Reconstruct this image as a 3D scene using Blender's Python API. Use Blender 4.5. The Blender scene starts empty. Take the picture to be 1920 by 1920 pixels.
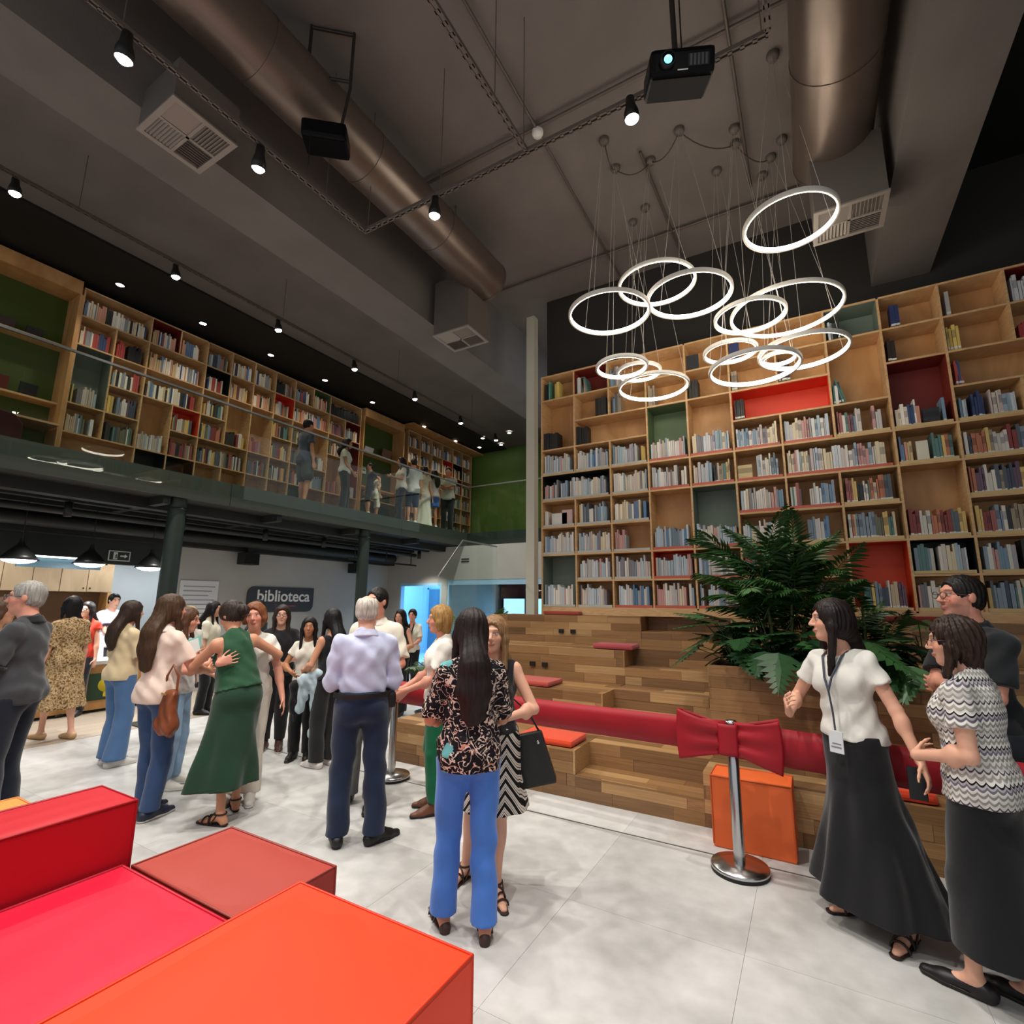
import bpy, bmesh, math, random
import numpy as np
from mathutils import Vector, Matrix

# ------------------------------------------------------------------ camera
F_PX = 950.0
PITCH, YAW, ROLL, CAM_H = math.radians(10.2), math.radians(30.1), math.radians(0.45), 1.62
_fw = np.array([-math.sin(YAW)*math.cos(PITCH), math.cos(YAW)*math.cos(PITCH), math.sin(PITCH)])
_rt = np.array([math.cos(YAW), math.sin(YAW), 0.0])
_up = np.cross(_rt, _fw)
_rt, _up = _rt*math.cos(ROLL)+_up*math.sin(ROLL), _up*math.cos(ROLL)-_rt*math.sin(ROLL)
scene = bpy.context.scene
COL = scene.collection
cam_data = bpy.data.cameras.new('camera')
cam_data.sensor_fit = 'HORIZONTAL'; cam_data.sensor_width = 36.0
cam_data.lens = 36.0*F_PX/1920.0
cam_data.clip_start = 0.02; cam_data.clip_end = 200
cam = bpy.data.objects.new('camera', cam_data); COL.objects.link(cam)
cam.matrix_world = Matrix(((_rt[0], _up[0], -_fw[0], 0), (_rt[1], _up[1], -_fw[1], 0), (_rt[2], _up[2], -_fw[2], CAM_H), (0, 0, 0, 1)))
scene.camera = cam

# ------------------------------------------------------------------ world, light, exposure
world = bpy.data.worlds.new('world'); scene.world = world
world.use_nodes = True
bg = world.node_tree.nodes['Background']
bg.inputs['Color'].default_value = (0.92, 0.96, 1.0, 1)
bg.inputs['Strength'].default_value = 0.6
vs = scene.view_settings
vs.view_transform = 'Standard'; vs.look = 'None'; vs.exposure = 0.0; vs.gamma = 1.0
vs.use_curve_mapping = False
scene.cycles.sample_clamp_indirect = 4.0
scene.cycles.max_bounces = 8
scene.cycles.transparent_max_bounces = 16
SPOT_W = 245.0      # track spots
DOWN_W = 60.0       # recessed downlights over the shelves
WARM = (1.0, 0.955, 0.89)

def at(px, py, x=None, y=None, z=None, d=None):
    """a point of the room: the place where a sight line meets a plane"""
    v = _fw*F_PX+_rt*(px-960)-_up*(py-960)
    c = np.array([0, 0, CAM_H])
    if x is not None: t = x/v[0]
    elif y is not None: t = y/v[1]
    elif z is not None: t = (z-CAM_H)/v[2]
    else: t = d/F_PX
    return c+v*t
# ------------------------------------------------------------------ helpers
def rgb(h, g=1.0):
    """sRGB hex -> linear"""
    c = [int(h[i:i+2], 16)/255 for i in (0, 2, 4)]
    return tuple(min(1, g*(x/12.92 if x <= .04045 else ((x+.055)/1.055)**2.4)) for x in c)+(1.0,)

MATS = {}
def mat(name, col, rough=0.6, metal=0.0, spec=0.4, emit=None, estr=0, noise=None, bump=None, coat=0, sheen=0):
    """principled material; noise=(scale,amount[,stretch]) varies the colour; bump=(scale,strength)"""
    if name in MATS: return MATS[name]
    m = bpy.data.materials.new(name); m.use_nodes = True
    nt = m.node_tree; b = nt.nodes['Principled BSDF']
    col = rgb(col) if isinstance(col, str) else col
    b.inputs['Base Color'].default_value = col
    b.inputs['Roughness'].default_value = rough
    b.inputs['Metallic'].default_value = metal
    b.inputs['Specular IOR Level'].default_value = spec
    if coat: b.inputs['Coat Weight'].default_value = coat
    if sheen: b.inputs['Sheen Weight'].default_value = sheen
    if emit:
        b.inputs['Emission Color'].default_value = rgb(emit) if isinstance(emit, str) else emit
        b.inputs['Emission Strength'].default_value = estr
    if noise or bump:
        tc = nt.nodes.new('ShaderNodeTexCoord')
    if noise:
        mp = nt.nodes.new('ShaderNodeMapping'); nt.links.new(tc.outputs['Object'], mp.inputs[0])
        if len(noise) > 2: mp.inputs['Scale'].default_value = noise[2]
        n = nt.nodes.new('ShaderNodeTexNoise'); n.inputs['Scale'].default_value = noise[0]; n.inputs['Detail'].default_value = 5
        nt.links.new(mp.outputs[0], n.inputs['Vector'])
        r = nt.nodes.new('ShaderNodeValToRGB')
        a = noise[1]
        r.color_ramp.elements[0].position = .3; r.color_ramp.elements[1].position = .7
        r.color_ramp.elements[0].color = tuple(max(0, c*(1-a)) for c in col[:3])+(1,)
        r.color_ramp.elements[1].color = tuple(min(1, c*(1+a)) for c in col[:3])+(1,)
        nt.links.new(n.outputs[0], r.inputs[0]); nt.links.new(r.outputs[0], b.inputs['Base Color'])
    if bump:
        n2 = nt.nodes.new('ShaderNodeTexNoise'); n2.inputs['Scale'].default_value = bump[0]; n2.inputs['Detail'].default_value = 4
        nt.links.new(tc.outputs['Object'], n2.inputs['Vector'])
        bp = nt.nodes.new('ShaderNodeBump'); bp.inputs['Strength'].default_value = bump[1]; bp.inputs['Distance'].default_value = .01
        nt.links.new(n2.outputs[0], bp.inputs['Height']); nt.links.new(bp.outputs[0], b.inputs['Normal'])
    MATS[name] = m
    return m

def objcol_mat(name, rough=.6, grain=None, var=.12, spec=.35, attr=None):
    """base colour taken from the object's colour (or a colour attribute), with procedural grain"""
    if name in MATS: return MATS[name]
    m = bpy.data.materials.new(name); m.use_nodes = True
    nt = m.node_tree; b = nt.nodes['Principled BSDF']
    b.inputs['Roughness'].default_value = rough; b.inputs['Specular IOR Level'].default_value = spec
    if attr:
        s = nt.nodes.new('ShaderNodeAttribute'); s.attribute_name = attr; out = s.outputs['Color']
    else:
        s = nt.nodes.new('ShaderNodeObjectInfo'); out = s.outputs['Color']
    if grain:
        tc = nt.nodes.new('ShaderNodeTexCoord'); mp = nt.nodes.new('ShaderNodeMapping')
        mp.inputs['Scale'].default_value = grain
        nt.links.new(tc.outputs['Object'], mp.inputs[0])
        if not attr:
            ad = nt.nodes.new('ShaderNodeVectorMath'); ad.operation = 'ADD'
            mu = nt.nodes.new('ShaderNodeMath'); mu.operation = 'MULTIPLY'; mu.inputs[1].default_value = 37.0
            nt.links.new(s.outputs['Random'], mu.inputs[0])
            nt.links.new(mp.outputs[0], ad.inputs[0]); nt.links.new(mu.outputs[0], ad.inputs[1])
            vec = ad.outputs[0]
        else: vec = mp.outputs[0]
        n = nt.nodes.new('ShaderNodeTexNoise'); n.inputs['Scale'].default_value = 1.0; n.inputs['Detail'].default_value = 6
        n.inputs['Distortion'].default_value = .6
        nt.links.new(vec, n.inputs['Vector'])
        mr = nt.nodes.new('ShaderNodeMapRange'); mr.inputs['From Min'].default_value = .3; mr.inputs['From Max'].default_value = .7
        mr.inputs['To Min'].default_value = 1-var; mr.inputs['To Max'].default_value = 1+var
        nt.links.new(n.outputs[0], mr.inputs['Value'])
        mx = nt.nodes.new('ShaderNodeVectorMath'); mx.operation = 'SCALE'
        nt.links.new(out, mx.inputs[0]); nt.links.new(mr.outputs[0], mx.inputs['Scale']); out = mx.outputs[0]
    nt.links.new(out, b.inputs['Base Color'])
    MATS[name] = m
    return m

def glass_mat(name, tint=(1, 1, 1, 1), refl=1.0):
    if name in MATS: return MATS[name]
    m = bpy.data.materials.new(name); m.use_nodes = True
    nt = m.node_tree; nt.nodes.remove(nt.nodes['Principled BSDF'])
    out = nt.nodes['Material Output']
    t = nt.nodes.new('ShaderNodeBsdfTransparent'); t.inputs[0].default_value = tint
    g = nt.nodes.new('ShaderNodeBsdfGlossy'); g.inputs['Roughness'].default_value = .01
    fr = nt.nodes.new('ShaderNodeLayerWeight'); fr.inputs[0].default_value = .5
    pw = nt.nodes.new('ShaderNodeMath'); pw.operation = 'POWER'; pw.inputs[1].default_value = 5.0; nt.links.new(fr.outputs['Facing'], pw.inputs[0])
    mu = nt.nodes.new('ShaderNodeMath'); mu.operation = 'MULTIPLY_ADD'; mu.inputs[1].default_value = .9*refl; mu.inputs[2].default_value = .035*refl; mu.use_clamp = True
    nt.links.new(pw.outputs[0], mu.inputs[0])
    mx = nt.nodes.new('ShaderNodeMixShader')
    nt.links.new(mu.outputs[0], mx.inputs[0]); nt.links.new(t.outputs[0], mx.inputs[1]); nt.links.new(g.outputs[0], mx.inputs[2])
    nt.links.new(mx.outputs[0], out.inputs[0])
    MATS[name] = m
    return m

class MB:
    """collects boxes, tubes, lathes ... into ONE mesh"""
    def __init__(s): s.v = []; s.f = []; s.sm = []
    def add(s, v, f, smooth=False):
        o = len(s.v); s.v += [tuple(map(float, p)) for p in v]; s.f += [tuple(i+o for i in q) for q in f]; s.sm += [smooth]*len(f)
        return s
    def box(s, x0, x1, y0, y1, z0, z1):
        v = [(x, y, z) for z in (z0, z1) for y in (y0, y1) for x in (x0, x1)]
        return s.add(v, [(0, 2, 3, 1), (4, 5, 7, 6), (0, 1, 5, 4), (2, 6, 7, 3), (0, 4, 6, 2), (1, 3, 7, 5)])
    def obox(s, c, u, v, w):
        """box of half-axes u, v, w about c"""
        c, u, v, w = map(np.array, (c, u, v, w))
        p = [c+a*u+b*v+d*w for d in (-1, 1) for b in (-1, 1) for a in (-1, 1)]
        return s.add(p, [(0, 2, 3, 1), (4, 5, 7, 6), (0, 1, 5, 4), (2, 6, 7, 3), (0, 4, 6, 2), (1, 3, 7, 5)])
    def tube(s, pts, r, n=8, cap=True, closed=False):
        pts = [np.array(p, float) for p in pts]; k = len(pts)
        rr = r if hasattr(r, '__len__') else [r]*k
        v = []; up = None
        for i, p in enumerate(pts):
            a = pts[(i-1) % k] if (i > 0 or closed) else p; b = pts[(i+1) % k] if (i < k-1 or closed) else p
            d = b-a; d = d/(np.linalg.norm(d)+1e-9)
            if up is None: up = np.array([0, 0, 1.]) if abs(d[2]) < .9 else np.array([1., 0, 0])
            e = np.cross(d, up); e /= np.linalg.norm(e)+1e-9; up = np.cross(e, d)
            for j in range(n):
                t = 2*math.pi*j/n; v.append(p+rr[i]*(math.cos(t)*e+math.sin(t)*up))
        f = []
        for i in range(k if closed else k-1):
            i2 = (i+1) % k
            for j in range(n): f.append((i*n+j, i2*n+j, i2*n+(j+1) % n, i*n+(j+1) % n))
        s.add(v, f, True)
        if cap and not closed:
            s.add(v[:n], [tuple(range(n))]); s.add(v[-n:], [tuple(range(n-1, -1, -1))])
        return s
    def lathe(s, prof, c=(0, 0, 0), n=24, smooth=True):
        v = []; f = []
        for r, z in prof:
            for j in range(n):
                t = 2*math.pi*j/n; v.append((c[0]+r*math.cos(t), c[1]+r*math.sin(t), c[2]+z))
        for i in range(len(prof)-1):
            for j in range(n): f.append((i*n+j, i*n+(j+1) % n, (i+1)*n+(j+1) % n, (i+1)*n+j))
        return s.add(v, f, smooth)
    def quad(s, *p): return s.add(p, [tuple(range(len(p)))])
    def prism(s, poly, axis, a, b):
        """polygon (2-D) extruded along axis from a to b"""
        def P(q, t):
            return {'x': (t, q[0], q[1]), 'y': (q[0], t, q[1]), 'z': (q[0], q[1], t)}[axis]
        n = len(poly)
        v = [P(q, a) for q in poly]+[P(q, b) for q in poly]
        return s.add(v, [tuple(range(n-1, -1, -1)), tuple(range(n, 2*n))]+[(i, (i+1) % n, n+(i+1) % n, n+i) for i in range(n)])
    def mesh(s, name):
        me = bpy.data.meshes.new(name); me.from_pydata(s.v, [], s.f); me.update()
        me.polygons.foreach_set('use_smooth', s.sm)
        return me
    def build(s, name, m, parent=None, loc=None, bevel=0, recalc=True, **kw):
        me = s.mesh(name)
        if recalc or bevel:
            bm = bmesh.new(); bm.from_mesh(me)
            if bevel:
                bmesh.ops.bevel(bm, geom=bm.edges[:], offset=bevel, segments=2, affect='EDGES', profile=.6)
            bmesh.ops.recalc_face_normals(bm, faces=bm.faces)
            bm.to_mesh(me); bm.free()
        return link(name, me, m, parent, loc, **kw)

def link(name, me, m=None, parent=None, loc=None, rz=None, scale=None, color=None):
    o = bpy.data.objects.new(name, me); COL.objects.link(o)
    if m is not None and me is not None and not me.materials: me.materials.append(m)
    if parent is not None: o.parent = parent
    if loc is not None: o.location = loc
    if rz is not None: o.rotation_euler = (0, 0, rz)
    if scale is not None: o.scale = scale
    if color is not None: o.color = color
    return o
def tag(o, label=None, cat=None, group=None, kind=None):
    if label: o['label'] = label
    if cat: o['category'] = cat
    if group: o['group'] = group
    if kind: o['kind'] = kind
    return o
def struct(o): o['kind'] = 'structure'; return o
def empty(name, loc=(0, 0, 0), rz=0):
    o = bpy.data.objects.new(name, None); COL.objects.link(o); o.location = loc; o.rotation_euler = (0, 0, rz)
    o.empty_display_size = .1
    return o
def copy_tree(o, parent=None):
    c = o.copy(); COL.objects.link(c); c.parent = parent
    for ch in list(o.children): copy_tree(ch, c)
    return c
ORD = ['first', 'second', 'third', 'fourth', 'fifth', 'sixth', 'seventh', 'eighth', 'ninth', 'tenth', 'eleventh', 'twelfth',
       'thirteenth', 'fourteenth', 'fifteenth', 'sixteenth', 'seventeenth', 'eighteenth', 'nineteenth', 'twentieth']+['twenty-'+q for q in ('first', 'second', 'third', 'fourth', 'fifth', 'sixth', 'seventh', 'eighth', 'ninth')]+['thirtieth']+['thirty-'+q for q in ('first', 'second', 'third', 'fourth', 'fifth', 'sixth', 'seventh', 'eighth', 'ninth')]
def ordn(i): return ORD[i] if i < len(ORD) else '%dth' % (i+1)
RNG = random.Random(7)
UNIT = MB().box(-.5, .5, -.5, .5, -.5, .5).mesh('unit_piece')
def piece(name, m, parent, x0, x1, y0, y1, z0, z1, color=None, unit={}):
    """a box-shaped piece sharing one mesh per material"""
    me = unit.get(m.name)
    if me is None:
        me = UNIT.copy(); me.materials.append(m); unit[m.name] = me
    return link(name, me, None, parent, ((x0+x1)/2, (y0+y1)/2, (z0+z1)/2), None, (abs(x1-x0), abs(y1-y0), abs(z1-z0)), color)
# ------------------------------------------------------------------ structure
CEIL = 6.62
m_black = mat('black_paint', '1b1c1a', .7, noise=(3, .15))
m_ceil = mat('brown_grey_paint', '6e6762', .75, noise=(1.3, .12), bump=(60, .15))
m_beam = mat('grey_brown_paint', '69645f', .7, noise=(2, .1), bump=(40, .12))
m_dgreen = mat('dark_green_steel', '2d322a', .55, noise=(2, .08))
m_dgreen2 = mat('bottle_green_steel', '202b24', .45)
m_green = mat('moss_green_paint', '45561f', .6, noise=(1.5, .1))
m_green2 = mat('leaf_green_paint', '5a7a33', .5, noise=(1.2, .1))
m_wallgrey = mat('warm_grey_wall_paint', 'a9a8a2', .7, noise=(1.5, .05))
m_wallblue = mat('cool_grey_wall_paint', 'aeb6ba', .7, noise=(1.5, .04))
m_white = mat('white_paint', 'd9d8d2', .6)
m_glass = glass_mat('clear_glass', (.93, .97, .95, 1), .75)

# floor: pale porcelain tiles, each a piece, over a screed
fl = struct(MB().box(-7.62, 4.2, -2.6, 13.2, -.12, -.012).build('floor', mat('grout', 'b3b1ac', .7)))
def tile_mat():
    m = bpy.data.materials.new('mottled_porcelain'); m.use_nodes = True
    nt = m.node_tree; b = nt.nodes['Principled BSDF']
    g = nt.nodes.new('ShaderNodeNewGeometry'); oi = nt.nodes.new('ShaderNodeObjectInfo')
    n = nt.nodes.new('ShaderNodeTexNoise'); n.inputs['Scale'].default_value = 1.5; n.inputs['Detail'].default_value = 6; n.inputs['Distortion'].default_value = .5
    n2 = nt.nodes.new('ShaderNodeTexNoise'); n2.inputs['Scale'].default_value = 9; n2.inputs['Detail'].default_value = 4
    nt.links.new(g.outputs['Position'], n.inputs['Vector']); nt.links.new(g.outputs['Position'], n2.inputs['Vector'])
    ad = nt.nodes.new('ShaderNodeMath'); ad.operation = 'MULTIPLY_ADD'; ad.inputs[1].default_value = .45
    nt.links.new(n2.outputs[0], ad.inputs[0]); nt.links.new(n.outputs[0], ad.inputs[2])
    r = nt.nodes.new('ShaderNodeValToRGB')
    r.color_ramp.elements[0].position = .55; r.color_ramp.elements[0].color = rgb('a9a8a5')
    r.color_ramp.elements[1].position = .92; r.color_ramp.elements[1].color = rgb('cbcac8')
    nt.links.new(ad.outputs[0], r.inputs[0])
    mx = nt.nodes.new('ShaderNodeVectorMath'); mx.operation = 'MULTIPLY'
    nt.links.new(r.outputs[0], mx.inputs[0]); nt.links.new(oi.outputs['Color'], mx.inputs[1])
    nt.links.new(mx.outputs[0], b.inputs['Base Color'])
    b.inputs['Roughness'].default_value = .34; b.inputs['Specular IOR Level'].default_value = .4
    MATS['tile'] = m; return m
m_tile = tile_mat()
T = .9
iy = 0
y = -2.5
while y < 12.9:
    y1 = min(y+T, 12.95)
    x = -7.6
    while x < 4.1:
        x1 = min(x+T, 4.15)
        if not (y > 4.4 and x > -3.6):
            t = RNG.uniform(.96, 1.03)
            # tiles of the inner zone get a lighter tone than those in front
            inner = (y+y1)/2 > 2.55 and (x+x1)/2 < -.9 or (x+x1)/2 < -5.2
            k = 1.12 if inner else 1.0
            piece('floor_tile', m_tile, fl, x+.0007, x1-.0007, y+.0007, y1-.0007, -.012, 0, (t*k, t*k, t*k*.995, 1))
        x += T
    y += T
# brown vinyl floor below the mezzanine
def plank_floor():
    m = bpy.data.materials.new('brown_vinyl_planks'); m.use_nodes = True
    nt = m.node_tree; b = nt.nodes['Principled BSDF']
    g = nt.nodes.new('ShaderNodeNewGeometry')
    br = nt.nodes.new('ShaderNodeTexBrick'); br.inputs['Scale'].default_value = 1.0
    br.inputs['Brick Width'].default_value = 1.2; br.inputs['Row Height'].default_value = .2; br.inputs['Mortar Size'].default_value = .003
    br.inputs['Color1'].default_value = rgb('8d7f70'); br.inputs['Color2'].default_value = rgb('a39482'); br.inputs['Mortar'].default_value = rgb('6e6255')
    mp = nt.nodes.new('ShaderNodeMapping'); mp.inputs['Rotation'].default_value = (0, 0, math.pi/2)
    nt.links.new(g.outputs['Position'], mp.inputs[0]); nt.links.new(mp.outputs[0], br.inputs['Vector'])
    nt.links.new(br.outputs[0], b.inputs['Base Color']); b.inputs['Roughness'].default_value = .45
    return m
struct(MB().box(-13.2, -7.62, -2.6, 10.9, -.12, -.001).build('floor_planks', plank_floor()))
# the dark expansion strip in the tiles in front of the seating
struct(MB().box(-6.5, 3.5, 3.855, 3.868, -.004, .002).build('trim_floor_strip', mat('dark_joint_strip', '55524e', .5)))

# ceiling and its beams
struct(MB().box(-8.2, 4.3, -2.6, 7.4, CEIL, CEIL+.15).box(-8.2, -3.5, 7.4, 14.2, CEIL, CEIL+.15).build('ceiling', m_ceil))
struct(MB().box(-13.2, -8.2, -2.6, 14.2, CEIL-.04, CEIL+.15).build('ceiling_mezzanine', m_black))
struct(MB().box(-4.87, -4.25, -2.6, 11.0, 5.45, CEIL).build('beam_left', m_beam))
struct(MB().box(.97, 1.53, -2.6, 7.02, 5.45, CEIL).build('beam_right', m_beam))
struct(MB().box(1.53, 4.3, -2.6, 7.02, CEIL-.03, CEIL-.001).build('ceiling_side_bay', m_black))
# walls
struct(MB().box(-3.42, 4.3, 7.02, 7.2, 0, CEIL).build('wall_right', mat('charcoal_wall_paint', '2c2926', .75, noise=(2, .1))))
struct(MB().box(4.15, 4.3, 1.6, 7.02, 0, CEIL).build('wall_far_right', m_black))
struct(MB().box(-3.50, -3.365, 6.45, 6.58, 1.0, 6.06).build('trim_end_panel', mat('pale_grey_panel', 'b9b7a9', .6)))
struct(MB().box(-13.2, -9.95, -2.6, 14.0, 3.36, CEIL).build('wall_mezzanine', m_black))
struct(MB().box(-10.2, -3.4, 13.75, 13.95, 3.36, CEIL).build('wall_mezzanine_back', m_green2))
# mezzanine: deck, fascia panels, soffit
mz = struct(MB().box(-13.0, -7.66, -2.6, 13.75, 3.12, 3.40).box(-7.66, -3.4, 10.86, 13.75, 3.12, 3.40).build('floor_mezzanine', m_black))
ys = [-2.6, .55, 4.45, 8.3, 10.8]
for a, b in zip(ys[:-1], ys[1:]):
    piece('fascia_panel', m_dgreen, mz, -7.66, -7.60, a+.004, b-.004, 3.06, 3.41)
for a, b in zip([-7.6, -5.5], [-5.5, -3.4]):
    piece('fascia_panel', m_dgreen2, mz, a+.004, b-.004, 10.80, 10.86, 3.06, 3.41)
# soffit steelwork under the deck
struct(MB().box(-13.0, -7.7, -2.6, 10.7, 3.08, 3.12).build('ceiling_soffit', m_black))
for k, (xx, zz, w, h) in enumerate([(-8.25, 2.93, .10, .15), (-8.75, 2.95, .06, .12), (-9.3, 2.95, .08, .13)]):
    struct(MB().box(xx-w, xx+w, -2.6, 10.6, zz, zz+h).build('beam_soffit', mat('black_steel', '232523', .5)))
for yy in (1.2, 3.62, 5.4, 7.15, 9.0):
    struct(MB().box(-10.2, -7.72, yy-.05, yy+.05, 2.96, 3.08).build('beam_joist', mat('black_steel', '232523', .5)))
# round posts of the mezzanine
for k, (yy, lab) in enumerate([(3.8, 'dark green round steel post behind the long haired woman in pale shirt'), (7.4, 'dark green round steel post right of the sign behind white haired man')]):
    t = empty('steel_post', (-7.78, yy, 0)); tag(t, lab, 'post', 'posts carrying the mezzanine')
    MB().lathe([(.115, 0), (.115, 3.06)], n=20).build('shaft', m_dgreen2, t)
    MB().lathe([(.135, 2.9), (.135, 2.925), (.116, 2.93)], n=20).build('collar', m_dgreen2, t)
    MB().box(-.2, .2, -.2, .2, 0, .015).build('base_plate', m_dgreen2, t)
# walls below the mezzanine
struct(MB().box(-10.32, -10.2, 5.05, 10.65, 0, 3.08).build('wall_left', m_wallgrey))
struct(MB().box(-10.205, -10.18, 5.05, 10.62, 0, .1).build('baseboard_left', m_black))
struct(MB().box(-10.35, -9.95, -2.6, 10.65, 2.62, 3.08).build('beam_bulkhead', m_black))
struct(MB().box(-10.35, -10.15, -2.6, 5.05, 2.22, 2.62).build('beam_lintel', mat('near_black_green', '1d211d', .6)))
struct(MB().box(-12.1, -11.95, -2.6, 8.0, 0, 3.08).build('wall_kitchen', m_wallblue))
struct(MB().box(-11.95, -10.32, 7.0, 7.12, 0, 3.08).build('wall_kitchen_side', m_wallblue))
bw = struct(MB().box(-10.2, -9.72, 10.65, 10.8, 0, 3.06).box(-9.72, -8.28, 10.65, 10.8, 2.13, 3.06).box(-8.28, -8.1, 10.65, 10.8, 0, 3.06)
            .box(-8.1, -3.4, 10.65, 10.8, 2.2, 3.06).box(-8.1, -3.4, 10.65, 10.8, 0, .35).build('wall_back', m_wallgrey))
# ------------------------------------------------------------------ bookcases
def wood_mat(name, c0, c1, scale=(2, 9, 14), rough=.5):
    m = bpy.data.materials.new(name); m.use_nodes = True
    nt = m.node_tree; b = nt.nodes['Principled BSDF']
    g = nt.nodes.new('ShaderNodeNewGeometry'); mp = nt.nodes.new('ShaderNodeMapping'); mp.inputs['Scale'].default_value = scale
    oi = nt.nodes.new('ShaderNodeObjectInfo'); ad = nt.nodes.new('ShaderNodeVectorMath'); ad.operation = 'MULTIPLY_ADD'
    mu = nt.nodes.new('ShaderNodeCombineXYZ')
    nt.links.new(oi.outputs['Random'], mu.inputs[0]); nt.links.new(oi.outputs['Random'], mu.inputs[2])
    ad.inputs[1].default_value = (31, 31, 31); nt.links.new(mu.outputs[0], ad.inputs[0])
    nt.links.new(g.outputs['Position'], mp.inputs[0]); nt.links.new(mp.outputs[0], ad.inputs[2])
    n = nt.nodes.new('ShaderNodeTexNoise'); n.inputs['Scale'].default_value = 1; n.inputs['Detail'].default_value = 7; n.inputs['Distortion'].default_value = 1.2
    nt.links.new(ad.outputs[0], n.inputs['Vector'])
    r = nt.nodes.new('ShaderNodeValToRGB'); r.color_ramp.elements[0].position = .33; r.color_ramp.elements[1].position = .68
    r.color_ramp.elements[0].color = rgb(c0); r.color_ramp.elements[1].color = rgb(c1)
    nt.links.new(n.outputs[0], r.inputs[0]); nt.links.new(r.outputs[0], b.inputs['Base Color'])
    b.inputs['Roughness'].default_value = rough
    MATS[name] = m; return m
m_ply = wood_mat('birch_plywood_face', 'b5834c', 'd0a06a', (3, 3, 1.1))
m_plyedge = wood_mat('birch_plywood_edge', 'c39a68', 'd8b282', (6, 6, 30))
LINING = {'red': 'e2472a', 'maroon': '7c2a20', 'green': '5f7350', 'grey': '6d7a6e', 'dark': '18231f', 'orange': 'd9481f'}
LEDGE = {'r': mat('red_acrylic_ledge', 'c0604e', .4), 'b': mat('pale_plastic_ledge', 'b9b8ae', .4), 'y': mat('pine_ledge', 'cdb27e', .5)}
PAL = {
 'pale': ['d8d6cc', 'c5cdd2', 'b3c4cf', 'cfc4b4', 'b9b7b6', '9fb4bf', 'd9cfc6', 'a9a5ad', 'c9b3ae', 'e2ddd0', '8fa9b8', 'bcae9c', '6f93ab', 'c88f86', '7d7a80', 'd9c8a0'],
 'blue': ['8ea5b8', '5d89ae', 'a6bfcd', 'bccbd2', 'd9dcd8', '4f7fa8', 'c8c4ba', '8a93a4', 'd8d0c0', '6d8494', 'b3aea8', 'c9c6c0'],
 'mix': ['8d2f2a', 'c9b18c', '3d4a5e', '6a6a52', 'c06a3c', 'd8d2c4', '4d7d78', '2a2d30', '9c8a70', 'a6554e', '7b8fa0', 'd9b24a', '6d4f66', 'c7c2b6', '55606a'],
 'dark': ['1e1f21', '2a2926', '26241f', '33302b', '1b1d22'],
 'yellow': ['d9b52e', 'e0c03a', 'cfa92a'], 'red': ['b02a2a', 'c23a35', 'a52424'], 'navy': ['25376e', '1d2f66', '3a62a8', 'd5d6d8', '27406f'],
 'teal': ['4fa08c', 'd8d8d0', '2f6f63', '20242a'], 'tan': ['c49a5e', '2a1d14', 'b98a4e', '1f1612'],
 'bright': ['e8e2d2', 'd9c9a8', 'efe6d0', '5e7fa8', '2f4a78', 'b8362f', 'd98f6a', '30302f', 'e0d2b6', '8f9aa0', 'cfae72'],
}
BOOKS = []   # each: dict(wall, u, w, z, h, d, lean, col, row, bay)
BK = random.Random(11)
def jitter(hexc, a=.10):
    c = rgb(hexc); k = 1+BK.uniform(-a, a); g = .3*c[0]+.6*c[1]+.1*c[2]; c = tuple(.8*v+.2*g for v in c[:3])
    return tuple(min(1, x*k) for x in c[:3])+(1,)
def fill(wall, u0, u1, z, hmax, pal, frac=(0, 1), row=0, bay=0, wr=(.014, .034), hr=(.6, .86), lean_end=False):
    a = u0+(u1-u0)*frac[0]+.012; b = u0+(u1-u0)*frac[1]-.012
    u = a; n = 0; run = BK.choice(PAL[pal]); left = 0
    while True:
        w = BK.uniform(*wr)
        if u+w > b: break
        if left <= 0: run = BK.choice(PAL[pal]); left = BK.choice([1, 1, 1, 2, 3])
        left -= 1
        h = min(hmax-.03, .36*BK.uniform(*hr))
        lean = 0
        if lean_end and u+w+.05 > b: lean = -.2
        BOOKS.append(dict(wall=wall, u=u+w/2, w=w*.95, z=z, h=h, d=BK.uniform(.14, .2), lean=lean, col=jitter(run), row=row, bay=bay, n=n))
        u += w+BK.choice([0, 0, 0, .002, .004]); n += 1
def face_book(wall, u, w, z, h, col, row=0, bay=0):
    BOOKS.append(dict(wall=wall, u=u, w=w, z=z, h=h, d=.03, lean=0, col=rgb(col), row=row, bay=bay, n=0, face=True))

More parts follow.
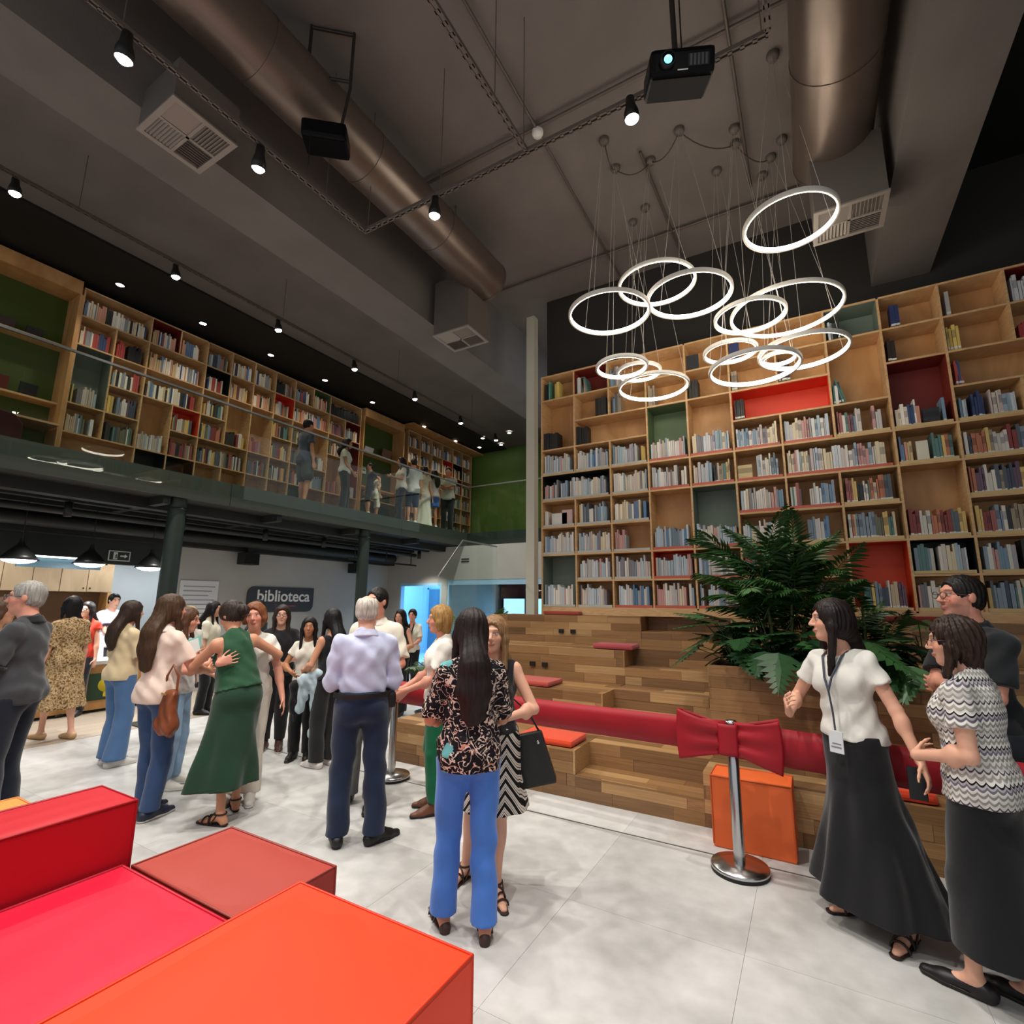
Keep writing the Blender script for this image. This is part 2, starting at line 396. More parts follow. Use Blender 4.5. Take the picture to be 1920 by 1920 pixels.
def bookcase(name, wall, us, zs, depth, front, cells, label, cat='bookcase', plinth=None):
    """us: bay lines along the wall, zs: shelf lines from the top down; cells: (r0, r1, c0, c1, lining, [fills], ledge)"""
    root = empty(name, (0, 0, 0)); tag(root, label, cat)
    nr, nc = len(zs)-1, len(us)-1
    own = [[-1]*nc for _ in range(nr)]
    for k, ce in enumerate(cells):
        for r in range(ce[0], ce[1]+1):
            for c in range(ce[2], ce[3]+1): own[r][c] = k
    th = .011
    def B(nm, m, u0, u1, d0, d1, z0, z1, color=None):
        """d measured into the wall from the front face"""
        if wall == 'R': return piece(nm, m, root, u0, u1, front+d0, front+d1, z0, z1, color)
        return piece(nm, m, root, front-d1, front-d0, u0, u1, z0, z1, color)
    for r in range(nr+1):           # shelves
        c = 0
        while c < nc:
            def solid(c): return r in (0, nr) or own[r-1][c] != own[r][c] or own[r][c] < 0
            if not solid(c): c += 1; continue
            e = c
            while e+1 < nc and solid(e+1) and e-c < 3: e += 1
            B('shelf', m_plyedge, us[c]-(th if c == 0 else -th), us[e+1]-th if e+1 < nc else us[e+1]+th, 0, depth-.012, zs[r]-th, zs[r]+th)
            c = e+1
    for c in range(nc+1):           # uprights
        r = 0
        while r < nr:
            def solidv(r): return c in (0, nc) or own[r][c-1] != own[r][c] or own[r][c] < 0
            if not solidv(r): r += 1; continue
            e = r
            while e+1 < nr and solidv(e+1): e += 1
            B('upright', m_plyedge, us[c]-th, us[c]+th, .0015, depth-.013, zs[e+1]+th*.5, zs[r]-th*.5)
            r = e+1
    for k, ce in enumerate(cells):
        r0, r1, c0, c1, lin, fills = ce[:6]; ledge = ce[6] if len(ce) > 6 else None
        u0, u1, z1, z0 = us[c0]+th, us[c1+1]-th, zs[r0]-th, zs[r1+1]+th
        if lin:
            m = mat(lin+'_lacquer', LINING[lin], .5)
            B('bay_back', m, u0, u1, depth-.012, depth, z0, z1)
            mb = MB()
            for (a, b, c_, d_) in ((u0, u0+.004, z0, z1), (u1-.004, u1, z0, z1), (u0, u1, z0, z0+.004), (u0, u1, z1-.004, z1)):
                if wall == 'R': mb.box(a, b, front+.012, front+depth-.013, c_, d_)
                else: mb.box(front-depth+.013, front-.012, a, b, c_, d_)
            mb.build('bay_lining', m, root)
        else:
            n = c1-c0+1
            B('bay_back', m_ply, u0-th, u1+th, depth-.012, depth, z0-th, z1+th)
        for f in fills:
            if f[0] == 'face':
                face_book(wall, u0+(u1-u0)*f[1], f[2], z0, f[3], f[4], r1, c0)
            else:
                pal = f[0]; frac = f[1] if len(f) > 1 else (.02, .98); kw = f[2] if len(f) > 2 else {}
                fill(wall, u0, u1, z0+.004, min(z1-z0, .375), pal, frac, r1, c0, **kw)
        if ledge:
            B('book_ledge', LEDGE[ledge], u0+.004, u0+(u1-u0)*.97, .012, .022, z0+.001, z0+.034)
    if plinth: B('plinth', m_plyedge, us[0]-th, us[-1]+th, .0, depth, plinth, zs[-1]-th)
    return root
# --- the tall one above the tiered seating
FRONT_R = 6.57
us = [-3.30+.53*i for i in range(12)]
zs = [5.045, 4.655, 4.257, 3.870, 3.485, 3.092, 2.700, 2.302, 1.932, 1.562]
tall = dict(hr=(.62, .85)); thick = dict(wr=(.03, .05), hr=(.68, .8))
cells = [
 (0, 0, 0, 0, None, [('teal', (.05, .3)), ('yellow', (.36, .62), thick)]), (0, 0, 1, 1, 'maroon', [('mix', (.03, .45), dict(lean_end=True))]),
 (0, 0, 2, 2, None, [('pale', (.0, .3))]), (0, 0, 3, 3, None, []), (0, 0, 4, 4, None, [('face', .17, .15, .22, '2a2c30'), ('pale', (.3, .34))]),
 (0, 0, 5, 5, None, [('face', .13, .12, .25, '2f3a66')]), (0, 0, 6, 6, None, [('red', (.0, .15), thick)]), (0, 0, 7, 7, 'grey', [('pale', (.03, .2)), ('dark', (.22, .32))]),
 (0, 0, 8, 8, None, [('blue', (.03, .14), thick), ('navy', (.16, .38), thick)]), (0, 0, 9, 9, None, [('blue', (.06, .22), thick)]), (0, 0, 10, 10, 'maroon', [('navy', (.05, .6))]),
 (1, 2, 0, 0, None, [('dark', (.0, .52), thick)]), (1, 1, 1, 1, None, [('dark', (.58, .96), thick)]), (1, 1, 2, 2, None, [('mix', (.04, .34))]),
 (1, 1, 3, 3, None, [('mix', (.0, .25))]), (1, 1, 4, 4, None, [('dark', (.02, .32), thick)]), (1, 1, 5, 5, None, [('mix', (.0, .26), thick)]),
 (1, 1, 6, 6, None, [('dark', (.0, .3))]), (1, 2, 7, 7, None, [('teal', (.0, .3), dict(lean_end=True))]), (1, 1, 8, 8, None, [('tan', (.03, .3), thick)]),
 (1, 1, 9, 9, None, [('yellow', (.0, .3))]), (1, 1, 10, 10, None, [('red', (.05, .95), dict(hr=(.4, .5)))]),
 (2, 2, 1, 2, None, [('dark', (.0, .2), thick)]), (2, 3, 3, 3, 'green', [('pale', (.02, .97))], 'r'), (2, 3, 4, 4, None, [('pale', (.03, .97))], 'r'),
 (2, 2, 5, 6, 'red', [('dark', (.012, .15), dict(wr=(.018, .022), hr=(.72, .74)))]), (2, 3, 8, 8, 'maroon', [('bright', (.02, .5)), ('face', .64, .14, .19, '2b2b2d'), ('pale', (.8, .92))], 'y'),
 (2, 2, 9, 10, None, [('bright', (.02, .14), dict(lean_end=True))]),
 (3, 3, 0, 0, None, [('pale', (.02, .92))], 'b'), (3, 3, 1, 1, None, [('blue', (.02, .97))], 'b'), (3, 3, 2, 2, None, [('pale', (.02, .8)), ('yellow', (.8, .97))], 'b'),
 (3, 3, 5, 5, None, [('pale', (.02, .97))], 'r'), (3, 3, 6, 6, None, [('pale', (.02, .95))], 'r'), (3, 3, 7, 7, None, [('mix', (.02, .55)), ('yellow', (.57, .62)), ('pale', (.66, .9))], 'y'),
 (3, 3, 9, 9, None, [('pale', (.03, .2)), ('navy', (.22, .45)), ('pale', (.5, .95))], 'y'), (3, 3, 10, 10, None, [('mix',)], 'y'),
 (4, 4, 0, 1, 'dark', [('pale', (.01, .26)), ('blue', (.26, .4)), ('pale', (.4, .95))], 'b'), (4, 4, 2, 2, None, [('pale',)], 'b'), (4, 4, 3, 3, None, [('pale', (.02, .75)), ('blue', (.76, .95))], 'r'),
 (4, 4, 4, 4, None, [('pale', (.02, .5)), ('mix', (.5, .95))], 'r'), (4, 4, 5, 5, None, [('face', .18, .16, .2, 'c9b483'), ('blue', (.42, .95))], 'r'), (4, 4, 6, 7, None, [('pale', (.01, .95))], 'r'),
 (4, 4, 8, 8, None, [('bright', (.02, .3)), ('face', .42, .1, .24, 'd8d4c0'), ('mix', (.56, .95))], 'y'), (4, 4, 9, 9, None, [('mix',)], 'y'), (4, 4, 10, 10, None, [('mix',)], 'y'),
 (5, 5, 0, 0, None, [('pale', (.02, .2)), ('face', .5, .24, .2, 'd6d3cc'), ('face', .74, .16, .24, 'c7a9a4'), ('pale', (.88, .97))], 'b'), (5, 5, 1, 1, None, [('mix', (.05, .5)), ('pale', (.5, .92))], 'b'),
 (5, 5, 2, 2, None, [('bright', (.03, .8)), ('blue', (.8, .95), thick)], 'b'), (5, 6, 3, 3, None, [('blue', (.03, .95))], 'r'), (5, 6, 4, 4, 'grey', [('pale',)], 'r'), (5, 5, 5, 5, None, [('pale',)], 'r'),
 (5, 5, 6, 6, None, [('mix', (.02, .3)), ('blue', (.4, .95))], 'r'), (5, 5, 7, 7, None, [('mix', (.04, .93))], 'y'), (5, 6, 8, 8, None, [('mix', (.02, .97))], 'y'), (5, 5, 9, 9, None, [('mix',)], 'y'), (5, 5, 10, 10, None, [('mix',)], 'y'),
 (6, 6, 0, 0, None, [('pale',)], 'b'), (6, 6, 1, 1, None, [('pale',)], 'b'), (6, 6, 2, 2, None, [('pale', (.02, .4))], 'b'), (6, 6, 5, 5, None, [('pale',)], 'r'), (6, 6, 6, 6, None, [('blue', (.3, .8))], 'y'),
 (6, 6, 7, 7, None, [('mix', (.02, .95))], 'y'), (6, 6, 9, 9, None, [('mix',)], 'y'), (6, 6, 10, 10, None, [('mix',)], 'y'),
 (7, 8, 0, 0, 'grey', [('pale', (.02, .95))], 'b'), (7, 7, 1, 1, None, [('pale', (.05, .97))], 'b'), (7, 7, 2, 2, None, [('pale',)], 'b'), (7, 7, 3, 3, 'red', [('pale',)], 'r'), (7, 7, 4, 4, None, [('blue',)], 'r'),
 (7, 7, 5, 5, None, [('bright', (.02, .6))], 'r'), (7, 7, 6, 6, None, [], 'y'), (7, 8, 7, 7, 'orange', [('mix', (.16, .92))], 'y'), (7, 7, 8, 8, 'dark', [('mix', (.03, .4)), ('pale', (.42, .93))], 'y'),
 (7, 7, 9, 9, None, [('pale', (.05, .6)), ('mix', (.6, .95))], 'y'), (7, 7, 10, 10, None, [('mix',)], 'y'),
 (8, 8, 1, 1, None, [('pale', (.05, .85))], 'b'), (8, 8, 2, 2, None, [('blue', (.08, .92))], 'r'), (8, 8, 3, 3, None, [('pale', (.02, .8)), ('blue', (.8, .97))], 'r'), (8, 8, 4, 4, None, [('pale', (.02, .2)), ('blue', (.2, .95))], 'r'),
 (8, 8, 5, 5, None, [('mix',)], 'r'), (8, 8, 6, 6, None, [('mix', (.3, .7))], 'y'), (8, 8, 8, 8, None, [('pale', (.02, .6))], 'y'), (8, 8, 9, 9, None, [('mix', (.02, .8), dict(lean_end=True))], 'y'), (8, 8, 10, 10, None, [('mix',)], 'y'),
]
bookcase('bookcase', 'R', us, zs, .34, FRONT_R, cells, 'wall high plywood bookcase above the tiered seats with red and green bays', plinth=1.467)
# --- the one on the mezzanine, in two runs either side of a green niche
FRONT_L = -9.5
zl = [6.47, 6.01, 5.54, 5.04, 4.58, 4.12, 3.66, 3.42]
ul = [2.9+.4833*i for i in range(13)]
cl = [
 (0, 0, 0, 1, None, [('bright', (.01, .97))]), (0, 0, 2, 2, 'maroon', [('bright', (.05, .9))]), (0, 0, 3, 3, None, [('bright', (.05, .8))]), (0, 0, 4, 4, None, [('mix', (.05, .9))]), (0, 0, 5, 5, None, [('bright', (.05, .95))]),
 (0, 0, 6, 6, None, [('bright', (.03, .9))]), (0, 0, 7, 7, None, [('dark', (.02, .5)), ('mix', (.5, .97))]), (0, 0, 8, 8, None, [('bright', (.05, .9))]), (0, 0, 9, 9, 'green', [('bright', (.05, .9))]), (0, 0, 10, 11, None, [('dark', (.02, .95))]),
 (1, 1, 0, 0, None, [('bright', (.03, .92))]), (1, 1, 1, 1, None, [('bright', (.05, .4)), ('dark', (.4, .9))]), (1, 1, 2, 3, None, [('bright', (.03, .95))]), (1, 1, 4, 4, 'dark', [('bright', (.1, .8))]), (1, 1, 5, 5, None, [('mix', (.03, .85))]),
 (1, 1, 6, 6, None, [('bright', (.03, .9))]), (1, 1, 7, 7, 'red', [('mix', (.05, .8))]), (1, 1, 8, 9, None, [('bright', (.02, .95))]), (1, 1, 10, 10, None, [('mix', (.05, .9))]), (1, 1, 11, 11, 'maroon', [('bright', (.05, .9))]),
 (2, 3, 0, 0, 'grey', [('mix', (.05, .2)), ('pale', (.2, .85))]), (2, 2, 1, 1, None, [('bright', (.05, .92))]), (2, 2, 2, 3, None, [('bright', (.02, .8)), ('red', (.8, .9))]), (2, 2, 4, 4, None, [('mix', (.08, .9))]), (2, 3, 5, 5, None, [('dark', (.05, .5)), ('mix', (.5, .95))]),
 (2, 3, 6, 6, None, [('mix', (.03, .6))]), (2, 2, 7, 7, None, [('mix', (.03, .9))]), (2, 2, 8, 8, None, [('mix', (.03, .9))]), (2, 3, 9, 9, None, [('mix', (.4, .9))]), (2, 2, 10, 10, None, [('mix', (.1, .9))]), (2, 4, 11, 11, 'maroon', [('pale', (.2, .9))]),
 (3, 3, 1, 1, None, [('yellow', (.02, .26), thick), ('mix', (.3, .95))]), (3, 4, 2, 2, None, [('pale', (.02, .9))]), (3, 3, 3, 3, 'red', [('mix', (.05, .85))]), (3, 3, 4, 4, None, [('mix', (.05, .9))]), (3, 3, 7, 7, None, [('mix', (.05, .9))]),
 (3, 3, 8, 8, None, [('mix', (.05, .9))]), (3, 4, 10, 10, None, [('mix', (.05, .8))]),
 (4, 4, 0, 0, None, [('mix', (.03, .6)), ('blue', (.68, .86), thick)]), (4, 4, 1, 1, None, [('dark', (.08, .3)), ('mix', (.3, .95))]), (4, 4, 3, 3, None, [('mix', (.05, .95))]), (4, 4, 4, 5, None, [('mix', (.02, .95))]), (4, 4, 6, 6, None, [('mix', (.03, .9))]),
 (4, 4, 7, 7, None, [('mix', (.03, .9))]), (4, 4, 8, 8, None, [('mix', (.03, .9))]), (4, 4, 9, 9, None, [('mix', (.03, .9))]),
 (5, 6, 0, 1, None, []), (5, 6, 2, 2, 'dark', []), (5, 6, 3, 3, 'dark', []), (5, 6, 4, 4, None, [('mix',)]), (5, 6, 5, 5, None, [('mix',)]), (5, 6, 6, 6, None, [('mix',)]), (5, 6, 7, 7, None, [('mix',)]), (5, 6, 8, 8, 'green', [('mix',)]), (5, 6, 9, 9, None, [('mix',)]), (5, 6, 10, 10, None, [('mix',)]), (5, 6, 11, 11, None, [('mix',)]),
]
bookcase('bookcase', 'L', ul, zl, .34, FRONT_L, cl, 'long plywood bookcase on the mezzanine between two green niches')
ur = [10.5+.525*i for i in range(7)]
cr = []
for r in range(7):
    for c in range(6):
        lin = {(1, 3): 'red', (1, 4): 'dark', (3, 1): 'maroon', (2, 4): 'maroon'}.get((r, c))
        cr.append((r, r, c, c, lin, [(('bright' if r < 2 else 'mix'), (.04, .92))]))
bookcase('bookcase', 'L', ur, zl, .34, FRONT_L, cr, 'shorter plywood bookcase at the far end of the mezzanine behind the group')
# --- the green niches and their wooden frames
def niche(y0, y1, label, frame_left, frame_right):
    t = empty('study_niche', (0, 0, 0)); tag(t, label, 'niche')
    piece('back_panel', m_green, t, -9.86, -9.84, y0, y1, 3.42, 6.47)
    piece('header_board', m_ply, t, -9.84, -9.42, y0, y1+.02, 6.30, 6.52)
    if frame_left: piece('side_board', m_ply, t, -9.84, -9.42, y0-.03, y0, 3.42, 6.30)
    if frame_right: piece('side_board', m_ply, t, -9.84, -9.42, y1, y1+.05, 3.42, 6.30)
    for z in (5.46, 4.54): piece('wall_shelf', m_plyedge, t, -9.84, -9.58, y0, y1, z-.03, z)
    piece('desk_top', m_plyedge, t, -9.84, -9.3, y0+.02, y1-.02, 4.12, 4.15)
    return t
niche(.4, 2.82, 'green backed study niche with wooden shelves at the near end of the mezzanine', True, True)
niche(8.76, 10.2, 'green backed study niche with a wall shelf midway along the mezzanine', True, True)
piece('header_board', m_ply, tag(empty('shelf_canopy'), 'plywood canopy board over the far end of the mezzanine shelves', 'canopy'), -9.84, -9.1, 10.2, 14.0, 6.5, 6.54)
# things standing in the niches
def display_book(loc, w, h, col, band, label, rz=math.pi/2):
    t = empty('display_book', loc, rz); tag(t, label, 'book')
    MB().obox((0, 0, h/2), (w/2, 0, 0), (0, .012, .004), (0, -.03, h/2)).build('cover', mat('cover_'+col, col, .5), t)
    MB().obox((0, -.016, h*.8), (w*.42, 0, 0), (0, .003, 0), (0, -.008, h*.12)).build('title_band', mat('cover_'+band, band, .5), t)
    MB().box(-.05, .05, -.06, .05, -.002, .006).build('easel', mat('clear_plastic', 'b0b0b0', .2), t)
    return t
display_book((-9.7, 2.18, 4.545), .2, .22, '6a2a24', 'c8b8a8', 'red covered book stood on the middle shelf of near green niche')
display_book((-9.7, 2.5, 4.545), .2, .2, '23262a', 'b5b5b0', 'black covered book stood beside the red one in near green niche')
display_book((-9.7, 2.15, 5.465), .16, .16, '3a2a28', 'b8a8a0', 'small dark book on upper shelf of the near green niche')
display_book((-9.7, 2.45, 5.465), .18, .14, '1d2022', '8a8c8c', 'small black book beside the upright of the near green niche')
display_book((-9.7, 9.2, 5.465), .3, .16, 'c9cdd0', '8a9094', 'pale picture book on the shelf of the far green niche')
display_book((-9.7, 9.85, 5.465), .34, .26, '7a5a44', 'b99a80', 'brown picture book on the shelf of the far green niche')
# upholstered seat back seen above the mezzanine edge
t = empty('lounge_chair', (-8.9, 1.75, 3.41)); tag(t, 'dark maroon lounge chair back showing over the mezzanine edge', 'chair')
bpoly = [(-.55, .1), (-.55, .5), (-.45, .62), (0, .66), (.45, .62), (.55, .5), (.55, .1)]
MB().prism([(a, b) for a, b in bpoly], 'x', -.07, .07).build('backrest', mat('maroon_fabric', '4a221d', .9), t, bevel=.02)
MB().box(-.6, -.07, -.55, .55, .15, .36).build('seat', mat('maroon_fabric', '4a221d', .9), t, bevel=.03)
for sx in (-.55, -.1):
    for sy in (-.5, .5): MB().lathe([(.015, 0), (.022, .15)], (sx, sy, 0), 8).build('leg', m_black, t)
# exit sign on the niche wall
t = empty('exit_sign', (-9.83, 9.1, 5.02)); tag(t, 'small green and white exit sign in the far green niche', 'sign')
MB().box(0, .012, -.16, .16, -.09, .09).build('plate', mat('white_sign', 'd5dbd5', .5), t)
MB().box(.012, .014, -.13, -.01, -.06, .06).box(.012, .014, .04, .13, -.02, .02).build('pictogram', mat('sign_green', '1e5c3c', .5), t)
# --- books: the 300 that show largest are things, the rest one mass
def book_mat(attr):
    m = bpy.data.materials.new('book_cover' if not attr else 'book_covers'); m.use_nodes = True
    nt = m.node_tree; b = nt.nodes['Principled BSDF']; b.inputs['Roughness'].default_value = .5
    if attr:
        s = nt.nodes.new('ShaderNodeAttribute'); s.attribute_name = 'Col'
        nt.links.new(s.outputs['Color'], b.inputs['Base Color'])
        return m
    s = nt.nodes.new('ShaderNodeObjectInfo'); tc = nt.nodes.new('ShaderNodeTexCoord'); sp = nt.nodes.new('ShaderNodeSeparateXYZ')
    nt.links.new(tc.outputs['Object'], sp.inputs[0])
    def band(lo, hi):
        a = nt.nodes.new('ShaderNodeMath'); a.operation = 'GREATER_THAN'; a.inputs[1].default_value = lo
        c = nt.nodes.new('ShaderNodeMath'); c.operation = 'LESS_THAN'; c.inputs[1].default_value = hi
        d = nt.nodes.new('ShaderNodeMath'); d.operation = 'MULTIPLY'
        nt.links.new(sp.outputs[2], a.inputs[0]); nt.links.new(sp.outputs[2], c.inputs[0])
        nt.links.new(a.outputs[0], d.inputs[0]); nt.links.new(c.outputs[0], d.inputs[1]); return d.outputs[0]
    mx = nt.nodes.new('ShaderNodeMixRGB'); mx.inputs[2].default_value = rgb('dcd8cc')
    nt.links.new(band(.08, .17), mx.inputs[0]); nt.links.new(s.outputs['Color'], mx.inputs[1])
    dk = nt.nodes.new('ShaderNodeMixRGB'); dk.blend_type = 'MULTIPLY'; dk.inputs[2].default_value = (.55, .55, .6, 1)
    nt.links.new(band(.5, .8), dk.inputs[0]); nt.links.new(mx.outputs[0], dk.inputs[1])
    fac = nt.nodes.new('ShaderNodeMath'); fac.operation = 'GREATER_THAN'; fac.inputs[1].default_value = .55
    nt.links.new(s.outputs['Random'], fac.inputs[0])
    fin = nt.nodes.new('ShaderNodeMixRGB'); nt.links.new(fac.outputs[0], fin.inputs[0])
    nt.links.new(mx.outputs[0], fin.inputs[1]); nt.links.new(dk.outputs[0], fin.inputs[2])
    nt.links.new(fin.outputs[0], b.inputs['Base Color'])
    return m
# unit book: x thickness, y depth (spine at 0), z height
BOOK = bpy.data.meshes.new('book')
_b = MB().box(-.5, -.42, 0, 1, 0, 1).box(.42, .5, 0, 1, 0, 1).box(-.5, .5, -.02, .04, 0, 1).box(-.42, .42, .04, .97, .02, .97)
BOOK.from_pydata(_b.v, [], _b.f); BOOK.update()
BOOK.materials.append(book_mat(False)); BOOK.materials.append(mat('page_edges', 'd5ccb4', .9))
BOOK.polygons.foreach_set('material_index', [0]*18+[1]*6)
def colour_word(c):
    r, g, b = [max(1e-4, x)**(1/2.2) for x in c[:3]]
    v = max(r, g, b); s = (v-min(r, g, b))/v
    if v < .25: return 'black'
    if s < .10: return 'white' if v > .82 else ('light grey' if v > .68 else 'grey')
    import colorsys
    h = colorsys.rgb_to_hsv(r, g, b)[0]*360
    n = 'red' if h < 14 or h > 340 else 'orange' if h < 32 else 'tan' if h < 46 else 'yellow' if h < 65 else 'green' if h < 160 else 'teal' if h < 192 else 'blue' if h < 255 else 'purple'
    if n == 'tan' and s < .25: n = 'cream'
    if n in ('red', 'orange') and s < .3: n = 'pinkish'
    return ('dark ' if v < .42 else 'pale ' if (s < .28 and n not in ('cream', 'pinkish')) else '')+n
def book_geom(bk):
    w, d, h = bk['w'], bk['d'], bk['h']
    if bk.get('face'): w, d = bk['w'], .03
    if bk['wall'] == 'R': p = (bk['u'], FRONT_R+.035, bk['z']); rz = 0
    else: p = (FRONT_L-.035, bk['u'], bk['z']); rz = math.pi/2
    return p, rz, (w, d, h)
right = [b for b in BOOKS if b['wall'] == 'R' and -.9 < b['u'] < 2.15]
def score(b):
    p = np.array([b['u'], FRONT_R, b['z']+b['h']/2])-np.array([0, 0, CAM_H])
    return b['w']*b['h']/(p@p)
vis = [b for b in right if not (b['row'] >= 5 and b['u'] < .15) and not (b['row'] >= 7 and b['u'] > .95)]
vis.sort(key=score, reverse=True)
single = vis[:300]
ids = {id(b) for b in single}
bycell = {}
for b in BOOKS:
    if b['wall'] == 'R': bycell.setdefault((b['row'], b['bay']), []).append(b)
for L_ in bycell.values():
    for i, b in enumerate(sorted(L_, key=lambda q: q['u'])): b['n'] = i
seen = {}
for b in single:
    p, rz, s = book_geom(b)
    o = link('book', BOOK, None, None, p, rz, s, b['col'])
    if b['lean']: o.rotation_euler = (0, b['lean'], rz)
    lab = '%s %s, %s from left in %s bay of the %s shelf row' % (colour_word(b['col']), 'display book' if b.get('face') else 'book', ordn(b['n']), ordn(b['bay']), ordn(b['row']))
    tag(o, lab, 'book', 'books on the tall bookcase')
V, Fc, C = [], [], []
for b in BOOKS:
    if id(b) in ids: continue
    p, rz, (w, d, h) = book_geom(b)
    c = b['col']
    k = len(V)
    for zz in (0, h):
        for yy in (0, d):
            for xx in (-w/2, w/2):
                x2 = xx+b['lean']*zz
                V.append((p[0]+x2, p[1]+yy, p[2]+zz) if rz == 0 else (p[0]-yy, p[1]+x2, p[2]+zz))
    q = [(0, 2, 3, 1), (4, 5, 7, 6), (0, 1, 5, 4), (2, 6, 7, 3), (0, 4, 6, 2), (1, 3, 7, 5)]
    for i, f in enumerate(q):
        Fc.append(tuple(k+j for j in f)); C += [rgb('cfc6ae') if i == 1 else c]*4
me = bpy.data.meshes.new('books'); me.from_pydata(V, [], Fc); me.update()
ca = me.color_attributes.new('Col', 'FLOAT_COLOR', 'CORNER'); ca.data.foreach_set('color', np.array(C, np.float32).ravel())
o = link('books', me, book_mat(True))
tag(o, 'remaining rows of small books filling the other shelves of both walls', 'books', kind='stuff')
# ------------------------------------------------------------------ tiered seating
PLANKC = ['86633f', '946f48', 'a07a50', '7b5939', 'a98459', '8d6a45', '836243', '98724b', '735437', 'af8c61']
m_plank = objcol_mat('oiled_oak_planks', .42, (1.2, 14, 14), .22)
m_core = mat('dark_plank_gap', '3a2a1a', .8)
TIER = [(4.29, .385), (5.00, .745), (5.72, 1.105), (6.42, 1.465)]
XA, XB = -3.95, 3.2
seat = empty('tiered_seating', (0, 0, 0)); tag(seat, 'stepped wooden seating of mixed brown planks below the tall bookcase', 'tiered seating')
WR = random.Random(5)
nplank = [0]
overflow = MB(); overcol = []
def plank(x0, x1, y0, y1, z0, z1, big=True):
    c = rgb(WR.choice(PLANKC)); k = WR.uniform(.9, 1.1); c = tuple(min(1, v*k) for v in c[:3])+(1,)
    if big and nplank[0] < 300:
        piece('plank', m_plank, seat, x0, x1, y0, y1, z0, z1, c); nplank[0] += 1
    else:
        overflow.box(x0, x1, y0, y1, z0, z1); overcol.append(c)
def riser(x0, x1, y, z0, z1, rows, big=True):
    """face of staggered planks on the plane y, facing the room"""
    h = (z1-z0)/rows
    for r in range(rows):
        x = x0-WR.uniform(0, .5)
        while x < x1:
            L = WR.uniform(.35, .85)
            a, b = max(x, x0), min(x+L, x1)
            if b-a > .01: plank(a+.0008, b-.0008, y-WR.choice([.014, .0155, .017]), y, z0+r*h+.0006, z0+(r+1)*h-.0006, big)
            x += L
def tread(x0, x1, y0, y1, z, rows, big=True):
    h = (y1-y0)/rows
    for r in range(rows):
        x = x0-WR.uniform(0, .5)
        while x < x1:
            L = WR.uniform(.5, 1.1)
            a, b = max(x, x0), min(x+L, x1)
            if b-a > .01: plank(a+.0008, b-.0008, y0+r*h+.0006, y0+(r+1)*h-.0006, z-.014, z-WR.choice([0, .001]), big)
            x += L
AX0, AX1 = -1.84, -.80     # the stair lane cut into the tiers
core = MB()
tops = [t[1] for t in TIER]; fronts = [t[0] for t in TIER]+[6.90]
z_prev = 0
for i, (yf, zt) in enumerate(TIER):
    yb = fronts[i+1]
    core.box(XA+.02, XB, yf+.001, yb, 0 if i == 0 else tops[i-1]-.05, zt-.0145)
    hs = (zt+z_prev)/2
    big = i < 2
    rows = 4
    if i < 3 or True:
        # full-height riser left and right of the stair lane
        riser(XA, AX0, yf, z_prev, zt, rows, big or i == 2)
        riser(AX1, 2.6, yf, z_prev, zt, rows, big)
        tread(XA, AX0, yf-.016, yb-.017, zt, 5, i < 2)
        tread(AX1, 2.6, yf-.016, yb-.017, zt, 5, i < 1)
        tread(AX0, AX1, yf+.34, yb-.017, zt, 3, i < 2)
        riser(AX0, AX1, yf+.34, hs, zt, 2, True)
    z_prev = zt
seatcore = MB()
z_prev = 0
for i, (yf, zt) in enumerate(TIER):
    yb = fronts[i+1]; hs = (zt+z_prev)/2
    z0 = 0 if i == 0 else tops[i-1]-.06
    seatcore.box(XA+.001, AX0-.015, yf, yb, z0, zt-.0145); seatcore.box(AX1+.015, 2.6, yf, yb, z0, zt-.0145)
    seatcore.box(AX0-.015, AX1+.015, yf+.34, yb, z0, zt-.0145)
    seatcore.box(AX0-.015, AX1+.015, yf, yf+.34, z0, hs-.0145)
    riser(AX0, AX1, yf, z_prev, hs, 2, True)
    tread(AX0, AX1, yf-.016, yf+.325, hs, 3, True)
    # cheeks of the lane
    for xs in (AX0, AX1):
        c = rgb(WR.choice(PLANKC)); s = -1 if xs == AX0 else 1
        piece('lane_cheek', m_plank, seat, xs-.015 if s < 0 else xs, xs if s < 0 else xs+.015, yf-.016, yf+.325, hs, zt-.0005, c)
    z_prev = zt
# end wall of the tiers towards the doorway
for i, (yf, zt) in enumerate(TIER):
    rows = 4; z0 = 0 if i == 0 else tops[i-1]
    for r in range(int(round(zt/.0925))):
        h = .0925
        piece('end_plank', m_plank, seat, XA-.0005, XA+.0005, yf, fronts[i+1], r*h, min(zt-.001, (r+1)*h-.001), rgb(WR.choice(PLANKC)))
seatcore.build('carcass', m_core, seat)
me = overflow.mesh('small_planks')
ca = me.color_attributes.new('Col', 'FLOAT_COLOR', 'CORNER')
ca.data.foreach_set('color', np.repeat(np.array(overcol, np.float32), 24, axis=0).ravel())
o = link('small_planks', me, objcol_mat('oiled_oak_planks_far', .42, (1.2, 14, 14), .22, attr='Col'), seat); o['kind'] = 'stuff'
# power sockets let into the risers
for (x, y, z) in [at(1053, 1183, y=6.4), at(1075, 1184, y=6.4), at(999, 1244, y=5.7), at(1022, 1246, y=5.7)]:
    MB().box(x-.035, x+.035, y-.02, y-.0, z-.025, z+.025).build('socket_plate', mat('black_socket', '1c1a18', .4), seat)

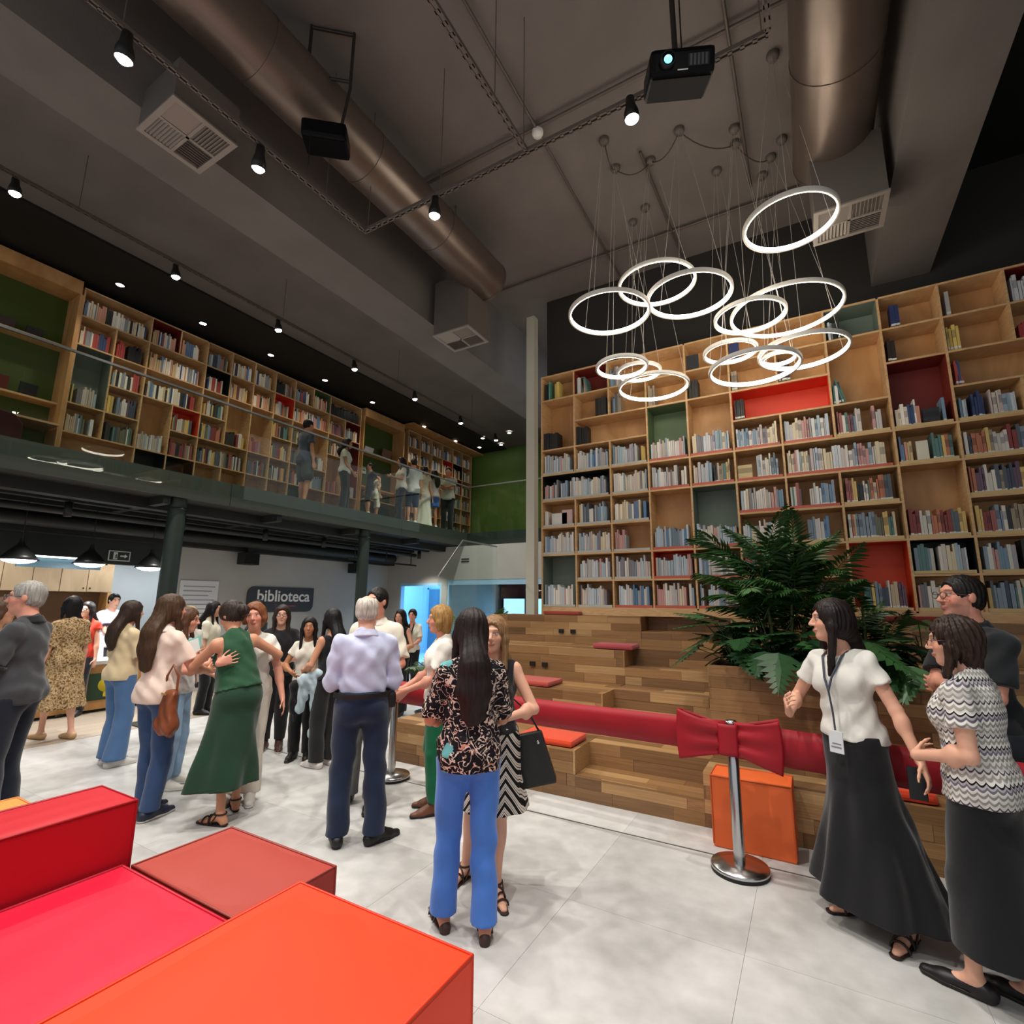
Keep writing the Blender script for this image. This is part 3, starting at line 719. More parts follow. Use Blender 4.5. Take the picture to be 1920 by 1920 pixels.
# planter box on the tiers
pl = empty('planter_box', (-.79, 5.0, .385)); tag(pl, 'wooden plank planter box full of green plants standing among the tiers', 'planter')
PW, PD, PH = 1.75, .75, .735
MB().box(.016, PW, -.284, -.02, 0, PH-.04).box(.016, PW, -.02, PD-.3, .362, PH-.04).build('liner', m_core, pl)
for r in range(8):
    z0, z1 = r*PH/8, (r+1)*PH/8
    x = -WR.uniform(0, .4)
    while x < PW:
        L = WR.uniform(.4, .8); a, b = max(0, x), min(PW, x+L)
        if b-a > .02: piece('plank', m_plank, pl, a+.001, b-.001, -.302, -.284, z0+.0008, z1-.0008, rgb(WR.choice(PLANKC)))
        x += L
    piece('plank', m_plank, pl, -.002, .016, -.302, PD-.3 if z1 > .38 else -.02, z0+.0008, z1-.0008, rgb(WR.choice(PLANKC)))
MB().box(.02, PW-.02, -.28, PD-.3, PH-.04, PH-.03).build('soil', mat('potting_soil', '2a1f16', .95, bump=(60, .6)), pl)
# seat cushions
def cushion(name, x0, x1, y0, y1, z, h, col, label):
    m = mat('cushion_'+col, col, .8, sheen=.2)
    t = empty(name, ((x0+x1)/2, (y0+y1)/2, z)); tag(t, label, 'cushion', 'flat seat cushions on the tiers')
    a, b = (x1-x0)/2, (y1-y0)/2
    MB().box(-a, a, -b, b, .003, h).build('pad', m, t, bevel=h*.38)
    MB().tube([(-a+.01, -b+.01, h*.5), (a-.01, -b+.01, h*.5), (a-.01, b-.01, h*.5), (-a+.01, b-.01, h*.5)], .006, 6, closed=True).build('piping', m, t)
cushion('seat_cushion', -2.42, -1.88, 4.3, 4.66, .386, .06, 'd8431c', 'bright orange flat cushion on lowest tier beside the black handbag')
cushion('seat_cushion', -2.95, -2.45, 5.02, 5.40, .746, .055, 'b0453a', 'faded red flat cushion on the second tier behind the bare armed woman')
cushion('seat_cushion', -2.24, -1.76, 5.76, 6.06, 1.106, .06, 'a8434a', 'dull red flat cushion on the third tier beside the stair lane')
cushion('seat_cushion', -3.22, -2.68, 6.43, 6.56, 1.466, .05, '9c3a2c', 'thin brick red cushion on top tier at the pale end panel')
cushion('seat_cushion', .62, 1.12, 6.43, 6.56, 1.466, .055, '7e1616', 'dark red cushion on the top tier under the orange bay')
cushion('seat_cushion', .05, .60, 4.31, 4.72, .386, .07, 'd8431c', 'orange flat cushion on lowest tier beside the woman with lanyard')
cushion('seat_cushion', 1.0, 1.58, 5.02, 5.45, .746, .07, '7e1616', 'dark red cushion on the second tier behind the bracelet arm')
# ------------------------------------------------------------------ ceiling equipment
m_rail = mat('dull_galvanised_rail', '6d655f', .5, .5)
m_duct = mat('painted_spiral_duct', '75685f', .34, .65, noise=(3, .08))
m_box = mat('painted_plenum', '5e5751', .6)
m_lampbody = mat('lamp_black', '161616', .5)
m_bulb = mat('lamp_glow', 'ffffff', .5, emit=(1, .93, .82, 1), estr=70)
m_bulb2 = mat('small_lamp_glow', 'ffffff', .5, emit=(1, .95, .88, 1), estr=22)
m_wire = mat('thin_cable', 'a8a29a', .5)
def perforated(mb, a, b, w=.042, h=.03):
    """slotted channel from a to b: two flanges and a bottom web with slots"""
    a, b = np.array(a, float), np.array(b, float); L = np.linalg.norm(b-a); d = (b-a)/L
    s = np.cross(d, [0, 0, 1.]); s /= np.linalg.norm(s)
    for k in (-1, 1):
        mb.obox((a+b)/2+s*k*w/2, d*L/2, s*.0015, (0, 0, h/2))
        mb.obox((a+b)/2+s*k*(w/2-.006)-np.array([0, 0, h/2]), d*L/2, s*.006, (0, 0, .0015))
    n = int(L/.075)
    for i in range(n+1):
        mb.obox(a+d*(L*i/n)-np.array([0, 0, h/2]), d*.014, s*(w/2-.004), (0, 0, .0015))
    return mb
RZ = 5.25
def rail(a, b, label, hangers):
    t = empty('cable_channel', (0, 0, 0)); tag(t, label, 'cable channel', 'slotted lamp channels under the ceiling')
    perforated(MB(), a, b).build('slotted_channel', m_rail, t, recalc=False)
    a, b = np.array(a, float), np.array(b, float)
    for k in hangers:
        p = a+(b-a)*k; MB().tube([(p[0], p[1], p[2]+.01), (p[0], p[1], CEIL-.001)], .004, 6).build('hanger_rod', m_rail, t)
rail((-3.52, -1.5, RZ), (-3.52, 3.10, RZ), 'slotted channel running beside the near ceiling duct above the mezzanine side', (.2, .55, .9))
rail((-3.52, 3.12, RZ), (.07, 3.12, RZ), 'slotted channel crossing the ceiling below the round duct and projector', (.01, .26, .5, .99))
rail((-1.70, -1.5, RZ), (-1.70, 3.09, RZ), 'slotted channel meeting the crossing channel in middle of the ceiling', (.5, .9))
rail((.07, -1.5, RZ), (.07, 3.09, RZ), 'short slotted channel leaving the crossing channel beside the big duct', (.6,))
rail((-6.72, -2.0, 5.92), (-6.72, 10.9, 5.92), 'long slotted channel of spotlights running along the mezzanine edge', (.1, .3, .5, .7, .9))
def track_spot(p, aim, label, watts=SPOT_W, ang=118, rod=.16):
    t = empty('track_spotlight', p); tag(t, label, 'spotlight', 'track spotlights under the ceiling')
    d = Vector(aim)-Vector(p); q = d.to_track_quat('-Z', 'Y').to_matrix()
    def R(v): return tuple(q@Vector(v))
    mb = MB().lathe([(.0, .17), (.03, .17), (.036, .10), (.052, .05), (.056, -.01), (.05, -.012), (.046, .01)], n=18)
    mb.v = [R(v) for v in mb.v]; mb.build('lamp_head', m_lampbody, t)
    mb = MB().lathe([(.0, -.034), (.03, -.028), (.046, -.01), (.047, .004)], n=18); mb.v = [R(v) for v in mb.v]; mb.build('lens', m_bulb, t)
    c = R((0, 0, .12))
    MB().tube([c, (c[0], c[1], rod)], .008, 6).build('stem', m_lampbody, t)
    ld = bpy.data.lights.new('spot', 'SPOT'); ld.energy = watts; ld.color = WARM; ld.spot_size = math.radians(ang); ld.spot_blend = .9; ld.shadow_soft_size = .05
    lo = bpy.data.objects.new('spot_light', ld); COL.objects.link(lo); lo.parent = t
    lo.location = R((0, 0, -.05)); lo.rotation_euler = d.to_track_quat('-Z', 'Y').to_euler()
SPOTS = [((-.82, 3.09, 5.06), (-.6, 3.3, 0), 'lit spotlight on the crossing channel just below the glowing projector'),
 ((-2.64, 3.12, 5.06), (-2.9, 3.4, 0), 'lit spotlight on the crossing channel beside the round duct'),
 ((-3.56, 2.02, 5.06), (-4.6, 2.6, 0), 'lit spotlight on the near channel after the first ceiling grille'),
 ((-3.54, 1.07, 5.06), (-4.4, 1.4, 0), 'lit spotlight on the near channel before the first ceiling grille'),
 ((-1.72, 1.1, 5.06), (-1.7, 1.7, 0), 'lit spotlight at the top edge of the photo near the round duct')]
for p, a, l in SPOTS: track_spot(p, a, l)
for k, (x, y) in enumerate([(-6.76, 1.37), (-6.76, 2.93), (-6.76, 4.42), (-6.75, 5.95), (-6.70, 7.53), (-6.70, 9.14), (-6.64, 10.6)]):
    track_spot((x, y, 5.75), (x+.6, y+.4, 0), 'lit spotlight on the mezzanine edge channel, %s from the near end' % ORD[k])
# extra unseen spots behind the viewer, added to light the room
for k, (x, y) in enumerate([(-1.70, -.6), (.07, -.2), (-3.52, -.6), (.07, 1.9)]):
    track_spot((x, y, 5.06), (x+.1, y+.5, 0), ang=88, watts=SPOT_W*.75, label='added spotlight on the ceiling channels out of view behind the viewer, %s' % ORD[k])
# round ducts and their plenum boxes
def duct(label, x, y0, y1, z, r):
    t = empty('air_duct', (0, 0, 0)); tag(t, label, 'air duct', 'round ceiling ducts')
    MB().tube([(x, y0, z), (x, y1, z)], r, 32).build('duct_pipe', m_duct, t)
    for k in range(1, int((y1-y0)/1.15)+1):
        yy = y1-.03-(k-1)*1.15
        MB().tube([(x, yy-.012, z), (x, yy+.012, z)], r+.006, 32).build('seam_band', m_duct, t)
    for yy in (y0+1, (y0+y1)/2, y1-.8):
        MB().box(x-.004, x+.004, yy-.012, yy+.012, z+r, CEIL-.001).build('hanger_strap', m_rail, t)
duct('long round grey duct running under the ceiling to the box diffuser', -3.5, -2.4, 5.35, 6.02, .28)
duct('large round duct beside the ceiling beam above the ring lamps', .55, -2.4, 5.35, 6.02, .33)
def diffuser(label, x0, x1, y0, y1, z0, z1, open_top=None):
    t = empty('air_diffuser', ((x0+x1)/2, (y0+y1)/2, z0)); tag(t, label, 'air diffuser', 'square ceiling diffusers')
    a, b, h = (x1-x0)/2, (y1-y0)/2, z1-z0
    MB().box(-a, a, -b, b, .012, h).build('plenum_box', m_box, t)
    m = mat('grille_aluminium', '8d857d', .45, .3)
    MB().box(-a-.01, a+.01, -b-.01, -b+.03, -.004, .012).box(-a-.01, a+.01, b-.03, b+.01, -.004, .012).box(-a-.01, -a+.03, -b+.03, b-.03, -.004, .012).box(a-.03, a+.01, -b+.03, b-.03, -.004, .012)\
        .box(-.012, .012, -b+.03, b-.03, -.003, .012).box(-a+.03, a-.03, -.012, .012, -.003, .012).build('grille_frame', m, t)
    for sx in (-1, 1):
        for sy in (-1, 1):
            q0, q1 = (.014, a-.032); n = 8
            for k in range(n):
                u = q0+(q1-q0)*(k+.5)/n
                if sx*sy > 0: MB().obox((sx*(a-.02)/2, sy*u*(b/a), .006), ((q1-q0)/2, 0, 0), (0, .009, .006*sy), (0, -.001, .0012)).build('slat', m, t, recalc=False)
                else: MB().obox((sx*u, sy*(b-.02)/2, .006), (.009, 0, .006*sx), (0, (q1-q0)/2*(b/a), 0), (-.001, 0, .0012)).build('slat', m, t, recalc=False)
diffuser('square grille diffuser let in beside the beam between two spotlights', -4.25, -3.72, 1.44, 1.91, 5.25, 5.6)
diffuser('box diffuser hanging at the far end of the long round duct', -4.15, -3.58, 4.98, 5.47, 5.2, 6.0)
diffuser('box diffuser behind the highest ring lamp at end of the large duct', .34, .9, 4.98, 5.47, 5.2, 5.85)
# conduit pipes fixed along the ceiling
for k, (a, b, l) in enumerate([((-2.06, -2, 6.56), (-2.1, 6.9, 6.56), 'thin conduit pipe along the ceiling left of the smoke sensor'), ((-1.22, 4.88, 6.57), (-1.18, 6.9, 6.57), 'short thin conduit from the lamp rose towards the shelf wall'),
        ((-.24, -2, 6.56), (-.2, 6.0, 6.56), 'thin conduit pipe along the ceiling behind the projector'), ((-4.2, 6.3, 6.57), (.3, 6.3, 6.57), 'thin conduit crossing the ceiling just before shelf wall'), ((-4.2, 4.05, 6.57), (.9, 4.05, 6.57), 'thin dark conduit crossing the ceiling above the crossing channel')]):
    tag(MB().tube([a, b], .016, 8).build('conduit_pipe', mat('painted_conduit', '5f5650', .5, .3), None), l, 'pipe')
t = tag(MB().lathe([(0, -.06), (.05, -.055), (.06, -.03), (.06, 0)], tuple(at(1008, 246, z=6.56)), 16).build('smoke_sensor', m_white), 'small white smoke sensor on the ceiling conduit above crossing channel', 'sensor')
for p, l in [(at(15, 146, x=-4.87), 'small white sensor on the beam at the photo edge'), (at(548, 491, x=-4.87), 'small white sensor on the beam above the shelf spotlights')]:
    tag(MB().lathe([(0, -.05), (.045, -.045), (.05, -.02), (.05, 0)], (-4.92, p[1], 6.6), 16).build('smoke_sensor', m_white), l, 'sensor')
# downlights in the black soffit above the mezzanine shelves
for k, y in enumerate([1.6, 3.19, 4.49, 5.85, 7.21, 8.68, 10.69, 12.2]):
    t = empty('downlight', (-9.12, y, CEIL-.04)); tag(t, 'small round downlight over the mezzanine shelves, %s from the near end' % ORD[k], 'downlight', 'downlights over the mezzanine shelves')
    MB().lathe([(.075, 0), (.075, -.012), (.06, -.014), (.055, -.004)], n=20).build('trim_ring', m_lampbody, t)
    MB().lathe([(0, -.006), (.056, -.006)], n=20).build('lens', m_bulb2, t)
    ld = bpy.data.lights.new('downlight', 'SPOT'); ld.energy = DOWN_W; ld.color = (1, .86, .66); ld.spot_size = math.radians(125); ld.spot_blend = .8; ld.shadow_soft_size = .05
    lo = bpy.data.objects.new('downlight_lamp', ld); COL.objects.link(lo); lo.parent = t; lo.location = (.28, 0, -.03)
    lo.rotation_euler = (0, math.radians(-12), 0)
for k, (px, py) in enumerate([(795, 801), (905, 823), (899, 840), (955, 813), (962, 847)]):
    p = at(px, py, z=6.55); t = empty('downlight', (p[0], min(p[1], 13.2), 6.6)); tag(t, 'small round downlight above the far corner of mezzanine, number %s from shelf side' % ORD[k], 'downlight', 'downlights over the far corner')
    MB().lathe([(.07, 0), (.07, -.03), (.05, -.03)], n=16).build('trim_ring', m_lampbody, t)
    MB().lathe([(0, -.032), (.052, -.032)], n=16).build('lens', m_bulb2, t)
ld = bpy.data.lights.new('corner', 'SPOT'); ld.energy = 60; ld.color = (1, .9, .7); ld.spot_size = math.radians(130); ld.spot_blend = 1
lo = bpy.data.objects.new('corner_lamp', ld); COL.objects.link(lo); lo.location = (-6.3, 12.4, 6.5)

# ring pendants
m_ringbody = mat('ring_white_aluminium', 'd8d4ca', .4)
m_ringlight = mat('ring_led', 'ffffff', .5, emit=(1, .91, .77, 1), estr=16)
RINGS = [(1481, 420, 157, .6, 'highest ring lamp in front of the box diffuser'), (1142, 590, 147, .6, 'leftmost large ring lamp beside the pale end panel'), (1231, 535, 138, .6, 'ring lamp overlapping the top of the leftmost pair'),
 (1292, 557, 150, .6, 'ring lamp right of the overlapping pair, crossing its neighbour'), (1406, 596, 122, .5, 'smaller ring lamp inside the largest ring'), (1473, 586, 188, .8, 'largest ring lamp of the right hand cluster'),
 (1369, 663, 92, .4, 'small ring lamp above the orange bay, left of cluster'), (1506, 662, 150, .6, 'large ring lamp lowest on the right of cluster'), (1414, 693, 155, .6, 'low ring lamp just above the orange bay'),
 (1461, 675, 57, .25, 'tiniest ring lamp nested between the two low rings'), (1166, 691, 93, .4, 'small ring lamp over the dark red bay'), (1198, 700, 80, .4, 'small ring lamp between two rings near the green bay'),
 (1225, 728, 126, .6, 'lowest ring lamp on the left just above the green bay')]
roses = [(-.004, 4.888), (-1.567, 4.641), (-.855, 5.123), (-.62, 4.9), (-.315, 5.353), (-.324, 5.93), (-.62, 6.4), (.12, 6.1), (-.30, 5.0), (.03, 5.9), (-1.775, 5.77), (-1.49, 6.02), (-1.3, 5.6)]
for (px, py, w, dia, lab), (rx, ry) in zip(RINGS, roses):
    R = dia*(1.2 if w == 157 else 1.333)/2; p = at(px, py, d=F_PX*2*R/w)
    t = empty('ring_pendant', tuple(p)); tag(t, lab, 'pendant lamp', 'glowing ring pendants')
    MB().lathe([(R-.011, .036), (R+.011, .036), (R+.012, .034), (R+.012, .002), (R+.011, -.001), (R-.011, -.001), (R-.011, .036)], n=72).build('ring_housing', m_ringbody, t)
    MB().lathe([(R-.0112, -.002), (R-.0150, .0), (R-.0158, .004), (R-.0158, .036), (R-.0150, .040), (R-.0112, .041)], n=72).build('light_strip', m_ringlight, t)
    h = CEIL-p[2]
    cx, cy = (rx-p[0])*.0, (ry-p[1])*.0
    for k in range(3):
        a = 2*math.pi*k/3+.5
        MB().tube([(R*math.cos(a), R*math.sin(a), .03), (.03*math.cos(a), .03*math.sin(a), h-.03)], .0022, 5).build('cable', m_wire, t)
    MB().lathe([(0, h-.06), (.045, h-.055), (.055, h-.03), (.055, h-.001)], n=16).build('ceiling_rose', m_box, t)
# feed cable drooping from rose to rose
pts = []
rr = [at(q[0], q[1], d=F_PX*q[3]*1.333/q[2])[:2] for q in RINGS]
order = [1, 10, 2, 3, 4, 5]
for a, b in zip(order[:-1], order[1:]):
    for k in range(8):
        s = k/8; pts.append((rr[a][0]*(1-s)+rr[b][0]*s, rr[a][1]*(1-s)+rr[b][1]*s, CEIL-.03-.12*4*s*(1-s)))
tag(MB().tube(pts, .006, 6).build('feed_cable', mat('grey_feed_cable', '3d3834', .6)), 'grey feed cable drooping between the ceiling roses of ring lamps', 'cable')

# projectors
def projector(p, rz, tilt, s, label, glow, pole_to):
    t = empty('projector', p, rz); tag(t, label, 'projector')
    m = mat('projector_black', '0b0c0e', .35, spec=.08)
    cs, sn = math.cos(tilt), math.sin(tilt)
    def T(mb): mb.v = [(x, y*cs-z*sn, y*sn+z*cs) for x, y, z in mb.v]; return mb
    w, d, h = .19*s, .14*s, .075*s
    T(MB().box(-w, w, -d, d, -h, h)).build('housing', m, t, bevel=.03*s)
    T(MB().box(-w*.9, w*.9, -d*.8, d*.8, -h-.004, -h+.002)).build('base_panel', mat('projector_dark_grey', '0e0f11', .5, spec=.04), t)
    mb = MB().lathe([(.045*s, 0), (.045*s, .03), (.036*s, .032)], n=20); mb.v = [(x-.09*s, -d-z, y) for x, y, z in mb.v]; T(mb).build('lens_barrel', m_lampbody, t)
    mb = MB().lathe([(0, .02), (.024*s, .022)], n=20); mb.v = [(x-.09*s, -d-z, y) for x, y, z in mb.v]
    T(mb).build('lens', mat('projector_beam_lens', 'ffffff', .1, emit=(.04, .60, .85, 1), estr=1.6) if glow else mat('dark_lens', '0b0d10', .05), t)
    T(MB().box(.03*s, .15*s, -d-.003, -d+.002, -h*.5, h*.4)).build('vent_panel', mat('vent_dark', '0c0d0e', .6), t)
    for k in range(5): T(MB().box(.04*s+k*.022*s, .052*s+k*.022*s, -d-.006, -d-.002, -h*.45, h*.35)).build('vent_slat', mat('projector_grey', '3a3d40', .4), t)
    T(MB().box(-.03*s, .03*s, -d-.001, -d+.001, -h*.7, -h*.62)).build('badge', m_white, t)
    return t
pr = projector(tuple(at(1271, 142, d=3.3)), math.radians(24), math.radians(20), 1.05, 'black projector with glowing blue lens hanging above the spotlights', True, None)
MB().tube([(0, .03, .06), (0, .06, CEIL-pr.location.z-.001)], .018, 10).build('mounting_pole', mat('dark_pole', '35322f', .5, .4), pr)
MB().tube([(.04, .03, .06), (.06, .08, .8), (.03, .06, CEIL-pr.location.z-.001)], .005, 6).build('power_lead', m_lampbody, pr)
p2 = at(612, 262, d=4.3)
pl2 = projector(tuple(p2), math.radians(-140), math.radians(-8), .95, 'unlit black projector on a steel frame beside the long round duct', False, None)
f = MB()
for a, b in [((-.1, .0, .05), (-.16, .0, .55)), ((-.16, 0, .55), (-.16, 0, CEIL-p2[2]-.001)), ((-.16, 0, CEIL-p2[2]-.02), (.2, .0, CEIL-p2[2]-.02)), ((.2, 0, .62), (.2, 0, CEIL-p2[2]-.001)), ((-.16, 0, .62), (.2, 0, .62))]: f.tube([a, b], .014, 8)
f.build('mounting_frame', mat('dark_pole', '35322f', .5, .4), pl2)
MB().tube([(.1, .1, -.05), (.1, .1, -.36)], .004, 6).build('hanging_lead', m_lampbody, pl2)
# ------------------------------------------------------------------ under the mezzanine
# wall sign
sg = empty('library_sign', (-10.19, 7.36, 1.66)); tag(sg, 'dark rounded wall sign with the white word biblioteca', 'sign')
W2, H2, rr_ = .83, .27, .16
poly = []
for cx, cy, a0, rad in [(W2-.005, H2-.005, 0, .005), (-W2+rr_, H2-rr_, 90, rr_), (-W2+.005, -H2+.005, 180, .005), (W2-rr_, -H2+rr_, 270, rr_)]:
    for k in range(7):
        a = math.radians(a0+90*k/6); poly.append((cx+rad*math.cos(a), cy+rad*math.sin(a)))
MB().prism(poly, 'x', 0, .02).build('sign_panel', mat('slate_sign', '35373d', .5), sg)
def lettering(txt, size, loc, m, parent, name):
    cu = bpy.data.curves.new(name, 'FONT'); cu.body = txt; cu.size = size; cu.extrude = .004; cu.align_x = 'CENTER'; cu.align_y = 'CENTER'; cu.offset = .0045*size/.3
    tmp = bpy.data.objects.new(name, cu); COL.objects.link(tmp)
    dg = bpy.context.evaluated_depsgraph_get(); me = bpy.data.meshes.new_from_object(tmp.evaluated_get(dg))
    bpy.data.objects.remove(tmp)
    o = link(name, me, m, parent, loc); o.rotation_euler = (math.pi/2, 0, math.pi/2); o.scale = (1, 1, 1)
    return o
lettering('biblioteca', .345, (.022, .05, .065), mat('sign_white', 'e6e6e4', .5), sg, 'lettering')
MB().box(.02, .023, -.06, .36, -.155, -.125).build('subtitle_bar', mat('sign_pink', '8a3a48', .5), sg)
MB().box(.02, .023, -.19, -.11, -.19, -.10).build('emblem', mat('sign_plum', '4a3a50', .5), sg)
# notice with lines of print
nt_ = empty('wall_notice', (-10.19, 5.55, 1.58)); tag(nt_, 'white printed notice on the wall behind the blonde women', 'notice')
MB().box(0, .012, -.36, .36, -.45, .42).build('notice_sheet', mat('notice_paper', 'd5d8da', .6), nt_)
for k in range(8): MB().box(.012, .0135, -.3, .3-(k % 3)*.06, .3-k*.085, .32-k*.085).build('print_line', mat('notice_ink', '8d9093', .6), nt_)
# exit sign with running figure and arrow
ex = empty('exit_sign', (-10.145, 4.13, 2.36)); tag(ex, 'black and white exit sign with figure and arrow under mezzanine', 'sign')
MB().box(0, .015, -.16, .16, -.085, .085).build('sign_plate', mat('exit_white', 'c9cdc9', .5), ex)
MB().box(.015, .017, -.145, .145, -.07, .07).build('sign_field', mat('exit_black', '20241f', .5), ex)
MB().box(.017, .019, -.09, -.03, -.06, .06).build('door_mark', mat('exit_white', 'c9cdc9', .5), ex)
MB().obox((.0185, -.05, .0), (.001, 0, 0), (0, .008, .02), (0, -.006, .014)).obox((.0185, -.045, -.03), (.001, 0, 0), (0, .02, .012), (0, .003, -.006)).build('running_figure', mat('exit_black', '20241f', .5), ex)
MB().prism([(.01, -.012), (.075, -.012), (.075, -.035), (.12, 0), (.075, .035), (.075, .012), (.01, .012)], 'x', .017, .019).build('arrow', mat('exit_white', 'c9cdc9', .5), ex)
# kitchenette
m_cab = wood_mat('pale_maple_veneer', 'a88f6f', 'bda382', (3, 3, 1.2))
m_counterwood = wood_mat('golden_veneer', 'a97a44', 'bd8d54', (3, 3, 1.2))
for k, (a, b) in enumerate([(1.0, 2.05), (2.05, 3.1), (3.1, 3.88), (3.88, 4.68)]):
    t = empty('wall_cabinet', (-11.945, a, 1.765)); tag(t, 'pale wooden wall cabinet of the kitchenette, %s from the photo edge' % ORD[k], 'cabinet', 'kitchenette wall cabinets')
    MB().box(0, .33, .003, b-a-.003, 0, .82).build('body', m_cab, t)
    h = (b-a)/2
    for s in (0, 1):
        d = MB().box(.33, .35, s*h+.006, s*h+h-.006, .005, .81).build('door', m_cab, t)
        MB().lathe([(.0, 0), (.014, 0), (.014, .02), (.0, .022)], n=10).build('knob', m_black, d, (.35, s*h+(h-.05 if s == 0 else .05), .06))
t = empty('tall_cabinet', (-11.94, 1.0, 0)); tag(t, 'pale wooden lower cabinets of the kitchenette with an open niche', 'cabinet')
MB().box(0, .5, 0, 3.68, 0, .9).build('body', m_cab, t); MB().box(0, .03, 0, 3.68, .9, 1.76).build('niche_back', mat('brown_niche', '6d5136', .6), t)
MB().box(.03, .35, 3.62, 3.68, .9, 1.76).build('side_panel', m_counterwood, t)
for k in range(4): MB().box(.5, .515, .01+k*.92, .91+k*.92, .02, .88).build('door', m_cab, t)
ct = empty('service_counter', (-9.2, 1.2, 0)); tag(ct, 'golden wooden service counter with pale top below the pendant lamps', 'counter')
MB().box(-.55, 0, 0, 3.35, .04, .68).build('counter_front', m_counterwood, ct); MB().box(-.5, -.03, .03, 3.3, 0, .04).build('kick_plate', m_black, ct)
MB().box(-.6, .04, -.03, 3.38, .68, .73).build('counter_top', mat('pale_quartz', 'b9bcb8', .3), ct)
st = empty('counter_sticker', (-9.195, 3.78, .36)); tag(st, 'dark green sticker with a yellow round emblem on the counter front', 'sticker')
MB().box(0, .004, -.19, .25, -.19, .19).build('sticker_sheet', mat('sticker_green', '1f3a26', .5), st)
mb = MB().lathe([(0, .006), (.10, .006), (.10, .0)], n=24); mb.v = [(z, x+.03, y+.02) for x, y, z in mb.v]; mb.build('yellow_emblem', mat('sticker_yellow', 'c9b421', .5), st)
MB().box(.004, .006, .01, .05, -.15, -.08).build('emblem_stem', mat('sticker_yellow', 'c9b421', .5), st)
# blue lit hood over the kitchenette
hd = empty('light_panel', (-9.75, 3.2, 2.10)); tag(hd, 'bluish lit glass panel hanging over the kitchenette', 'light panel')
MB().box(-.12, .12, -.52, .52, .12, .16).build('panel_frame', m_black, hd); MB().box(.08, .11, -.5, .5, -.02, .12).build('panel_glass', mat('blue_glass', '7fa3b5', .3), hd)
MB().box(.12, .135, -.5, .5, .125, .15).build('lamp_tube', mat('cool_tube', 'ffffff', .5, emit=(.8, .93, 1, 1), estr=6), hd)
for (y0) in (-.4, .4): MB().tube([(0, y0, .16), (0, y0, .50)], .006, 6).build('hanger', m_black, hd)
# unseen lights added behind the lintel to brighten the kitchenette
for k, yy in enumerate((2.6, 4.6, 6.0)):
    t = empty('kitchen_downlight', (-10.9, yy, 3.0)); tag(t, 'added unseen light above the kitchenette behind the lintel, %s along' % ORD[k], 'downlight', 'added kitchenette lights')
    MB().lathe([(0, .08), (.06, .08), (.06, 0), (.05, 0), (.048, .015)], n=16).build('lamp_head', m_lampbody, t); MB().lathe([(0, .01), (.049, .01)], n=16).build('lens', m_bulb2, t)
    ld = bpy.data.lights.new('kitchen', 'SPOT'); ld.energy = 120; ld.color = (.93, .97, 1); ld.spot_size = math.radians(150); ld.spot_blend = .8; ld.shadow_soft_size = .05
    lo = bpy.data.objects.new('kitchen_light', ld); COL.objects.link(lo); lo.parent = t; lo.location = (0, 0, -.02)
# three dome pendants
for k, (px, py) in enumerate([(35, 1050), (168, 1058), (281, 1065)]):
    p = at(px, py, x=-9.2)
    t = empty('dome_pendant', tuple(p)); tag(t, 'black dome pendant lamp over the counter, %s from the photo edge' % ORD[k], 'pendant lamp', 'dome pendants over the counter')
    MB().lathe([(.02, .30), (.028, .24), (.05, .2), (.09, .16), (.17, .06), (.215, 0), (.205, 0), (.16, .055), (.08, .15)], n=28).build('shade', mat('pendant_black', '191a19', .4), t)
    MB().lathe([(0, -.05), (.09, -.042), (.16, -.018), (.19, .012)], n=28).build('diffuser', mat('pendant_glow', 'ffffff', .5, emit=(.93, .97, 1, 1), estr=9), t)
    MB().tube([(0, 0, .29), (0, 0, 3.08-p[2])], .005, 6).build('cord', m_lampbody, t)
    ld = bpy.data.lights.new('dome', 'SPOT'); ld.energy = 110; ld.color = (.95, .97, 1); ld.spot_size = math.radians(140); ld.spot_blend = .6; ld.shadow_soft_size = .12
    lo = bpy.data.objects.new('dome_light', ld); COL.objects.link(lo); lo.parent = t; lo.location = (0, 0, -.07)
# cylinder spots and boxes below the deck
for k, (px, py) in enumerate([(128, 955), (342, 988), (497, 1010), (607, 1020), (786, 1040)]):
    p = at(px, py, x=-8.55)
    t = empty('cylinder_spot', (p[0], p[1], 2.72)); tag(t, 'small black cylinder spot under the mezzanine deck, %s along' % ORD[k], 'spotlight', 'cylinder spots under the mezzanine')
    MB().lathe([(0, .2), (.045, .2), (.045, 0), (.038, 0), (.036, .02)], n=16).build('lamp_head', m_lampbody, t)
    MB().lathe([(0, .012), (.037, .012)], n=16).build('lens', m_bulb2, t)
    MB().tube([(0, 0, .2), (0, 0, .36)], .01, 6).build('stem', m_lampbody, t)
    ld = bpy.data.lights.new('cyl', 'SPOT'); ld.energy = 110; ld.color = (1, .96, .9); ld.spot_size = math.radians(120); ld.spot_blend = .8; ld.shadow_soft_size = .04
    lo = bpy.data.objects.new('cylinder_light', ld); COL.objects.link(lo); lo.parent = t; lo.location = (0, 0, -.02)
for k, (px, py, l) in enumerate([(466, 1048, 'black wall speaker box above the biblioteca sign'), (668, 1066, 'small black speaker box beside the round post')]):
    p = at(px, py, x=-9.9)
    t = empty('speaker_box', (p[0], p[1], p[2])); tag(t, l, 'speaker')
    MB().box(-.12, .12, -.17, .17, -.12, .12).build('cabinet', m_lampbody, t, bevel=.01); MB().box(.12, .125, -.15, .15, -.1, .1).build('grille', mat('speaker_cloth', '0e0e0e', .9), t)
    MB().box(-.05, .05, -.06, .06, .12, 3.08-p[2]).build('bracket', m_lampbody, t)
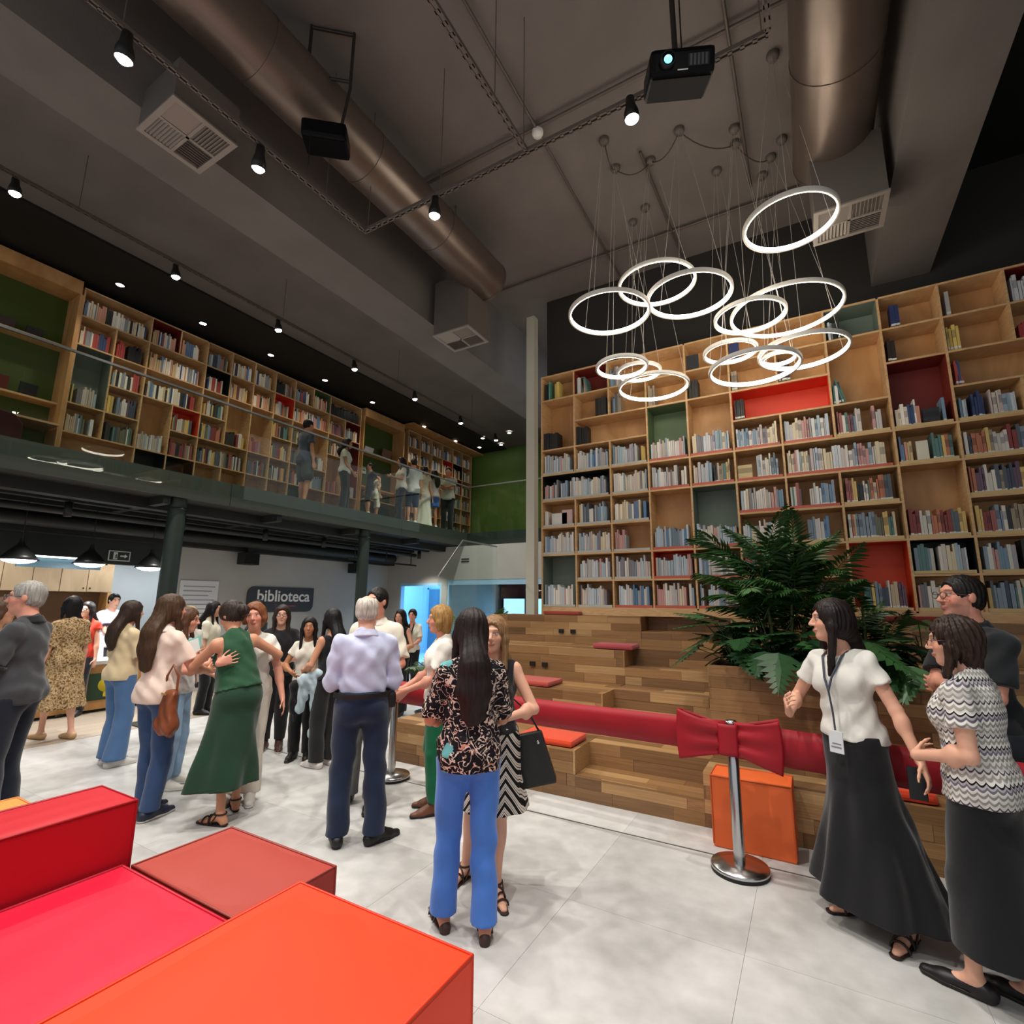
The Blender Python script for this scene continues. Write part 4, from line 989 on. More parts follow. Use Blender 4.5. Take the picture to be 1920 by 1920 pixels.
for k, (z, r) in enumerate([(2.78, .10), (2.85, .05)]):
    tag(MB().tube([(-9.75+.75*k, -2.4, z), (-9.75+.75*k, 10.4, z)], r, 16).build('service_pipe', mat('black_steel', '232523', .5)), ['thick black service pipe along the bulkhead under the mezzanine', 'thinner black service pipe under the mezzanine deck'][k], 'pipe')
t = empty('track_rack', (0, 0, 0)); tag(t, 'black hanging track with drop rods near the far corner under mezzanine', 'lamp track')
MB().box(-8.9, -8.86, 8.0, 10.3, 2.55, 2.59).build('track_bar', m_lampbody, t)
for yy in (8.2, 9.2, 10.1): MB().tube([(-8.88, yy, 2.59), (-8.88, yy, 3.08)], .012, 6).build('drop_rod', m_lampbody, t)
# doorway, glazed front and the blue lit room behind
m_bframe = mat('pale_blue_frame', '9cc4dc', .4)
d = struct(empty('door_1', (-9.72, 10.72, 0)))
MB().box(0, .05, -.07, .07, 0, 2.13).box(1.39, 1.44, -.07, .07, 0, 2.13).box(.05, 1.39, -.07, .07, 2.06, 2.13).build('door_frame', m_bframe, d)
MB().box(1.33, 1.37, .1, .75, .02, 2.05).build('door_leaf', m_bframe, d)
MB().box(1.36, 1.372, .16, .69, .1, 1.95).build('door_pane', glass_mat('blue_glass_pane', (.75, .9, 1, 1), 1.0), d)
w = struct(empty('window_1', (-8.1, 10.72, .35)))
MB().box(0, .05, -.06, .06, 0, 1.85).box(4.6, 4.65, -.06, .06, 0, 1.85).box(.05, 4.6, -.06, .06, 1.72, 1.85).box(.05, 4.6, -.06, .06, 0, .05).build('window_frame', m_bframe, w)
for k in range(3):
    MB().box(.05+k*1.517, 1.56+k*1.517, -.006, .006, .05, 1.72).build('window_pane', m_glass, w)
    if k: MB().box(.04+k*1.517, .07+k*1.517, -.03, .03, .05, 1.72).build('mullion', mat('dark_mullion', '20262c', .5), w)
m_blue = mat('pale_corridor_paint', 'c3dcec', .7)
struct(MB().box(-11.2, -8.2, 13.4, 13.5, 0, 2.9).box(-11.3, -11.2, 10.8, 13.5, 0, 2.9).box(-11.3, -8.2, 10.8, 13.5, -.02, .0).box(-11.3, -8.2, 10.8, 13.4, 2.8, 2.9).box(-8.22, -8.14, 10.8, 13.5, 0, 2.9).build('wall_corridor', m_blue))
ld = bpy.data.lights.new('corridor', 'AREA'); ld.shape = 'RECTANGLE'; ld.size = 1.6; ld.size_y = 1.6; ld.energy = 85; ld.color = (.26, .62, 1)
lo = bpy.data.objects.new('corridor_light', ld); COL.objects.link(lo); lo.location = (-9.6, 12.2, 2.78)
cp = empty('corridor_glow_panel', (-9.6, 12.2, 2.79)); tag(cp, 'unseen glowing panel added for bluish daylight in the corridor', 'glow panel')  # panel added out of sight to stand in for the corridor's bluish daylight
MB().box(-.8, .8, -.8, .8, -.001, .008).build('lamp_panel', mat('corridor_lamp', 'ffffff', .5, emit=(.3, .66, 1, 1), estr=1.6), cp)
d2 = struct(empty('door_2', (-10.5, 13.38, 0)))
MB().box(-.4, .4, -.02, .0, 0, 2.05).build('door_leaf', mat('corridor_door', '5f8098', .5), d2)
MB().box(-.46, -.4, -.03, .0, 0, 2.1).box(.4, .46, -.03, 0, 0, 2.1).box(-.46, .46, -.03, 0, 2.05, 2.1).build('door_frame', m_bframe, d2)
t = empty('corridor_plate', (-9.05, 13.38, 1.6)); tag(t, 'small dark plate on the corridor wall seen through the doorway', 'plate')
MB().box(-.12, .12, -.015, 0, -.08, .08).build('plate', mat('plate_dark', '33526a', .5), t)
struct(MB().box(-8.1, -3.4, 13.2, 13.3, 0, 2.9).build('wall_side_room', mat('side_room_maroon', '5a2a2c', .7)))
struct(MB().box(-8.1, -3.4, 10.8, 13.2, 2.85, 2.9).build('ceiling_side_room', m_black))
sw = struct(empty('window_2', (-7.0, 13.19, 1.2)))
for k in range(3):
    MB().box(-.9+k*.75, -.2+k*.75, -.01, 0, -.35, .55).build('window_pane', mat('daylight_pane', 'ffffff', .5, emit=(.30, .62, 1, 1), estr=1.6), sw)
MB().box(-.96, 1.36, -.03, .01, .55, .6).box(-.96, 1.36, -.03, .01, -.4, -.35).box(-.96, -.9, -.03, .01, -.35, .55).box(1.3, 1.36, -.03, .01, -.35, .55).build('window_frame', m_black, sw)
# lettered plate on the back wall
t = empty('wall_plate', tuple(at(872, 1052, y=10.64))); tag(t, 'two small dark lines of lettering on the back wall above glazing', 'plate')
MB().box(-.12, .12, -.006, .004, .035, .065).build('print_line', m_lampbody, t); MB().box(-.12, .12, -.006, .004, -.03, .0).build('print_line', m_lampbody, t)
# glass balustrade of the mezzanine
gb = empty('glass_balustrade', (0, 0, 0)); tag(gb, 'frameless glass balustrade with slim top rail along the mezzanine edge', 'balustrade')
ys = [-2.4, -.2, 1.9, 4.0, 6.1, 8.2, 10.3, 10.78]
for a, b in zip(ys[:-1], ys[1:]):
    MB().box(-7.592, -7.58, a+.006, b-.006, 3.2, 4.62).build('glass_pane', m_glass, gb)
for a, b in [(-7.58, -5.6), (-5.6, -3.55)]: MB().box(a+.006, b-.006, 10.775, 10.787, 3.2, 4.62).build('glass_pane', m_glass, gb)
MB().box(-7.6, -7.572, -2.4, 10.79, 4.62, 4.65).build('top_rail', mat('steel_rail', '8d8f8c', .3, .8), gb)
MB().box(-7.6, -3.55, 10.767, 10.795, 4.62, 4.65).build('top_rail', mat('steel_rail', '8d8f8c', .3, .8), gb)
# glass side screen of the tiers
gs = empty('glass_screen', (0, 0, 0)); tag(gs, 'sloping clear glass screen at the doorway end of the tiered seats', 'glass screen')
MB().prism([(5.05, .76), (5.05, 1.93), (5.56, 2.44), (6.42, 2.44), (6.42, 1.47), (5.72, 1.47), (5.7, 1.12), (5.05, 1.12)], 'x', -3.99, -3.975).build('glass_pane', m_glass, gs)
MB().tube([(-3.982, 5.05, 1.94), (-3.982, 5.56, 2.45), (-3.982, 6.42, 2.45)], .012, 8).build('edge_rail', mat('steel_rail', '8d8f8c', .3, .8), gs)
# ------------------------------------------------------------------ poufs, stanchions, ribbon
def pouf(name, x0, x1, y0, y1, h, top, label, z0=0.0, bev=.022, cat='pouf', group='modular foam seats'):
    t = empty(name, ((x0+x1)/2, (y0+y1)/2, z0)); tag(t, label, cat, group)
    m = mat('vinyl_'+top, top, .5, spec=.3, bump=(9, .12)); a, b = (x1-x0)/2, (y1-y0)/2
    # slightly pillowed block: subdivided top
    n = 12; mb = MB(); V = []; 
    for j in range(n+1):
        for i in range(n+1):
            u, v = -1+2*i/n, -1+2*j/n
            V.append((u*a*.985, v*b*.985, h-.012+.012*(1-u**4)*(1-v**4)+.002*math.sin(9*u+3*v)))
    mb.add(V, [(j*(n+1)+i, j*(n+1)+i+1, (j+1)*(n+1)+i+1, (j+1)*(n+1)+i) for j in range(n) for i in range(n)], True)
    mb.build('top_panel', m, t)
    MB().box(-a, a, -b, b, .0, h-.008).build('body', m, t, bevel=bev*.5)
    r = .0065
    mp = mat('piping_'+top, tuple(c*.72 for c in rgb(top)[:3])+(1,), .5)
    q = [(-a, -b), (a, -b), (a, b), (-a, b)]
    MB().tube([(x*.993, y*.993, h-.008) for x, y in q], r, 6, closed=True).build('piping', mp, t)
    for x, y in q: MB().tube([(x*.992, y*.992, .02), (x*.992, y*.992, h-.008)], r, 6).build('corner_seam', mp, t)
    return t
pouf('foam_pouf', -2.86, -2.03, 1.395, 1.88, .40, '9c3a30', 'square brick brown pouf beside the crimson seat')
pouf('foam_pouf', -2.005, -1.10, .35, 1.66, .435, 'e83a14', 'large bright orange pouf in the near corner')
pouf('foam_pouf', -2.90, -2.03, .45, 1.375, .40, 'cf1433', 'crimson foam seat block between orange pouf and red backrest')
pouf('foam_bolster', -3.30, -2.925, .2, 1.42, .665, 'b01020', 'raised red foam backrest block behind the crimson seat', cat='bolster')
pouf('foam_pouf', -4.35, -3.32, .9, 1.42, .42, 'e8924a', 'light orange pouf peeking behind the red backrest')
pouf('foam_pouf', -2.90, -2.03, -.45, .43, .44, 'e8924a', 'light orange pouf at the lowest photo corner beside crimson seat')
pouf('foam_pouf', -1.52, -1.05, -.15, .335, .55, '5c2436', 'plum coloured pouf just rising in at the lower photo edge')
# orange cube leaning on the first riser
ob = pouf('foam_cube', -.70, -.20, 3.99, 4.255, .46, 'e86a35', 'orange vinyl cube seat standing behind the chrome stanchion', group='loose foam cubes')
# stanchions
m_chrome = mat('brushed_chrome', 'c2c3c4', .22, 1.0)
m_red = mat('red_ribbon_satin', '98091c', .6, sheen=.0, noise=(4, .08))
def stanchion(x, y, label):
    t = empty('stanchion', (x, y, 0)); tag(t, label, 'stanchion', 'chrome ribbon stanchions')
    MB().lathe([(0, 0), (.168, 0), (.17, .012), (.168, .024)], n=40).build('rubber_ring', mat('black_rubber', '1c1b1a', .7), t)
    MB().lathe([(.17, .022), (.172, .03), (.165, .042), (.06, .056), (.04, .058), (0, .058)], n=40).build('base_disc', m_chrome, t)
    MB().lathe([(.034, .055), (.034, .84), (.03, .845)], n=24).build('post', m_chrome, t)
    MB().lathe([(.034, .845), (.04, .85), (.04, .875), (.03, .885), (0, .888)], n=24).build('cap', m_chrome, t)
    return t
stanchion(-.505, 3.72, 'chrome stanchion behind the big red bow')
stanchion(-3.52, 3.86, 'chrome stanchion mostly hidden behind man in lilac shirt')
stanchion(2.5, 3.62, 'chrome stanchion out of view beyond the striped top woman')
def ribbon_strip(a, b, za, zb, h, sag, n=24):
    mb = MB(); V = []
    a, b = np.array(a), np.array(b); d = (b-a)/np.linalg.norm(b-a); s = np.array([d[1], -d[0]])
    if s[1] > 0: s = -s
    for i in range(n+1):
        t = i/n; p = a+(b-a)*t; zt = za+(zb-za)*t-sag*4*t*(1-t)
        for k in range(5):      # folded lengthwise: upper part tips toward the room
            u = k/4; off = .045*math.sin(u*math.pi)*(.6+.4*math.sin(3*t+1)) + .02*(1-u)
            V.append((p[0]+s[0]*off, p[1]+s[1]*off, zt-h*u))
    f = [(i*5+k, (i+1)*5+k, (i+1)*5+k+1, i*5+k+1) for i in range(n) for k in range(4)]
    mb.add(V, f, True); return mb
def thick(o, t=.004):
    md = o.modifiers.new('thickness', 'SOLIDIFY'); md.thickness = t; return o
rb = empty('red_ribbon', (0, 0, 0)); tag(rb, 'wide red ceremonial ribbon stretched between the chrome stanchions', 'ribbon')
thick(ribbon_strip((-3.50, 3.845), (-.53, 3.70), .885, .885, .2, .01).build('ribbon_length', m_red, rb, recalc=False))
thick(ribbon_strip((-.48, 3.70), (2.46, 3.6), .885, .86, .22, .02).build('ribbon_length', m_red, rb, recalc=False))
bo = empty('ribbon_bow', (-.515, 3.66, .785)); tag(bo, 'big red fabric bow tied on the chrome stanchion', 'bow')
def loop(sgn):
    mb = MB(); V = []; n, k = 18, 14
    for i in range(n+1):
        t = i/n; w = .095+.06*(t**1.4)       # half height grows outward
        x = sgn*(.045+.245*t)
        yf = -.035-.035*math.sin(t*math.pi*.85)
        for j in range(k+1):
            v = -1+2*j/k
            V.append((x+sgn*.02*math.cos(v*1.2)*t, yf+.012*math.cos(v*7+sgn)*(1-t), v*w+(-.012*t if sgn > 0 else .004*t)))
    for i in range(n, -1, -1):
        t = i/n; w = .09+.055*(t**1.4); x = sgn*(.045+.245*t); yb = .02+.03*math.sin(t*math.pi*.85)
        for j in range(k+1):
            v = -1+2*j/k; V.append((x, yb, v*w))
    m = k+1
    mb.add(V, [(i*m+j, (i+1)*m+j, (i+1)*m+j+1, i*m+j+1) for i in range(2*n+1) for j in range(k)], True); return mb
for s in (-1, 1): thick(loop(s).build('bow_loop', m_red, bo, recalc=False))
mb = MB(); V = []
for i in range(9):
    t = -1+2*i/8
    for j in range(9):
        v = -1+2*j/8; V.append((t*.06, -.062+.012*t*t, v*.093))
mb.add(V, [(i*9+j, (i+1)*9+j, (i+1)*9+j+1, i*9+j+1) for i in range(8) for j in range(8)], True)
thick(mb.build('bow_knot', m_red, bo, recalc=False), .012)
# ------------------------------------------------------------------ people: smooth blended fields turned into one surface each
_BIG = .09
class Field:
    def __init__(s, lo, hi, vox):
        s.vox = vox; s.lo = np.array(lo, np.float32)-2*vox
        s.n = np.ceil((np.array(hi)-s.lo)/vox).astype(int)+3
        s.f = np.full(s.n, _BIG, np.float32)
        s.ax = [s.lo[i]+vox*np.arange(s.n[i], dtype=np.float32) for i in range(3)]
    def blk(s, lo, hi, m=.06):
        a = np.clip(np.floor((np.array(lo)-m-s.lo)/s.vox).astype(int), 0, s.n); b = np.clip(np.ceil((np.array(hi)+m-s.lo)/s.vox).astype(int)+1, 0, s.n)
        if (b <= a).any(): return None
        sl = tuple(slice(a[i], b[i]) for i in range(3))
        return sl, s.ax[0][sl[0]][:, None, None], s.ax[1][sl[1]][None, :, None], s.ax[2][sl[2]][None, None, :]
    def _add(s, sl, d, k):
        a = s.f[sl]
        if k > 0:
            h = np.maximum(k-np.abs(a-d), 0)/k
            s.f[sl] = np.minimum(np.minimum(a, d)-h*h*k*.25, _BIG)
        else: s.f[sl] = np.minimum(a, d)
    def _sub(s, sl, d, k):
        a = s.f[sl]; d = -d
        if k > 0:
            h = np.maximum(k-np.abs(a-d), 0)/k
            s.f[sl] = np.maximum(a, d)+h*h*k*.25
        else: s.f[sl] = np.maximum(a, d)
    def cone(s, a, b, ra, rb, k=.02, flat=None, sub=False, endcut=False):
        """round cone; flat=(direction, factor) squeezes it along a direction"""
        a, b = np.array(a, np.float32), np.array(b, np.float32); R = max(ra, rb)
        q = s.blk(np.minimum(a, b)-R, np.maximum(a, b)+R)
        if q is None: return
        sl, x, y, z = q; ba = b-a; L = float(ba@ba)+1e-9
        px, py, pz = x-a[0], y-a[1], z-a[2]
        t = np.clip((px*ba[0]+py*ba[1]+pz*ba[2])/L, 0, 1)
        wx, wy, wz = px-t*ba[0], py-t*ba[1], pz-t*ba[2]
        if flat is not None:
            n, fa = flat; n = np.array(n, np.float32); n = n/np.linalg.norm(n); dt = (wx*n[0]+wy*n[1]+wz*n[2])*(fa-1)
            wx, wy, wz = wx+n[0]*dt, wy+n[1]*dt, wz+n[2]*dt
        d = np.sqrt(wx*wx+wy*wy+wz*wz)-(ra+(rb-ra)*t)
        if endcut: d = np.maximum(d, (px*ba[0]+py*ba[1]+pz*ba[2])/math.sqrt(L)-math.sqrt(L))
        (s._sub if sub else s._add)(sl, d, k)
    def ell(s, c, r, k=.02, M=None, sub=False):
        c = np.array(c, np.float32); r = np.array(r, np.float32); R = r.max()
        q = s.blk(c-R, c+R)
        if q is None: return
        sl, x, y, z = q; px, py, pz = x-c[0], y-c[1], z-c[2]
        if M is not None:      # columns of M are the ellipsoid's axes
            px, py, pz = (px*M[0, 0]+py*M[1, 0]+pz*M[2, 0], px*M[0, 1]+py*M[1, 1]+pz*M[2, 1], px*M[0, 2]+py*M[1, 2]+pz*M[2, 2])
        k0 = np.sqrt((px/r[0])**2+(py/r[1])**2+(pz/r[2])**2); k1 = np.sqrt((px/r[0]**2)**2+(py/r[1]**2)**2+(pz/r[2]**2)**2)+1e-6
        (s._sub if sub else s._add)(sl, k0*(k0-1)/k1, k)
    def cut(s, n, p):
        """keep the side the normal points away from"""
        n = np.array(n, np.float32); n = n/np.linalg.norm(n); o = float(n@np.array(p, np.float32))
        s.f = np.maximum(s.f, s.ax[0][:, None, None]*n[0]+s.ax[1][None, :, None]*n[1]+s.ax[2][None, None, :]*n[2]-o)
    def folds(s, amp, fr=(22, 22, 9), seed=0, zfun=None):
        rg = np.random.RandomState(seed); ph = rg.rand(6)*6.28
        x, y, z = s.ax[0][:, None, None], s.ax[1][None, :, None], s.ax[2][None, None, :]
        w = np.sin(x*fr[0]+ph[0]+1.3*np.sin(z*fr[2]+ph[1]))*np.sin(y*fr[1]+ph[2]+1.2*np.sin(z*fr[2]*1.3+ph[3]))
        w = w+.6*np.sin((x+y)*fr[0]*.9+z*fr[2]*2.1+ph[4]+np.sin(z*11+ph[5]))
        if zfun is not None: w = w*zfun(z)
        near = np.abs(s.f) < .05
        s.f = np.where(near, s.f+amp*w, s.f).astype(np.float32)
    def mesh(s, name):
        f = s.f; f[0], f[-1] = _BIG, _BIG; f[:, 0], f[:, -1] = _BIG, _BIG; f[:, :, 0], f[:, :, -1] = _BIG, _BIG
        ins = f < 0; c8 = np.zeros(np.array(f.shape)-1, np.int8)
        for i in (0, 1):
            for j in (0, 1):
                for k in (0, 1): c8 += ins[i:f.shape[0]-1+i, j:f.shape[1]-1+j, k:f.shape[2]-1+k]
        act = (c8 > 0) & (c8 < 8); idx = np.argwhere(act)
        if not len(idx): return None, None
        mp = np.full(act.shape, -1, np.int32); mp[act] = np.arange(len(idx))
        I, J, K = idx.T
        cv = {(i, j, k): f[I+i, J+j, K+k] for i in (0, 1) for j in (0, 1) for k in (0, 1)}
        acc = np.zeros((len(idx), 3), np.float32); cnt = np.zeros(len(idx), np.float32)
        for a in cv:
            for ax in range(3):
                if a[ax]: continue
                b = list(a); b[ax] = 1; b = tuple(b)
                m = (cv[a] < 0) != (cv[b] < 0); t = np.where(m, cv[a]/(cv[a]-cv[b]+1e-12), 0)
                for d in range(3): acc[:, d] += m*(a[d]+(t if d == ax else 0))
                cnt += m
        V = s.lo+s.vox*(idx+acc/cnt[:, None])
        Q = []
        for ax in range(3):
            sl0 = [slice(1, -1)]*3; sl0[ax] = slice(0, -1); sl1 = list(sl0); sl1[ax] = slice(1, None)
            e = np.argwhere(ins[tuple(sl0)] != ins[tuple(sl1)])
            off = np.ones(3, int); off[ax] = 0; e = e+off
            b, c = [(1, 2), (2, 0), (0, 1)][ax]
            u, v = np.zeros(3, int), np.zeros(3, int); u[b] = 1; v[c] = 1
            g = lambda q: mp[q[:, 0], q[:, 1], q[:, 2]]
            q = np.stack([g(e-u-v), g(e-v), g(e), g(e-u)], 1)
            flip = ~ins[e[:, 0], e[:, 1], e[:, 2]]
            q[flip] = q[flip][:, ::-1]; Q.append(q)
        Q = np.concatenate(Q)
        me = bpy.data.meshes.new(name)
        me.vertices.add(len(V)); me.vertices.foreach_set('co', V.astype(np.float32).ravel())
        me.loops.add(len(Q)*4); me.loops.foreach_set('vertex_index', Q.astype(np.int32).ravel())
        me.polygons.add(len(Q)); me.polygons.foreach_set('loop_start', np.arange(0, len(Q)*4, 4, dtype=np.int32))
        me.polygons.foreach_set('use_smooth', np.ones(len(Q), bool))
        me.update(calc_edges=True)
        return me, V

def unit(v): v = np.array(v, float); return v/(np.linalg.norm(v)+1e-9)
def rotm(yaw=0, pitch=0, roll=0):
    """columns: right, forward, up of a part turned left by yaw, tipped up by pitch, rolled"""
    cy, sy, cp, sp, cr, sr = math.cos(yaw), math.sin(yaw), math.cos(pitch), math.sin(pitch), math.cos(roll), math.sin(roll)
    Z = np.array([[cy, -sy, 0], [sy, cy, 0], [0, 0, 1]]); X = np.array([[1, 0, 0], [0, cp, -sp], [0, sp, cp]]); Y = np.array([[cr, 0, sr], [0, 1, 0], [-sr, 0, cr]])
    return Z@X@Y
def ik(a, t, l1, l2, pole):
    a, t = np.array(a, float), np.array(t, float); d = t-a; D = np.linalg.norm(d); D2 = min(D, (l1+l2)*.998); d = d/(D+1e-9)
    x = (l1*l1-l2*l2+D2*D2)/(2*D2); h = math.sqrt(max(1e-6, l1*l1-x*x))
    p = np.array(pole, float); p = p-d*(p@d); p = p/(np.linalg.norm(p)+1e-9)
    return a+d*x+p*h, a+d*D2

def cloth_mat(name, col, rough=.85, weave=900, var=.06, sheen=.2, wrinkle=0):
    key = 'cloth_'+name
    if key in MATS: return MATS[key]
    m = mat(key, col, rough, spec=.2, sheen=sheen, noise=(5, var), bump=(11, .35+wrinkle))
    return m
def skin_mat():
    if 'skin' in MATS: return MATS['skin']
    m = bpy.data.materials.new('skin'); m.use_nodes = True
    nt = m.node_tree; b = nt.nodes['Principled BSDF']
    a = nt.nodes.new('ShaderNodeAttribute'); a.attribute_name = 'Col'
    nt.links.new(a.outputs['Color'], b.inputs['Base Color'])
    b.inputs['Roughness'].default_value = .5; b.inputs['Specular IOR Level'].default_value = .35
    MATS['skin'] = m; return m
def hair_mat(col):
    key = 'hair_'+col
    if key in MATS: return MATS[key]
    m = bpy.data.materials.new(key); m.use_nodes = True
    nt = m.node_tree; b = nt.nodes['Principled BSDF']
    tc = nt.nodes.new('ShaderNodeTexCoord'); mp = nt.nodes.new('ShaderNodeMapping'); mp.inputs['Scale'].default_value = (90, 90, 6)
    n = nt.nodes.new('ShaderNodeTexNoise'); n.inputs['Scale'].default_value = 1; n.inputs['Detail'].default_value = 4
    nt.links.new(tc.outputs['Object'], mp.inputs[0]); nt.links.new(mp.outputs[0], n.inputs['Vector'])
    r = nt.nodes.new('ShaderNodeValToRGB'); c = rgb(col)
    r.color_ramp.elements[0].position = .3; r.color_ramp.elements[0].color = tuple(x*.55 for x in c[:3])+(1,)
    r.color_ramp.elements[1].position = .72; r.color_ramp.elements[1].color = tuple(min(1, x*1.15+.003) for x in c[:3])+(1,)
    nt.links.new(n.outputs[0], r.inputs[0]); nt.links.new(r.outputs[0], b.inputs['Base Color'])
    bp = nt.nodes.new('ShaderNodeBump'); bp.inputs['Strength'].default_value = .5; bp.inputs['Distance'].default_value = .004
    nt.links.new(n.outputs[0], bp.inputs['Height']); nt.links.new(bp.outputs[0], b.inputs['Normal'])
    b.inputs['Roughness'].default_value = .5; b.inputs['Specular IOR Level'].default_value = .22
    MATS[key] = m; return m

SKIN = {'fair': 'd9a48a', 'mid': 'c48c6e', 'tan': 'ad7654', 'deep': '8d5a3e', 'rosy': 'd0917a'}
NPEOPLE = [0]
def person(loc, face, H, label, skin='mid', fem=True, bulk=1.0, belly=0.0, lean=0.0, side=0.0, head=(0, 0, 0), feet=None, arms=None, hair=('long', '2a1c16', .35), hairline=0.0,
           top=None, bottom=None, shoes=None, vox=None, z0=0.0, glasses=None, group=None, mouth='a8625a', extra=None, knee=.0):
    """loc: floor point; face: 0 = looks away from the viewer, 90 = to the photo's left, 180 = at the viewer, -90 = to the right"""
    x0, y0 = loc
    dist = math.hypot(x0, y0)
    vox = vox or max(.0064, .00185*dist)
    rz = math.atan2(-x0, y0)+math.radians(face)
    root = empty('person', (x0, y0, z0), rz); tag(root, label, 'person', group)
    s = H/1.70; NPEOPLE[0] += 1; seed = NPEOPLE[0]
    b = bulk*(.93 if fem else .95); hz_top = top.get('hem', .9) if top else 1
    # ---- skeleton
    feet = feet or {}
    an = {k: np.array([*(feet.get(k, ((.085 if k == 'R' else -.085), (-.01 if k == 'R' else .02)))[:2]), feet.get(k, (0, 0, 0))[2] if len(feet.get(k, (0, 0))) > 2 else 0])*s+np.array([0, 0, .075*s]) for k in 'RL'}
    toe = {k: math.radians(feet[k][3]) if k in feet and len(feet[k]) > 3 else (math.radians(-8) if k == 'R' else math.radians(8)) for k in 'RL'}
    pel = np.array([0, 0, .93])*s
    T = rotm(0, -lean, side)
    def up(p): return pel+T@(np.array(p, float)*s-pel)
    hw = .088*b if fem else .092*b
    hip = {'R': np.array([hw, 0, .90])*s, 'L': np.array([-hw, 0, .90])*s}
    sw = (.143 if fem else .168)*(.6+.4*b)
    sh = {'R': up((sw, -.012, 1.362)), 'L': up((-sw, -.012, 1.362))}
    tc = .90 if top else 1.0; lc_ = .84 if bottom else 1.0; ac = .9 if top and top.get('sleeve', .55) > .2 else 1.0
    kn = {}
    for k in 'RL':
        kk, _ = ik(hip[k], an[k], .4155*s, .4135*s, (0.05 if k == 'R' else -.05, 1, 0)); kn[k] = kk
    arms = arms or {}
    el, wr, hd = {}, {}, {}
    for k in 'RL':
        sg = 1 if k == 'R' else -1
        a = arms.get(k, {})
        t = a.get('t', (sg*.235*(.6+.4*b), .04, .80)); t = np.array(t, float)*s if a.get('abs') else up(t)
        pole = a.get('pole', (sg*.35, -1, -.1))
        el[k], wr[k] = ik(sh[k], t, .285*s, .245*s, pole)
        hd[k] = unit(a['hd']) if 'hd' in a else unit(wr[k]-el[k])
    nb = up((0, -.02, 1.42)); hc0 = up((0, .012, 1.50))
    hc = hc0+np.array([0, 0, 0])+(T@np.array([0, .012, .087]))*s
    HM = T@rotm(math.radians(head[0]), math.radians(head[1]), math.radians(head[2])) if lean else rotm(math.radians(head[0]), math.radians(head[1]), math.radians(head[2]))
    def hp(p): return hc+HM@(np.array(p, float)*s)
    pts = np.array([*sh.values(), *el.values(), *wr.values(), *an.values(), *kn.values(), hc, pel])
    lo, hi = pts.min(0)-.22*s, pts.max(0)+.22*s
    lo[2] = min(lo[2], 0)
    lo[2] = max(lo[2], -.02)
    # ---- body
    B = Field(lo, hi, vox)
    fx, up3 = T@np.array([0, 1, 0]), T@np.array([0, 0, 1])
    B.ell(up((0, -.01, .95)), np.array([.150*b, .105*b+belly*.2, .13])*s*tc, .03, T)
    B.cone(up((0, 0, 1.02)), up((0, .0, 1.24)), .120*b*s*tc, .132*b*s*tc, .04, (fx, 1.33))
    B.ell(up((0, .0, 1.26)), np.array([.142*(.6+.4*b), .100*b, .14])*s*tc, .03, T)
    for k in 'RL':
        B.cone(up((0, -.02, 1.385)), sh[k], .050*s*tc, .044*s*(.82 if ac < 1 else 1), .02); B.cone(up((0, -.012, 1.30)), sh[k]+T@np.array([0, 0, -.03])*s, .072*s*tc, .045*s*tc, .02)
    B.cone(up((0, -.018, 1.36)), up((0, -.012, 1.44)), .066*s, .050*s, .03)
    nr = (.047 if fem else .057)*s*(.7+.3*b)
    B.cone(nb, hc0, nr*1.1, nr, .02)
    # head
    def he(c, r, k=.012, sub=False): B.ell(hp(c), np.array(r)*s, k*s, HM, sub)
    he((0, -.012, .03), (.073, .091, .086), .01)
    he((0, .026, -.03), (.057, .064, .086), .03)
    he((0, .062, -.094), (.026, .022, .02), .03)
    he((0, -.02, -.05), (.055, .055, .05), .03)
    he((0, .076, .034), (.046, .016, .011), .02)
    for q in (-1, 1):
        he((q*.036, .058, -.022), (.023, .024, .024), .02)
        he((q*.031, .103, .010), (.019, .018, .0125), .010, True)
        he((q*.031, .0785, .009), (.0125, .0125, .0115), .003)
        he((q*.0765, -.006, .0), (.010, .02, .031), .006)
    B.cone(hp((0, .088, .018)), hp((0, .110, -.022)), .0075*s, .0115*s, .008*s)
    for q in (-1, 1): he((q*.011, .098, -.026), (.008, .01, .007), .006)
    he((0, .0905, -.054), (.022, .010, .006), .006); he((0, .089, -.064), (.019, .010, .0065), .006)
    # arms and hands
    ab = .62+.38*b
    bare = []
    for k in 'RL':
        sg = 1 if k == 'R' else -1
        B.cone(sh[k], el[k], .045*s*ab, .0345*s*ab, .02)
        B.cone(el[k], wr[k], .0355*s*ab, .0235*s, .012)
        mid = el[k]+(wr[k]-el[k])*.28; B.ell(mid, np.array([.0365, .0365, .055])*s*ab, .02)
        hand(B, wr[k], hd[k], arms.get(k, {}).get('pn'), arms.get(k, {}).get('curl', .35), arms.get(k, {}).get('spread', .5), sg, s, wr[k]-el[k], max(vox, 0))
    # legs and feet
    for k in 'RL':
        sg = 1 if k == 'R' else -1
        covk = bottom and bottom.get('hem', .07) < .42; l1 = lc_ if bottom else 1.0; l2 = .82 if covk else 1.0; l3 = .8 if (bottom and bottom.get('kind', 'trousers') == 'trousers' and covk) else 1.0
        B.cone(hip[k], kn[k], .078*b*s*l1, .048*s*(.6+.4*b)*l2, .03)
        B.cone(kn[k], an[k], .046*s*(.6+.4*b)*l2, .031*s, .02)
        cf = kn[k]+(an[k]-kn[k])*.3; cf[1] -= .014*s; B.ell(cf, np.array([.044*(.5+.5*b), .048*(.5+.5*b), .11])*s*l3, .03)
